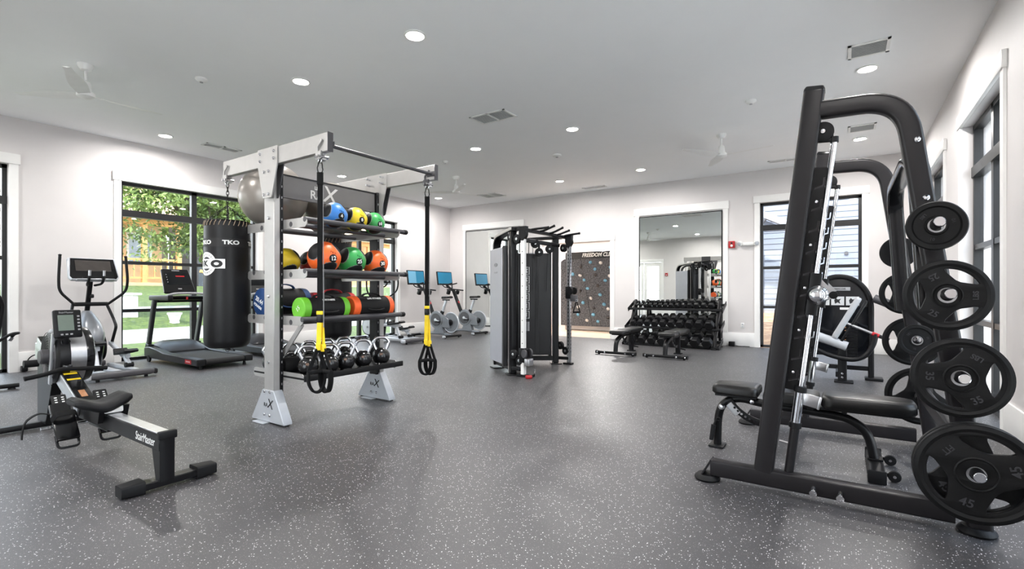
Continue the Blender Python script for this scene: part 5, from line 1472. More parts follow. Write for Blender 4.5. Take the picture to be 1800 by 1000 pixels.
# ------------------------------------------------------------------ functional trainer
FT = V((-4.15, 6.5, 0))
ft = thing('functional_trainer', 'dual tower cable machine with grey shrouds and pull-up grips, centre of room', 'cable machine', FT)
F_ = W(ft, FT)
M['shroud'] = mat('pale grey metallic shroud', (172, 174, 182), 0.4, 0.25, var=0.02)
M['smoke'] = mat('smoked dark panel', (26, 25, 27), 0.3, spec=0.3, var=0.05)
M['holes'] = mat('column hole black', (30, 30, 32), 0.6)
M['plac'] = mat('placard white', (196, 197, 198), 0.5, var=0.02)
for s_ in (-1, 1):
    Fr = V((-3.90, 6.5 + s_*0.66, 0)); Bk = V((-4.52, 6.5 + s_*0.22, 0))
    d = (Fr - Bk); L = d.length; d.normalize()
    n_out = V((d.y, -d.x, 0)) if s_ < 0 else V((-d.y, d.x, 0))      # outward side of the tower
    def P(a, o, z): return Bk + d*a + n_out*o + V((0, 0, z))
    fr = lambda a, o, z: Matrix.Translation(P(a, o, z)) @ Matrix((d, n_out, (0, 0, 1))).transposed().to_4x4()
    def bxx(a0, a1, o0, o1, z0, z1, bev=0.004):
        m = MB().box(a0, a1, o0, o1, z0, z1, bev, 1)
        m.xf(Matrix.Translation(Bk) @ Matrix((d, n_out, (0, 0, 1))).transposed().to_4x4())
        return m
    F_(bxx(0.05, L-0.16, 0.10, 0.125, 0.14, 1.83, 0.008), 'outer_shroud', M['shroud'], 'pale grey outer shroud')
    F_(bxx(L-0.16, L-0.11, 0.05, 0.12, 0.12, 1.85), 'shroud_edge', M['smoke'])
    F_(bxx(0.05, L-0.14, -0.125, -0.105, 0.16, 1.80, 0.008), 'inner_shroud', M['smoke'], 'dark inner shroud')
    F_(bxx(L*0.48, L*0.56, -0.130, -0.126, 0.2, 1.75), 'weight_slot', M['holes'])
    for k in range(9): F_(bxx(0.12, L-0.24, -0.09, 0.09, 0.2 + k*0.075, 0.268 + k*0.075), 'weight_block', M['dkgrey'])
    if s_ > 0:
        for k in range(6):
            F_(bxx(0.18, 0.275, -0.129, -0.1255, 1.46 - 0.142*k, 1.585 - 0.142*k, 0.0005), 'placard_frame', M['plac'])
            F_(bxx(0.192, 0.263, -0.1302, -0.129, 1.472 - 0.142*k, 1.573 - 0.142*k, 0.0002), 'placard_face', M['holes'])
            m = MB().prism([(0.20, 1.485), (0.215, 1.50), (0.235, 1.482), (0.245, 1.50), (0.232, 1.53), (0.25, 1.55), (0.228, 1.562), (0.205, 1.53)], 'y', -0.1312, -0.1302)
            m.xf(Matrix.Translation(Bk + V((0, 0, -0.142*k))) @ Matrix((d, n_out, (0, 0, 1))).transposed().to_4x4())
            F_(m, 'exercise_figure', M['plac'])
        F_(bxx(0.18, 0.275, -0.129, -0.1255, 0.55, 0.70, 0.0005), 'placard_frame', M['grey_pr'])
    # frame: rear curved post running into the top rail, and front post
    path = fillet([P(0.03, 0, 0.05), P(0.0, 0, 2.02), P(L*0.72, 0, 2.06), P(L+0.06, 0, 2.075)], 0.22, 8)
    F_(MB().sweep(path, rsec(0.12, 0.05, 0.01), n_out), 'curved_frame', M['black'])
    F_(MB().sweep([p + n_out*0.066 + V((0, 0, 0.004)) for p in path], rsec(0.008, 0.04, 0.002), n_out), 'frame_trim', M['silver'], 'silver edge of the curved frame')
    F_(bxx(L-0.09, L+0.0, -0.045, 0.045, 0.02, 2.06, 0.01), 'front_post', M['black'])
    F_(bxx(L-0.105, L-0.088, 0.02, 0.052, 0.02, 2.04, 0.002), 'post_trim', M['silver'])
    for a in (0.03, L-0.04):
        F_(bxx(a-0.09, a+0.09, -0.09, 0.09, 0.0, 0.018), 'foot_plate', M['black'])
    F_(bxx(0.0, L-0.05, -0.04, 0.04, 0.06, 0.13), 'base_beam', M['black'])
    # adjustable pulley column
    cx, cy = -3.72, 6.5 + s_*0.69
    F_(MB().box(cx-0.03, cx+0.03, cy-0.03, cy+0.03, 0.03, 2.0, 0.006, 1), 'pulley_column', M['white_pl'] if s_ < 0 else M['steel'], 'perforated pulley column')
    m = MB()
    for k in range(30 if s_ > 0 else 11):
        if s_ < 0:
            m.box(cx-0.006, cx+0.006, cy-0.0315, cy-0.0295, 0.3+k*0.16, 0.312+k*0.16); continue
        m.box(cx+0.0295, cx+0.0315, cy-0.009, cy+0.009, 0.2+k*0.058, 0.218+k*0.058).box(cx-0.009, cx+0.009, cy-0.0315, cy-0.0295, 0.2+k*0.058, 0.218+k*0.058)
    F_(m, 'column_hole', M['holes'], kind='stuff')
    F_(MB().box(cx-0.09, cx+0.06, cy-0.05, cy+0.05, 0.0, 0.03, 0.005, 1), 'column_foot', M['black'])
    F_(MB().sweep([(Fr.x-0.02, Fr.y, 0.10), (cx, cy, 0.10)], rsec(0.05, 0.06, 0.006), (0, 0, 1)), 'base_link', M['black'])
    F_(MB().prism([(cx-0.05, 2.10), (cx+0.06, 2.10), (cx+0.05, 1.96), (cx+0.02, 1.90), (cx-0.02, 1.90), (cx-0.06, 2.0)], 'y', cy-0.04, cy+0.04, 0.006), 'column_head', M['black'])
    # pulleys
    pul = [(cx+0.01, cy, 1.99), (cx-0.10, cy, 1.93 if s_ < 0 else 1.90), (cx-0.24, cy-s_*0.05, 1.97), (cx-0.06, cy, 0.22), (cx-0.16, cy, 0.30)]
    for px_, py_, pz in pul:
        F_(MB().lathe([(0.012, -0.02), (0.06, -0.021), (0.066, -0.018), (0.058, 0), (0.066, 0.018), (0.06, 0.021), (0.012, 0.02)], (px_, py_, pz), (0.25, 1, 0), 28), 'pulley', M['rubber'])
        F_(MB().lathe([(0.012, -0.028), (0.02, -0.026), (0.02, 0.026), (0.012, 0.028)], (px_, py_, pz), (0.25, 1, 0), 14), 'pulley_hub', M['steel'])
    # carriage
    cz = 0.30 if s_ < 0 else 1.17
    F_(MB().box(cx-0.05, cx+0.05, cy-0.045, cy+0.045, cz-0.10, cz+0.10, 0.01, 2), 'carriage', M['black'])
    for dy in (-0.075, 0.075):
        F_(MB().lathe([(0.0, -0.014), (0.055, -0.014), (0.06, -0.008), (0.06, 0.008), (0.055, 0.014), (0.0, 0.014)], (cx+0.06, cy+dy, cz+0.03), (0.4, 1, 0), 24), 'carriage_pulley', M['dkgrey'] if s_ < 0 else M['rubber'])
    F_(MB().box(cx+0.05, cx+0.13, cy-0.06, cy+0.06, cz-0.14, cz-0.04, 0.01, 2), 'swivel_block', M['dkgrey'] if s_ > 0 else M['steel'])
    F_(MB().tube([(cx+0.02, cy-s_*0.05, cz+0.05), (cx+0.06, cy-s_*0.05, 1.93)], 0.005, 6), 'cable', M['rubber'])
# top bars and grips
F_(MB().sweep([(-3.80, 5.80, 2.075), (-3.80, 7.25, 2.075)], rsec(0.07, 0.05, 0.01), (1, 0, 0)), 'top_bar', M['black'])
F_(MB().sweep([(-3.90, 5.86, 1.945), (-3.90, 7.16, 1.945)], rsec(0.05, 0.06, 0.01), (1, 0, 0)), 'cross_bar', M['black'])
for y, dx, dz, dy in ((6.1, 0.26, 0.03, 0.10), (6.35, 0.26, 0.07, 0.02), (6.65, 0.26, 0.07, -0.02), (6.9, 0.26, 0.05, -0.06), (7.12, 0.30, 0.03, 0.0)):
    F_(MB().tube(smooth_path([(-3.80, y, 2.085), (-3.70, y + dy*0.4, 2.10), (-3.80 + dx, y + dy, 2.085 + dz)], 4), 0.017, 10), 'pull_up_grip', M['black'])
    F_(MB().lathe([(0.019, -0.012), (0.019, 0.008), (0.0, 0.012)], (-3.80 + dx, y + dy, 2.085 + dz), (1, dy*2, dz*3), 12), 'grip_cap', M['rubber'])
for q in ((-3.90, 6.42, 1.915), (-3.95, 6.62, 1.80), (-3.90, 6.86, 1.865)):
    F_(MB().lathe([(0.012, -0.02), (0.06, -0.021), (0.066, -0.018), (0.058, 0), (0.066, 0.018), (0.06, 0.021), (0.012, 0.02)], q, (0.6, -0.8, 0), 28).box(q[0]-0.012, q[0]+0.012, q[1]-0.012, q[1]+0.012, q[2], 1.95), 'pulley', M['rubber'])
    F_(MB().lathe([(0.0, 0.022), (0.014, 0.022), (0.014, 0.028), (0.0, 0.03)], q, (0.6, -0.8, 0), 14), 'pulley_hub', M['steel'])
    F_(MB().tube([(q[0], q[1]-0.06, q[2]), (q[0]-0.02, q[1]-0.06, 1.2)], 0.004, 6), 'cable', M['rubber'])
# emblem on the near shroud
Fr = V((-3.90, 5.84, 0)); Bk = V((-4.52, 6.28, 0)); d = (Fr-Bk).normalized(); no = V((d.y, -d.x, 0))
me_ = frame(Bk + d*0.33 + no*0.1265 + V((0, 0, 1.585)), d, no)
m = MB(); m.merge(curve_mesh([[(0.075*math.cos(2*PI*i/32)*1.0, 0.026*math.sin(2*PI*i/32)) for i in range(32)]], 0.003), me_); F_(m, 'emblem', M['dkgrey'])
m = MB(); m.merge(curve_mesh([[(0.065*math.cos(2*PI*i/32)*1.0, 0.019*math.sin(2*PI*i/32)) for i in range(32)]], 0.003), me_ @ Matrix.Translation((0, 0, 0.001))); F_(m, 'emblem_face', M['shroud'])
lettering('PRECOR', 0.026, me_ @ Matrix.Translation((0, 0, 0.003)), M['dkgrey'], ft, 0.001).matrix_basis = Matrix.Translation(-FT)
lettering('FTS GLIDE', 0.035, me_ @ Matrix.Translation((0, -0.115, 0)), M['grey_pr'], ft, 0.001).matrix_basis = Matrix.Translation(-FT)
def d_handle(x, y, z, rz, label, red=False):
    t = thing('cable_handle', label, 'cable handle', (x, y, z), rz, 'cable handles on the cable machine')
    MB().torus((0, 0, -0.02), 0.018, 0.005, (0, 1, 0), 18, 6).build('clip_ring', M['chrome'], t)
    for s_ in (-1, 1):
        MB().sweep([(s_*0.008, 0, -0.04), (s_*0.062, 0, -0.20)], rsec(0.006, 0.024, 0.001), (1, 0, 0)).build('strap', M['strap'], t)
    MB().cyl((-0.066, 0, -0.205), (0.066, 0, -0.205), 0.015, n=14).build('grip', M['red'] if red else M['foam'], t)
    return t
d_handle(-3.585, 7.19, 1.06, 60, 'black triangle cable handle hanging from the far pulley column')
t = thing('cable_handle', 'cable handle resting on the floor by the near pulley column', 'cable handle', (-3.60, 5.79, 0.0), 20, 'cable handles on the cable machine')
MB().cyl((0.02, -0.05, 0.018), (0.04, 0.09, 0.018), 0.016, n=14).build('grip', M['foam'], t)
MB().torus((0.045, 0.11, 0.055), 0.05, 0.007, (1, 0.2, 0), 24, 8).build('clip_ring', M['chrome'], t)
MB().obox((0.0, -0.085, 0.024), (0.09, 0.06, 0.045), (0, 0, 20), 0.012).build('strap_pad', M['red'], t, 'red strap pad')

# ------------------------------------------------------------------ flat benches by the dumbbell rack
def gym_bench(x, y, label):
    t = thing('weight_bench', label, 'bench', (x, y, 0), 0, 'adjustable benches by the dumbbell rack')
    pad(MB(), -0.15, 0.15, 0.34, 0.34, 0.19, 0.385, 0.455, 0.05).build('seat_pad', M['vinyl'], t)
    pad(MB(), -0.14, 0.14, 0.78, 0.78, 0.78, 0.395, 0.465, 0.04).build('back_pad', M['vinyl'], t)
    MB().box(-0.10, 0.10, 0.06, 1.12, 0.368, 0.384).build('pad_board', M['black'], t)
    MB().sweep([(-0.375, 0.0, 0.045), (0.375, 0.0, 0.045)], rsec(0.07, 0.05, 0.015), (0, 1, 0)).build('front_foot', M['black'], t)
    for s_ in (-1, 1):
        MB().obox((s_*0.38, 0, 0.045), (0.03, 0.078, 0.06), None, 0.01).build('foot_cap', M['rubber'], t)
        MB().cyl((s_*0.33, 0, 0.0), (s_*0.33, 0, 0.03), 0.022, n=12).build('rubber_foot', M['rubber'], t)
        MB().lathe([(0.016, 0), (0.016, 0.006), (0.0, 0.008)], (s_*0.2, -0.036, 0.045), (0, -1, 0), 14).build('bolt', M['chrome'], t)
        MB().lathe([(0.012, 0), (0.012, 0.006), (0.0, 0.008)], (s_*0.35, -0.036, 0.045), (0, -1, 0), 14).build('bolt', M['chrome'], t)
    MB().sweep(fillet([(0, 0.0, 0.06), (0, 0.03, 0.26), (0, 0.32, 0.355), (0, 0.75, 0.35)], 0.16, 7), rsec(0.075, 0.065, 0.02, 4), (1, 0, 0)).build('main_frame', M['black'], t)
    MB().sweep([(0, 0.82, 0.02), (0, 0.80, 0.36)], rsec(0.085, 0.07, 0.015), (1, 0, 0)).build('rear_post', M['black'], t)
    MB().box(-0.07, 0.07, 0.76, 0.88, 0.0, 0.02, 0.004, 1).build('rear_foot', M['rubber'], t)
    MB().sweep(smooth_path([(0.03, 0.28, 0.33), (0.03, 0.38, 0.24), (0.03, 0.52, 0.17), (0.03, 0.68, 0.16)], 4), rsec(0.012, 0.05, 0.003), (1, 0, 0)).build('adjuster_ladder', M['black'], t)
    for y_, z_ in ((0.36, 0.255), (0.45, 0.195), (0.56, 0.165)):
        MB().cyl((0.036, y_, z_), (0.040, y_, z_), 0.011, n=12).build('ladder_hole', M['steel'], t)
    MB().cyl((0.04, 0.84, 0.10), (0.13, 0.86, 0.08), 0.012, n=10).build('spotter_handle', M['rubber'], t)
    return t
gym_bench(-3.53, 8.69, 'black adjustable bench nearer the climbing doorway')
gym_bench(-2.62, 8.72, 'black adjustable bench with brownish reflection, in front of dumbbells')

# ------------------------------------------------------------------ dumbbell rack and dumbbells
DR = V((-3.1, 10.9, 0))
dr = thing('dumbbell_rack', 'black three-tier dumbbell rack in front of the mirror', 'rack', DR)
D_ = W(dr, DR)
tiers = [(11.10, 0.86), (10.90, 0.46), (10.74, 0.10)]
for x in (-4.02, -2.19):
    D_(MB().sweep([(x, 10.60, 0.03), (x, 11.16, 0.98)], rsec(0.06, 0.09, 0.012), (1, 0, 0)), 'side_leg', M['black'])
    D_(MB().sweep([(x, 11.18, 0.03), (x, 11.14, 0.96)], rsec(0.055, 0.06, 0.01), (1, 0, 0)), 'rear_leg', M['black'])
    D_(MB().box(x-0.05, x+0.05, 10.50, 10.68, 0.0, 0.022, 0.005, 1), 'foot_plate', M['rubber'])
    D_(MB().box(x-0.045, x+0.045, 11.13, 11.24, 0.0, 0.022, 0.005, 1), 'foot_plate', M['rubber'])
    D_(MB().sweep([(x, 10.64, 0.06), (x, 11.18, 0.06)], rsec(0.05, 0.05, 0.008), (1, 0, 0)), 'base_bar', M['black'])
TS = math.radians(22)
for yt, zt in tiers:
    for dy, dz in ((-0.125, -0.05), (0.125, 0.05)):
        D_(MB().sweep([(-4.12, yt+dy, zt+dz-0.01), (-2.09, yt+dy, zt+dz-0.01)], rsec(0.075, 0.014, 0.003), (0, math.cos(TS), math.sin(TS))), 'shelf_rail', M['black'])
        D_(MB().sweep([(-4.12, yt+dy-0.04, zt+dz-0.02), (-2.09, yt+dy-0.04, zt+dz-0.02)], rsec(0.012, 0.05, 0.003), (0, 1, 0)), 'rail_lip', M['black'])
    for x in (-4.12, -2.09):
        D_(MB().sweep([(x, yt-0.20, zt-0.09), (x, yt+0.20, zt+0.075)], rsec(0.014, 0.09, 0.004), (1, 0, 0)), 'shelf_end', M['black'])
M['dbhead'] = mat('black rubber dumbbell head', (18, 18, 20), 0.42, spec=0.3, var=0.1, bump=0.15, bscale=300)
M['dbtxt'] = mat('faint dumbbell print', (96, 92, 90), 0.5)
def dumbbell_proto(R, L, hl):
    """hex dumbbell lying along local y, resting on a flat of the hexagon"""
    hexa = [(R*math.cos(math.radians(60*k+30)), R*math.sin(math.radians(60*k+30))) for k in range(6)]
    hexa = [(R*math.cos(math.radians(60*k)), R*math.sin(math.radians(60*k))) for k in range(6)]
    o = bpy.data.objects.new('dumbbell', None); COL.objects.link(o)
    for s_ in (-1, 1):
        y0 = s_*hl/2; y1 = s_*(hl/2 + L)
        MB().prism(hexa, 'y', y0, y1, R*0.16).build('head', M['dbhead'], o)
    MB().lathe([(0.013, -hl/2-0.005), (0.0135, -hl/2+0.01), (0.0165, -hl*0.2), (0.0165, hl*0.2), (0.0135, hl/2-0.01), (0.013, hl/2+0.005)], (0, 0, 0), (0, 1, 0), 16).build('grip', M['chrome'], o, 'chrome grip')
    return o
def place_db(x, yt, zt, R, L, hl, label, tilt=22):
    o = dumbbell_proto(R, L, hl)
    tag(o, label, 'dumbbell', 'hex dumbbells on the rack')
    a = math.radians(tilt)
    h = R*math.cos(math.radians(30)) + 0.006
    o.location = (x, yt - math.sin(a)*h, zt + math.cos(a)*h - 0.001)
    o.rotation_euler = (a, 0, 0)
ORD = ['first', 'second', 'third', 'fourth', 'fifth', 'sixth', 'seventh', 'eighth', 'ninth', 'tenth', 'eleventh', 'twelfth', 'thirteenth', 'fourteenth']
x = -4.00
for k in range(14):
    R = 0.042 + 0.0021*k
    x += R*1.02
    place_db(x, tiers[0][0], tiers[0][1], R, 0.055 + 0.004*k, 0.125, 'small black hex dumbbell, %s from the doorway end, top tier' % ORD[k])
    x += R*1.02 + 0.012
x = -4.02
for k in range(10):
    R = 0.074 + 0.0028*k
    x += R*1.0
    place_db(x, tiers[1][0], tiers[1][1], R, 0.095 + 0.006*k, 0.13, 'black hex dumbbell, %s from the doorway end, middle tier' % ORD[k])
    x += R*1.0 + 0.008
x = -4.0
for k in range(8):
    R = 0.094 + 0.002*k
    x += R*1.06
    place_db(x, tiers[2][0], tiers[2][1], R, 0.125 + 0.005*k, 0.135, 'large black hex dumbbell, %s from the doorway end, bottom tier' % ORD[k])
    x += R*1.06 + 0.012

# ------------------------------------------------------------------ selectorised strength machine behind the Smith machine
SMC = V((-0.06, 8.1, 0))
sc = thing('strength_machine', 'black selectorised machine with grey pads and arched tower', 'weight machine', SMC)
C_ = W(sc, SMC)
M['padgrey'] = mat('light grey pad vinyl', (168, 170, 174), 0.45, var=0.04, bump=0.1, bscale=300)
yT = 8.22
arch = fillet([(-0.42, yT, 0.04), (-0.42, yT, 0.98)] + [(-0.06 - 0.36*math.cos(PI*k/16), yT, 0.98 + 0.42*math.sin(PI*k/16)) for k in range(1, 16)] + [(0.30, yT, 0.98), (0.30, yT, 0.04)], 0.03, 2)
C_(MB().sweep(arch, rsec(0.13, 0.065, 0.02), (0, 1, 0)), 'tower_frame', M['black'])
m = MB(); m.merge(curve_mesh([[(p.x, p.z) for p in [V((-0.06 - 0.35*math.cos(PI*k/20), 0, 0.985 + 0.41*math.sin(PI*k/20))) for k in range(21)]]], 0.03, 0.004), Matrix.Translation((0, yT-0.02, 0)) @ Matrix.Rotation(PI/2, 4, 'X'))
C_(m, 'top_panel', M['smoke'])
C_(MB().box(-0.39, 0.27, yT-0.03, yT-0.015, 0.30, 1.0), 'front_panel', M['screen'])
C_(MB().box(-0.40, 0.28, yT-0.04, yT+0.04, 0.12, 0.18, 0.006, 1), 'lower_bar', M['black'])
C_(MB().obox((-0.05, yT-0.042, 1.225), (0.24, 0.012, 0.05), None, 0.005, 2), 'badge', M['grey_pr'])
lettering('PRECOR', 0.036, frame((-0.05, yT-0.0495, 1.225), (1, 0, 0), (0, -1, 0)), M['blackgloss'], sc, 0.001).matrix_basis = Matrix.Translation(-SMC)
for k in range(3):
    C_(MB().box(-0.245+0.17*k-0.075, -0.245+0.17*k+0.075, yT-0.038, yT-0.034, 1.0, 1.12), 'placard', M['plac'])
    xk = -0.245+0.17*k
    C_(MB().prism([(xk-0.03, 1.02), (xk, 1.04), (xk+0.03, 1.02), (xk+0.02, 1.06), (xk+0.04, 1.09), (xk, 1.08), (xk-0.02, 1.10), (xk-0.04, 1.07)], 'y', yT-0.0395, yT-0.038), 'exercise_figure', M['holes'])
C_(MB().box(-0.05, 0.10, yT-0.04, yT-0.034, 0.94, 0.97), 'placard', M['white_pl'])
for k in range(12):
    C_(MB().box(0.02, 0.15, yT-0.12, yT-0.035, 0.26 + 0.042*k, 0.298 + 0.042*k, 0.003, 1), 'weight_plate_block', M['black'])
    C_(MB().box(0.005, 0.019, yT-0.121, yT-0.10, 0.275 + 0.042*k, 0.288 + 0.042*k), 'weight_tag', M['wood_bit'])
for xx in (-0.42, 0.30):
    C_(MB().obox((xx + (0.03 if xx > 0 else -0.03), yT-0.02, 0.02), (0.2, 0.2, 0.035), None, 0.01), 'foot_plate', M['rubber'])
C_(MB().sweep([(-0.05, yT-0.03, 0.10), (-0.05, 7.78, 0.10)], rsec(0.09, 0.07, 0.01), (1, 0, 0)), 'base_beam', M['black'])
C_(MB().sweep([(-0.02, 7.80, 0.02), (-0.02, 7.80, 0.55)], rsec(0.10, 0.10, 0.012), (1, 0, 0)), 'seat_post', M['black'])
C_(MB().box(-0.11, 0.10, 7.70, 7.90, 0.0, 0.022, 0.006, 1), 'post_foot', M['rubber'])
for z in (0.07, 0.12): C_(MB().lathe([(0.014, 0), (0.014, 0.006), (0.0, 0.008)], (-0.02, 7.748, z), (0, -1, 0), 12), 'bolt', M['chrome'])
m = MB(); pad(m, -0.30, 0.30, 0.16, 0.16, 0, 0, 0.07, 0.04); m.xf(Matrix.Translation((0.075, 7.72, 0.845)) @ Euler((math.radians(75), math.radians(0), 0)).to_matrix().to_4x4() if False else Matrix.Translation((0.055, 7.72, 0.83)) @ Matrix.Rotation(math.radians(-63), 4, 'Y'))
C_(m, 'back_pad', M['padgrey'], 'light grey back pad')
m = MB().obox((0, 0, -0.03), (0.60, 0.12, 0.03), None, 0.008); m.xf(Matrix.Translation((0.075, 7.72, 0.82)) @ Matrix.Rotation(math.radians(-63), 4, 'Y'))
C_(m, 'pad_plate', M['black'])
m = MB().cyl((-0.36, 7.70, 0.62), (0.03, 7.70, 0.48), 0.06, n=22); C_(m, 'roller_pad', M['padgrey'], 'light grey roller pad')
C_(MB().cyl((0.33, yT-0.1, 1.10), (0.50, yT-0.14, 1.02), 0.055, n=20), 'shin_roller', M['dkgrey'])
C_(MB().tube(smooth_path([(-0.30, 7.66, 0.42), (-0.12, 7.66, 0.35), (0.08, 7.66, 0.32), (0.22, 7.66, 0.38), (0.30, 7.66, 0.52), (0.33, 7.66, 0.66)], 5), 0.03, 12), 'swing_arm', M['black'])
C_(MB().cyl((0.03, 7.68, 0.78), (0.30, 7.66, 0.66), 0.018, n=12), 'lever', M['steel'])
C_(MB().cyl((0.30, 7.66, 0.66), (0.46, 7.65, 0.59), 0.022, n=14), 'lever_grip', M['rubber'])
C_(MB().cyl((0.29, 7.66, 0.665), (0.36, 7.656, 0.635), 0.0245, n=14), 'lever_ring', M['red'], 'red lever ring')
C_(MB().sweep(smooth_path([(-0.62, 8.0, 1.42), (-0.45, 8.05, 1.36), (-0.30, 8.1, 1.22)], 4), csec(0.045, 14), (0, 1, 0)), 'counter_arm', M['black'])

# ------------------------------------------------------------------ studio bikes by the corner
M['bikegrey'] = mat('grey bike housing', (120, 123, 128), 0.35, 0.25, var=0.05)
M['lcdblue'] = mat('lit blue screen', (30, 112, 146), 0.3, var=0.12, scale=2.0, emit=0.3)
M['lcdlite'] = mat('lit pale blue screen', (98, 152, 180), 0.3, var=0.08, scale=2.0, emit=0.3)
def studio_bike(y, label, split):
    t = thing('studio_bike', label, 'exercise bike', (-8.80, y, 0), 0, 'studio bikes with screens')
    t.scale = (1.13, 1.13, 1.13)
    B = W(t, (-8.55, 0, 0))
    for x, w in ((-8.08, 0.27), (-9.05, 0.25)):
        B(MB().sweep([(x, -w, 0.045), (x, w, 0.045)], rsec(0.08, 0.045, 0.015), (1, 0, 0)), 'stabilizer', M['rubber'] if x > -8.5 else M['black'])
        for s_ in (-1, 1):
            B(MB().obox((x, s_*w, 0.04), (0.085, 0.05, 0.055), None, 0.02, 3), 'stabilizer_cap', M['silver_lt'] if (x > -8.5 and s_ < 0) else M['rubber'])
            B(MB().cyl((x, s_*(w-0.04), 0), (x, s_*(w-0.04), 0.03), 0.02, n=12), 'levelling_foot', M['rubber'])
    B(MB().sweep(fillet([(-9.05, 0, 0.06), (-8.6, 0, 0.10), (-8.08, 0, 0.06)], 0.15, 4), rsec(0.07, 0.06, 0.015), (0, 1, 0)), 'base_rail', M['bikegrey'])
    B(MB().prism([(-8.62, 0.08), (-8.28, 0.08), (-8.36, 0.30), (-8.52, 0.32)], 'y', -0.05, 0.05, 0.008), 'base_housing', M['bikegrey'])
    B(MB().lathe([(0.03, 0), (0.19, 0.0), (0.205, 0.02), (0.205, 0.09), (0.19, 0.11), (0.03, 0.11)], (-8.52, -0.055, 0.40), (0, 1, 0), 36), 'drive_housing', M['bikegrey'], 'grey round drive housing')
    B(MB().lathe([(0.06, 0), (0.14, 0.0), (0.145, 0.012), (0.06, 0.012)], (-8.52, -0.057, 0.40), (0, -1, 0), 32), 'housing_ring', M['dkgrey'])
    B(MB().lathe([(0.0, 0), (0.035, 0.0), (0.03, 0.02), (0.0, 0.02)], (-8.52, -0.068, 0.40), (0, -1, 0), 20), 'crank_cap', M['silver_lt'])
    B(MB().prism([(-8.55, 0.24), (-8.12, 0.22), (-8.15, 0.42), (-8.5, 0.58)], 'y', -0.045, 0.045, 0.01), 'belt_guard', M['bikegrey'])
    # rear flywheel
    B(MB().lathe([(0.03, -0.016), (0.205, -0.016), (0.21, -0.012), (0.21, 0.012), (0.205, 0.016), (0.03, 0.016)], (-8.13, 0.02, 0.345), (0, 1, 0), 44), 'flywheel', M['bikegrey'], 'grey flywheel disc')
    B(MB().torus((-8.13, 0.02, 0.345), 0.222, 0.014, (0, 1, 0), 44, 8), 'flywheel_rim', M['silver_lt'], 'pale flywheel rim')
    B(MB().lathe([(0.07, 0), (0.065, 0.035), (0.0, 0.04)], (-8.13, 0.0, 0.345), (0, -1, 0), 24), 'flywheel_hub', M['blackgloss'])
    # stem and handlebar
    B(MB().sweep([(-8.62, 0, 0.45), (-8.92, 0, 1.08)], rsec(0.06, 0.085, 0.02), (0, 1, 0)), 'stem_post', M['black'])
    B(MB().sweep([(-8.90, 0, 1.05), (-9.02, 0, 1.12), (-9.14, 0, 1.20)], rsec(0.05, 0.05, 0.012), (0, 1, 0)), 'bar_stem', M['black'])
    for s_ in (-1, 1):
        B(MB().tube(fillet([(-8.95, 0, 1.10), (-8.97, s_*0.2, 1.09), (-8.78, s_*0.22, 1.07)], 0.05, 4), 0.016, 10), 'handlebar', M['rubber'])
        B(MB().tube(fillet([(-9.0, s_*0.05, 1.12), (-9.04, s_*0.08, 1.22), (-8.88, s_*0.09, 1.25)], 0.04, 4), 0.015, 10), 'aero_grip', M['rubber'])
        B(MB().obox((-8.93, s_*0.17, 1.02), (0.07, 0.085, 0.10), (0, 20, 0), 0.015), 'bottle_holder', M['black'])
        B(MB().sweep([(-8.52, s_*0.08, 0.40), (-8.52 - s_*0.14, s_*0.10, 0.36)], rsec(0.02, 0.03, 0.004), (0, 1, 0)), 'crank_arm', M['steel'])
        B(MB().obox((-8.52 - s_*0.15, s_*0.16, 0.36), (0.10, 0.09, 0.03), None, 0.008), 'pedal', M['rubber'])
    B(MB().obox((-8.72, -0.02, 0.78), (0.03, 0.035, 0.06), (0, -25, 0), 0.01), 'resistance_knob', M['red'], 'red resistance knob')
    B(MB().sweep([(-8.66, -0.01, 0.55), (-8.73, -0.02, 0.76)], rsec(0.03, 0.03, 0.006), (0, 1, 0)), 'shifter', M['black'])
    # seat post and saddle
    B(MB().sweep([(-8.40, 0, 0.50), (-8.26, 0, 0.84)], rsec(0.04, 0.06, 0.012), (0, 1, 0)), 'seat_post', M['silver_lt'])
    B(MB().sweep([(-8.42, 0, 0.46), (-8.36, 0, 0.60)], rsec(0.055, 0.08, 0.015), (0, 1, 0)), 'post_sleeve', M['rubber'])
    B(MB().sweep([(-8.36, 0, 0.855), (-8.16, 0, 0.855)], rsec(0.035, 0.03, 0.006), (0, 1, 0)), 'seat_slider', M['black'])
    rings = []
    for i in range(9):
        s2 = i/8.0
        w = 0.025 + 0.075*s2**1.8
        if i == 8: w *= 0.7
        rings.append([(-8.38 + 0.27*s2, w*math.cos(2*PI*k/14), 0.905 + 0.01*s2 + 0.028*math.sin(2*PI*k/14)) for k in range(14)])
    B(MB().faces_from(rings), 'saddle', M['vinyl'])
    # screen on two arms
    for s_ in (-1, 1):
        B(MB().tube(fillet([(-9.02, s_*0.04, 1.13), (-9.16, s_*0.08, 1.16), (-9.22, s_*0.10, 1.24)], 0.03, 4), 0.013, 8), 'screen_arm', M['black'])
    MS = Matrix.Translation((-9.215, 0, 1.375)) @ Euler((0, math.radians(-8), 0)).to_matrix().to_4x4()
    def sc_(m, nm, mt, lb=None): m.xf(MS); return B(m, nm, mt, lb)
    sc_(MB().obox((0, 0, 0), (0.035, 0.56, 0.345), None, 0.012), 'screen_body', M['blackgloss'])
    sc_(MB().obox((0.018, 0.0, 0.008), (0.003, 0.51, 0.285)), 'display', M['lcdblue'], 'lit teal blue display')
    if split: sc_(MB().obox((0.0205, -0.13, 0.008), (0.001, 0.245, 0.285)), 'display_half', M['lcdlite'], 'paler half of the display')
    return t
studio_bike(9.55, 'grey studio bike with two-tone blue screen, nearer the tree-side wall', True)
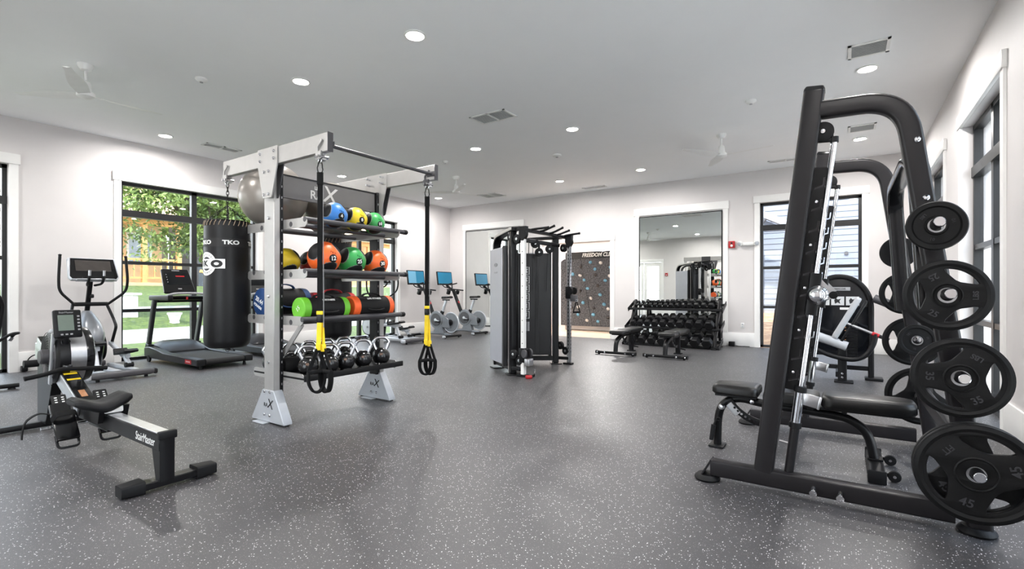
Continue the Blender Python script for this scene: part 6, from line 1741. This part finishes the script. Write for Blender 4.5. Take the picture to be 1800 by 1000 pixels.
studio_bike(10.70, 'grey studio bike with plain blue screen, in front of the corner mirror', False)
t = thing('hand_weights', 'small weights and dark mat on the floor in front of the first bike', 'weights', (-9.75, 8.75, 0))
for k in range(2):
    MB().cyl((0.0, -0.3 + 0.25*k, 0.05), (0.14, -0.3 + 0.25*k, 0.05), 0.05, n=14).build('weight_head', M['rubber'], t)
    MB().cyl((0.14, -0.3 + 0.25*k, 0.05), (0.26, -0.3 + 0.25*k, 0.05), 0.016, n=12).build('grip', M['silver_lt'], t)
    MB().cyl((0.26, -0.3 + 0.25*k, 0.05), (0.36, -0.3 + 0.25*k, 0.05), 0.05, n=14).build('weight_head', M['rubber'], t)
MB().box(-0.2, 0.5, -0.5, 0.3, 0.0, 0.0005).build('mat_sheet', M['black'], t)

# ------------------------------------------------------------------ climbing wall in the next room
def climb_mat():
    m = mat('dark grey textured climbing surface', (104, 102, 100), 0.75, var=0.0)
    nt = m.node_tree; p = nt.nodes['Principled BSDF']
    tc = nt.nodes.new('ShaderNodeTexCoord')
    n1 = nt.nodes.new('ShaderNodeTexNoise'); n1.inputs['Scale'].default_value = 26; n1.inputs['Detail'].default_value = 3
    nt.links.new(tc.outputs['Object'], n1.inputs['Vector'])
    r = nt.nodes.new('ShaderNodeValToRGB')
    r.color_ramp.elements[0].position = 0.36; r.color_ramp.elements[0].color = lin((48, 50, 53))
    r.color_ramp.elements[1].position = 0.66; r.color_ramp.elements[1].color = lin((98, 100, 104))
    nt.links.new(n1.outputs['Fac'], r.inputs[0]); nt.links.new(r.outputs[0], p.inputs['Base Color'])
    b = nt.nodes.new('ShaderNodeBump'); b.inputs['Strength'].default_value = 0.5; b.inputs['Distance'].default_value = 0.01
    nt.links.new(n1.outputs['Fac'], b.inputs['Height']); nt.links.new(b.outputs[0], p.inputs['Normal'])
    return m
M['climb'] = climb_mat()
M['hold_blue'] = mat('blue climbing hold', (108, 160, 186), 0.6, var=0.08)
M['hold_white'] = mat('off white climbing hold', (206, 203, 198), 0.6, var=0.06)
M['hold_dark'] = mat('charcoal climbing hold', (62, 58, 58), 0.6, var=0.1)
CW = V((-6.2, 13.5, 0))
cw = thing('climbing_wall', 'grey speckled climbing wall with blue and white holds beyond the doorway', 'climbing wall', CW)
K_ = W(cw, CW)
xs = [-7.27, -6.35, -5.35]
K_(MB().prism([(-7.27, 0.14), (-6.22, 0.14), (-6.60, 2.17), (-7.16, 2.17), (-7.27, 2.1)], 'y', 13.5, 13.62), 'wall_panel', M['climb'])
K_(MB().prism([(-6.21, 0.14), (-5.2, 0.14), (-5.2, 2.17), (-6.59, 2.17)], 'y', 13.5, 13.62), 'wall_panel', M['climb'])
K_(MB().box(-7.10, -5.2, 13.485, 13.63, 2.165, 2.365, 0.005, 1), 'header', M['blackgloss'], 'black header band')
K_(MB().box(-7.2, -5.25, 13.62, 14.1, 0.0, 2.3, 0.02, 1), 'housing', M['silver'])
lettering('FREEDOM CLIMBER', 0.155, frame((-5.93, 13.483, 2.262), (1, 0, 0), (0, -1, 0)), M['white_pr'], cw, 0.002, shear=0.25, bold=0.004, sx=0.92).matrix_basis = Matrix.Translation(-CW)
HH = [(1038, 461, 'b'), (1056, 462, 'w'), (1046, 473, 'b'), (1021, 468, 'd'), (1007, 482, 'b'), (1020, 484, 'w'), (1027, 492, 'b'), (1047, 483, 'd'), (1064, 493, 'b'), (1072, 485, 'w'),
      (999, 500, 'w'), (1051, 502, 'd'), (1033, 507, 'b'), (1009, 510, 'b'), (1020, 511, 'd'), (1055, 518, 'b'), (1039, 524, 'w'), (1025, 532, 'b'), (1062, 535, 'b'), (1017, 539, 'w'),
      (1044, 541, 'd'), (1069, 543, 'w'), (1016, 553, 'b'), (1043, 553, 'b'), (1032, 563, 'w'), (1051, 565, 'b'), (1069, 558, 'd'), (1073, 470, 'b'), (1073, 515, 'd'), (1005, 540, 'd')]
ca_, sa_ = math.cos(math.radians(33.96)), math.sin(math.radians(33.96))
for u, v, c in HH:
    r_ = (u-900)/867.0
    dx, dy = r_*ca_-sa_, r_*sa_+ca_
    tt = 13.5/dy
    m = MB().ball((tt*dx, 13.49, 1.2 + (511-v)/867.0*tt), 0.048, (1.0 + 0.3*random.random(), 0.8, 0.9 + 0.3*random.random()), 10, 7, (random.random()*40, random.random()*40, 0))
    K_(m, 'climbing_hold', M[{'b': 'hold_blue', 'w': 'hold_white', 'd': 'hold_dark'}[c]])

# ------------------------------------------------------------------ wall fittings
def fire_alarm(x, y, z, s_, label):
    t = thing('fire_alarm', label, 'fire alarm', (x, y, z), 0 if s_ < 0 else 180, 'red fire alarms')
    MB().box(-0.065, 0.065, -0.045, -0.001, -0.075, 0.075, 0.008).build('housing', M['red'], t)
    MB().ball((0, -0.045, -0.028), 0.028, (1, 0.5, 1), 14, 8).build('strobe', M['white_pl'], t)
    MB().lathe([(0.02, 0), (0.02, 0.003), (0.0, 0.004)], (0, -0.045, 0.03), (0, -1, 0), 14).build('sounder', M['black'], t)
fire_alarm(-2.03, YB, 2.205, -1, 'small red fire alarm strobe beside the big mirror')
fire_alarm(-7.25, YF, 2.0, 1, 'red fire alarm beside the entry doors, seen in mirror')
def emergency_light(x, y, z, rz, label):
    t = thing('emergency_light', label, 'emergency light', (x, y, z), rz, 'twin-head emergency lights')
    MB().sweep([(-0.13, -0.035, 0), (-0.08, -0.035, 0), (0.08, -0.035, 0), (0.13, -0.035, 0)], rsec(0.068, 0.08, 0.03, 4), (0, 1, 0), scales=[0.7, 1, 1, 0.7]).build('body', M['white_pl'], t)
    for s_ in (-1, 1):
        MB().lathe([(0.03, -0.05), (0.052, -0.03), (0.056, 0.02), (0.05, 0.03), (0.0, 0.022)], (s_*0.16, -0.065, 0.01), (s_*0.5, -1, -0.25), 22).build('lamp_head', M['white_pl'], t)
        MB().lathe([(0.044, 0.0305), (0.03, 0.038), (0.0, 0.04)], (s_*0.16, -0.065, 0.01), (s_*0.5, -1, -0.25), 20).build('lens', M['silver_lt'], t)
emergency_light(-1.70, YB, 2.20, 0, 'white twin-head emergency light between alarm and back window')
emergency_light(XR, 5.33, 2.185, 90, 'white twin-head emergency light at the frame edge, near side window')
def outlet_box(x, y, label):
    t = thing('floor_plug', label, 'plug', (x, y, 0), 0)
    MB().box(-0.06, 0.06, -0.12, -0.022, 0.0, 0.10, 0.01).build('adapter', M['black'], t)
    MB().tube(smooth_path([(0.05, -0.07, 0.02), (0.15, -0.08, 0.01), (0.25, -0.05, 0.01), (0.35, -0.06, 0.01)], 4), 0.007, 6).build('cable', M['black'], t)
outlet_box(-2.02, YB, 'black plug adapter on the floor by the big mirror')
def outlet(axis, pos, a, z, label):
    t = thing('wall_outlet', label, 'outlet', (a, pos, z), 0, 'white wall outlets')
    MB().box(-0.035, 0.035, -0.007, -0.0005, -0.06, 0.06, 0.003).build('cover_plate', M['white_pl'], t)
    for dz in (-0.025, 0.025): MB().box(-0.014, 0.014, -0.009, -0.0065, dz-0.015, dz+0.015, 0.002).build('socket', M['silver_lt'], t)
outlet('y', YB, -1.35-0.47, 0.45, 'white outlet on the wall between big mirror and window')
# ------------------------------------------------------------------ outdoors
def ground_mat(name, c0, c1, scale, bump=0.5, rough=0.9):
    m = mat(name, c0, rough, var=0.0)
    nt = m.node_tree; p = nt.nodes['Principled BSDF']
    tc = nt.nodes.new('ShaderNodeTexCoord')
    n1 = nt.nodes.new('ShaderNodeTexNoise'); n1.inputs['Scale'].default_value = scale; n1.inputs['Detail'].default_value = 6
    nt.links.new(tc.outputs['Object'], n1.inputs['Vector'])
    r = nt.nodes.new('ShaderNodeValToRGB')
    r.color_ramp.elements[0].position = 0.35; r.color_ramp.elements[0].color = lin(c0)
    r.color_ramp.elements[1].position = 0.68; r.color_ramp.elements[1].color = lin(c1)
    nt.links.new(n1.outputs['Fac'], r.inputs[0]); nt.links.new(r.outputs[0], p.inputs['Base Color'])
    b = nt.nodes.new('ShaderNodeBump'); b.inputs['Strength'].default_value = bump; b.inputs['Distance'].default_value = 0.03
    nt.links.new(n1.outputs['Fac'], b.inputs['Height']); nt.links.new(b.outputs[0], p.inputs['Normal'])
    return m
M['grass'] = ground_mat('lawn grass', (48, 64, 20), (76, 90, 33), 9.0)
M['concrete'] = ground_mat('pale concrete walk', (132, 129, 122), (148, 145, 139), 3.0, 0.1)
M['dirt'] = ground_mat('brown dirt bank', (132, 96, 68), (176, 140, 106), 6.0)
M['gravel'] = ground_mat('pale outdoor paving', (188, 185, 180), (208, 205, 199), 2.0, 0.1)
prof = [(-10.41, -0.06, 'grass'), (-13.1, 0.05, 'concrete'), (-14.6, 0.25, 'grass'), (-16.2, 0.64, 'concrete'), (-17.0, 0.74, 'grass'), (-21.3, 1.38, 'grass'), (-45.0, 1.8, None)]
NM = {'grass': 'ground_lawn', 'concrete': 'ground_path'}
LB = {'grass': 'green lawn strip outside the windows', 'concrete': 'pale concrete path across the lawn'}
for k in range(len(prof)-1):
    (x0, z0, mt), (x1, z1, _) = prof[k], prof[k+1]
    m = MB()
    ny = 24
    for j in range(ny):
        ya, yb_ = -14 + 44*j/ny, -14 + 44*(j+1)/ny
        w = lambda y: 0.25*math.sin(y*0.45) if 0 < k else 0
        w1 = lambda y: 0.25*math.sin(y*0.45) if k+1 < len(prof)-1 else 0
        m.quad([(x0+w(ya), ya, z0), (x0+w(yb_), yb_, z0), (x1+w1(yb_), yb_, z1), (x1+w1(ya), ya, z1)])
    struct(m.build(NM[mt], M[mt]), LB[mt])
struct(MB().box(-45, 40, -40, YF-WT, -0.3, -0.08).build('ground_forecourt', M['gravel']), 'pale paving in front of the entry')
struct(MB().box(XR+WT, 40, YF-WT, 45, -0.3, -0.08).build('ground_side_yard', M['gravel']), 'pale paving beside the building')
m = MB()
nx, ny = 16, 14
P_ = [[(-4.2 + 6.0*i/nx, YB+WT + 5.2*j/ny, -0.05 + 0.62*(j/ny)**0.8 + (0.05*random.random() if 0 < j < ny else 0)) for i in range(nx+1)] for j in range(ny+1)]
m.faces_from([r for r in P_], close_ring=False)
struct(m.build('ground_dirt_bank', M['dirt']), 'brown dirt bank outside the back window')

# siding houses
M['siding'] = mat('pale blue grey lap siding', (112, 117, 128), 0.6, var=0.02)
M['rooftrim'] = mat('grey roof trim', (150, 152, 158), 0.5)
M['gutter'] = mat('dark bronze downspout', (74, 72, 74), 0.4)
M['found'] = mat('grey foundation', (128, 126, 124), 0.8)
hs = thing('siding_house', 'pale grey lap-sided house seen through the back window', 'house', (-0.8, 16.6, 0))
H_ = W(hs, (-0.8, 16.6, 0))
pm = None
for k in range(28):
    z = 0.62 + 0.165*k
    if pm is None:
        pm = H_(MB().prism([(-0.02, 0.0), (0.0, 0.0), (0.006, 0.185), (-0.002, 0.185)], 'x', -3.4, 2.6).xf(Matrix.Translation((0, 16.6, z))), 'siding_board', M['siding'])
    else: share(pm, 'siding_board', hs, (0, 0, 0.165*k))
H_(MB().box(-3.4, 2.6, 16.61, 22.0, 0.3, 5.3), 'house_body', M['siding'])
H_(MB().box(-3.42, 2.62, 16.585, 16.7, 0.2, 0.62), 'foundation', M['found'])
H_(MB().box(2.5, 2.64, 16.575, 16.62, 0.6, 5.3), 'corner_board', M['trim'])
# nearer gable eave with downspout in the upper corner of the back window
H_(MB().sweep([(-4.3, 15.4, 4.55), (-1.15, 15.4, 2.95)], rsec(0.5, 0.16, 0.01), (0, 1, 0)), 'roof_rake', M['rooftrim'])
H_(MB().prism([(-4.3, 4.42), (-1.2, 2.86), (-4.3, 2.86)], 'y', 15.5, 15.62), 'gable_wall', M['siding'])
H_(MB().tube(fillet([(-1.9, 15.2, 3.42), (-1.78, 15.2, 3.2), (-1.95, 15.2, 3.0), (-2.3, 15.2, 2.95), (-2.3, 15.2, 2.2)], 0.12, 5), 0.05, 10), 'downspout', M['gutter'])
H_(MB().cyl((0.05, 16.58, 2.25), (0.05, 16.55, 2.25), 0.05, n=14), 'vent_cap', M['gutter'])
hs2 = thing('siding_house', 'pale lap-sided neighbour house seen at a slant through the side window', 'house', (5.6, 16.0, 0))
H2 = W(hs2, (5.6, 16.0, 0))
pm = None
for k in range(30):
    if pm is None:
        pm = H2(MB().prism([(-0.02, 0.0), (0.0, 0.0), (0.006, 0.185), (-0.002, 0.185)], 'y', 6.0, 30.0).xf(Matrix.Translation((5.6, 0, 0.1))), 'siding_board', M['siding'])
    else: share(pm, 'siding_board', hs2, (0, 0, 0.165*k))
H2(MB().box(5.61, 12, 6.0, 30.0, -0.1, 5.2), 'house_body', M['siding'])

# timber house under construction, beyond the lawn
M['timber'] = mat('raw timber sheathing', (214, 178, 132), 0.7, var=0.12, scale=3)
M['post'] = mat('raw timber post', (214, 160, 98), 0.65, var=0.1)
M['darkwin'] = mat('unfinished window glass', (150, 164, 176), 0.15, var=0.15)
M['wrap'] = mat('white house wrap', (226, 226, 224), 0.6)
def timber_house(y0, y1, x, label, zb=1.35, h=4.2):
    t = thing('timber_house', label, 'house', (x-2.5, (y0+y1)/2, zb), 0, 'houses under construction beyond the lawn')
    T = W(t, (x-2.5, (y0+y1)/2, 0))
    o = zb
    def TB(m, *a): m.xf(Matrix.Translation((0, 0, 0))); return T(m.xf(Matrix.Translation((0, 0, -zb))), *a)
    TB(MB().box(x-5.0, x-1.6, y0, y1, zb, zb+h), 'house_body', M['timber'])
    TB(MB().box(x-1.7, x+0.1, y0-0.1, y1+0.1, zb-0.15, zb+0.16), 'porch_deck', M['timber'])
    n = 4
    for k in range(n+1):
        yy = y0 + (y1-y0)*k/n
        TB(MB().box(x-0.11, x+0.05, yy-0.08, yy+0.08, zb+0.1, zb+2.5), 'porch_post', M['post'])
    TB(MB().box(x-0.12, x+0.06, y0-0.1, y1+0.1, zb+2.35, zb+2.62), 'porch_beam', M['post'])
    for zz in (0.30, 1.0):
        TB(MB().box(x-0.05, x+0.02, y0, y1, zb+zz, zb+zz+0.08), 'porch_rail', M['post'])
    pmm = None
    for k in range(int((y1-y0)/0.22)):
        yy = y0 + 0.1 + 0.22*k
        if pmm is None: pmm = TB(MB().box(x-0.03, x+0.0, yy, yy+0.04, zb+0.3, zb+1.04), 'baluster', M['post'])
        else: share(pmm, 'baluster', t, (0, 0.22*k, 0))
    for k in range(3):
        yy = y0 + (y1-y0)*(0.14 + 0.3*k)
        f = TB(MB().box(x-1.6, x-1.55, yy, yy+0.85, zb+0.9, zb+2.2), 'window_frame', M['wrap'])
        m = MB().box(x-1.55, x-1.53, yy+0.07, yy+0.78, zb+0.97, zb+2.13).xf(Matrix.Translation((0, 0, -zb)))
        T(m, 'window_pane', M['darkwin'], None, f)
    TB(MB().prism([(x+0.5, zb+2.55), (x-2.2, zb+4.0), (x-5.4, zb+h), (x-5.4, zb+h+0.2), (x-2.2, zb+h+0.05), (x+0.5, zb+2.7)], 'y', y0-0.3, y1+0.3), 'roof', M['timber'])
    return t
timber_house(4.2, 8.9, -22.0, 'timber framed house with porch posts behind the tree')
timber_house(13.5, 20.5, -22.5, 'second timber framed house, glimpsed between shelves')
M['slate'] = mat('dark slate siding', (88, 90, 94), 0.7, var=0.08)
t = thing('slate_outbuilding', 'dark grey outbuilding with timber stair rail', 'building', (-23.0, 11.0, 1.3))
T = W(t, (-23.0, 11.0, 1.3))
T(MB().box(-25, -22.2, 9.7, 13.0, 1.3, 4.6), 'wall', M['slate'])
T(MB().sweep([(-21.6, 9.5, 2.6), (-21.6, 13.0, 1.7)], rsec(0.10, 0.22, 0.01), (1, 0, 0)), 'stair_rail', M['post'])
T(MB().sweep([(-21.6, 9.5, 2.0), (-21.6, 13.0, 1.2)], rsec(0.10, 0.12, 0.01), (1, 0, 0)), 'stair_rail', M['post'])
T(MB().box(-25.2, -22.0, 9.55, 13.1, 4.6, 4.8), 'roof', M['slate'])

# white brick pier and planter on the lawn
M['whitebrick'] = mat('white painted brick', (243, 241, 238), 0.7, var=0.04, bump=0.3, bscale=40)
t = thing('brick_pier', 'white painted brick pier on the lawn at window edge', 'pier', (-15.7, 4.75, 0.45))
T = W(t, (-15.7, 4.75, 0.45))
M['mortar'] = mat('pale mortar', (226, 224, 220), 0.8)
T(MB().box(-15.92, -15.48, 4.21, 5.29, 0.3, 1.08), 'mortar_core', M['mortar'])
pm = None
for r in range(10):
    for c in range(5):
        off = 0.11 if r % 2 else 0.0
        y0 = 4.205 + 0.218*c + off
        if y0 > 5.12: continue
        if pm is None: pm = T(MB().box(-15.93, -15.465, 0, 0.205, 0, 0.066, 0.004, 1).xf(Matrix.Translation((0, 4.205, 0.34))), 'brick', M['whitebrick'])
        else: share(pm, 'brick', t, (0, y0-4.205, 0.076*r))
T(MB().box(-15.98, -15.42, 4.15, 5.36, 1.085, 1.14, 0.01, 1), 'pier_cap', M['whitebrick'])
t = thing('planter_urn', 'small white planter urn on the lawn beyond the treadmill', 'planter', (-14.9, 5.92, 0.33))
MB().lathe([(0.0, 0.0), (0.11, 0.0), (0.115, 0.03), (0.10, 0.05), (0.15, 0.22), (0.17, 0.24), (0.17, 0.28), (0.15, 0.28), (0.135, 0.24), (0.0, 0.22)], (0, 0, 0), (0, 0, 1), 24, cap=False).build('urn', M['whitebrick'], t)
MB().lathe([(0.135, 0.235), (0.0, 0.25)], (0, 0, 0), (0, 0, 1), 20, cap=False).build('soil', M['dirt'], t)

# trees
def leaf_mat():
    m = mat('tree leaves', (120, 150, 60), 0.55, var=0.0)
    nt = m.node_tree; p = nt.nodes['Principled BSDF']
    oi = nt.nodes.new('ShaderNodeTexCoord')
    n1 = nt.nodes.new('ShaderNodeTexNoise'); n1.inputs['Scale'].default_value = 2.3; n1.inputs['Detail'].default_value = 5
    nt.links.new(oi.outputs['Object'], n1.inputs['Vector'])
    r = nt.nodes.new('ShaderNodeValToRGB')
    r.color_ramp.elements[0].position = 0.34; r.color_ramp.elements[0].color = lin((64, 88, 40))
    r.color_ramp.elements[1].position = 0.66; r.color_ramp.elements[1].color = lin((140, 158, 76))
    nt.links.new(n1.outputs['Fac'], r.inputs[0]); nt.links.new(r.outputs[0], p.inputs['Base Color'])
    p.inputs['Transmission Weight'].default_value = 0.0
    p.inputs['Subsurface Weight'].default_value = 0.0
    return m
M['leaf'] = leaf_mat()
M['bark'] = mat('grey brown bark', (98, 84, 74), 0.85, var=0.2, bump=0.6, bscale=30)
def leafy_tree(base, crown, rad, nleaf, size, label, seed):
    rnd = random.Random(seed)
    t = thing('leafy_tree', label, 'tree', base, 0, 'leafy trees on the lawn')
    b = V((0, 0, -0.3)); c = V(crown) - V(base)
    m = MB()
    tips = []
    fork = V((c.x*0.25, c.y*0.25, max(0.9, c.z - rad[2]*0.75)))
    m.tube(smooth_path([b, V((0.03, 0.02, fork.z*0.5)), fork], 4), 0.17, 10, scales=None)
    for k in range(13):
        a = 2*PI*k/13 + rnd.random()*0.4
        e = rnd.uniform(0.25, 1.0)
        tip = c + V((rad[0]*0.85*math.cos(a)*e, rad[1]*0.85*math.sin(a)*e, rad[2]*rnd.uniform(-0.7, 0.8)))
        mid = fork.lerp(tip, 0.5) + V((rnd.uniform(-.25, .25), rnd.uniform(-.25, .25), rnd.uniform(0, .4)))
        pth = smooth_path([fork, mid, tip], 5)
        n = len(pth)
        m.tube(pth, 0.08, 7, scales=[1.0 - 0.85*i/(n-1) for i in range(n)])
        tips.append((mid, tip))
        for q in range(3):
            s0 = mid.lerp(tip, rnd.uniform(0.1, 0.8)); s1 = s0 + V((rnd.uniform(-1, 1)*rad[0], rnd.uniform(-1, 1)*rad[1], rnd.uniform(-.6, .6)*rad[2]))*0.3
            m.tube([s0, s0.lerp(s1, 0.5) + V((0, 0, 0.06)), s1], 0.022, 5, scales=[1, 0.7, 0.3])
            tips.append((s0, s1))
    m.build('trunk', M['bark'], t)
    verts, faces = [], []
    clumps = []
    for k in range(150):
        a = rnd.random()*2*PI; u_ = rnd.uniform(-1, 1); r = rnd.random()**0.4
        s_ = math.sqrt(1-u_*u_)
        clumps.append(c + V((rad[0]*r*s_*math.cos(a), rad[1]*r*s_*math.sin(a), rad[2]*r*u_)))
    for s0, s1 in tips: clumps += [s1, s0.lerp(s1, 0.6)]
    for k in range(nleaf):
        q = clumps[rnd.randrange(len(clumps))]
        p = q + V((rnd.gauss(0, 0.2), rnd.gauss(0, 0.2), rnd.gauss(0, 0.15)))
        n_ = V((rnd.gauss(0, 1), rnd.gauss(0, 1), rnd.gauss(0.5, 1))).normalized()
        e1 = n_.orthogonal().normalized(); e1.rotate(Matrix.Rotation(rnd.random()*2*PI, 3, n_)); e2 = n_.cross(e1)
        L = size*rnd.uniform(0.7, 1.25); w = L*0.42
        i0 = len(verts)
        verts += [p - e1*L*0.5, p + e2*w*0.5 + n_*0.006, p + e1*L*0.5, p - e2*w*0.5 + n_*0.006]
        faces.append((i0, i0+1, i0+2, i0+3))
    me = bpy.data.meshes.new('foliage'); me.from_pydata([tuple(v) for v in verts], [], faces); me.materials.append(M['leaf'])
    o = bpy.data.objects.new('foliage', me); COL.objects.link(o); o.parent = t; o['kind'] = 'stuff'
    return t
leafy_tree((-16.6, 7.6, 0.6), (-15.9, 6.6, 4.15), (1.8, 3.1, 2.4), 24000, 0.15, 'large sunlit green tree filling the window above the treadmill', 3)
leafy_tree((-31.5, 12.0, 1.4), (-31.5, 11.5, 6.8), (2.6, 4.0, 3.0), 9000, 0.32, 'second green tree farther back past the outbuilding', 5)
t = thing('bare_tree', 'bare branched tree outside the edge window', 'tree', (-20.0, 3.2, 1.1))
rnd = random.Random(11)
m = MB().tube([(0, 0, -0.2), (0.05, 0.05, 1.2), (0, 0.1, 2.2)], 0.09, 8, scales=[1, 0.8, 0.6])
m.build('trunk', M['bark'], t)
m = MB()
for k in range(26):
    a = rnd.random()*2*PI; z0 = rnd.uniform(1.0, 2.2); l = rnd.uniform(0.8, 1.8)
    p0 = V((0.02, 0.08, z0)); p1 = p0 + V((math.cos(a)*l*0.4, math.sin(a)*l*0.4, l*0.5)); p2 = p1 + V((math.cos(a+0.4)*l*0.35, math.sin(a+0.4)*l*0.35, l*0.5))
    m.tube(smooth_path([p0, p1, p2], 3), 0.028, 5, scales=[1-0.14*i for i in range(7)])
m.build('branches', M['bark'], t, kind='stuff')
# ------------------------------------------------------------------ nest small pieces under the part they belong to
NEST = {'display': ('console', 'monitor', 'screen_body'), 'display_half': ('screen_body',), 'button': ('monitor',), 'display_banner': ('console',), 'display_icon': ('console',),
        'badge': ('console',), 'stop_button': ('console',), 'console_face': ('console',), 'number': ('number_disc', 'end_cap', 'bell'), 'pulley_hub': ('pulley',), 'pulley_axle': ('pulley',),
        'horn_cap': ('storage_horn',), 'wheel_bolt': ('transport_wheel',), 'ladder_hole': ('adjuster_ladder',), 'ladder_stop': ('adjuster_ladder',), 'rail_slot': ('slotted_rail',),
        'lever_ring': ('lever',), 'arm_cap': ('swing_arm',), 'handrail_cap': ('handrail',), 'stabilizer_cap': ('stabilizer', 'rear_stabilizer'), 'adjuster_slot': ('heel_rest',),
        'strobe': ('housing',), 'sounder': ('housing',), 'lens': ('lamp_head',), 'placard_face': ('placard_frame',), 'weight_tag': ('weight_plate_block',), 'grip_cap': ('pull_up_grip',),
        'tube_cap': ('shelf_tube',), 'beam_cap': ('overhead_beam',), 'plate_screw': ('hook_plate',), 'column_hole': ('pulley_column',), 'frame_trim': ('curved_frame',), 'rail_track': ('seat_rail',),
        'rail_end_cap': ('seat_rail',), 'hub_step': ('body',), 'cage_ring': ('fan_cage',), 'disc_rim': ('crank_disc',), 'flywheel_hub': ('flywheel',), 'flywheel_rim': ('flywheel',),
        'housing_ring': ('drive_housing',), 'crank_cap': ('drive_housing',), 'emblem_face': ('emblem',), 'roller': ('roller_arm',), 'lever_grip': ('lever',), 'side_badge': ('side_rail',),
        'valve_plug': ('ball_skin',), 'weight_block': (), 'knob': ()}
def base_(o): return o.name.split('.')[0]
def order_(o):
    p = o.name.split('.')
    return int(p[1]) if len(p) > 1 and p[1].isdigit() else -1
for root in [o for o in COL.objects if o.parent is None and o.type == 'EMPTY']:
    by = {}
    for ch in root.children: by.setdefault(base_(ch), []).append(ch)
    for k in by: by[k].sort(key=order_)
    for nm, hosts in NEST.items():
        if nm not in by: continue
        host = next((by[h] for h in hosts if h in by), None)
        if not host: continue
        for i, ch in enumerate(by[nm]):
            h = host[min(len(host)-1, i*len(host)//len(by[nm]))]
            if ch.children or h.matrix_basis != Matrix.Identity(4): continue
            ch.parent = h
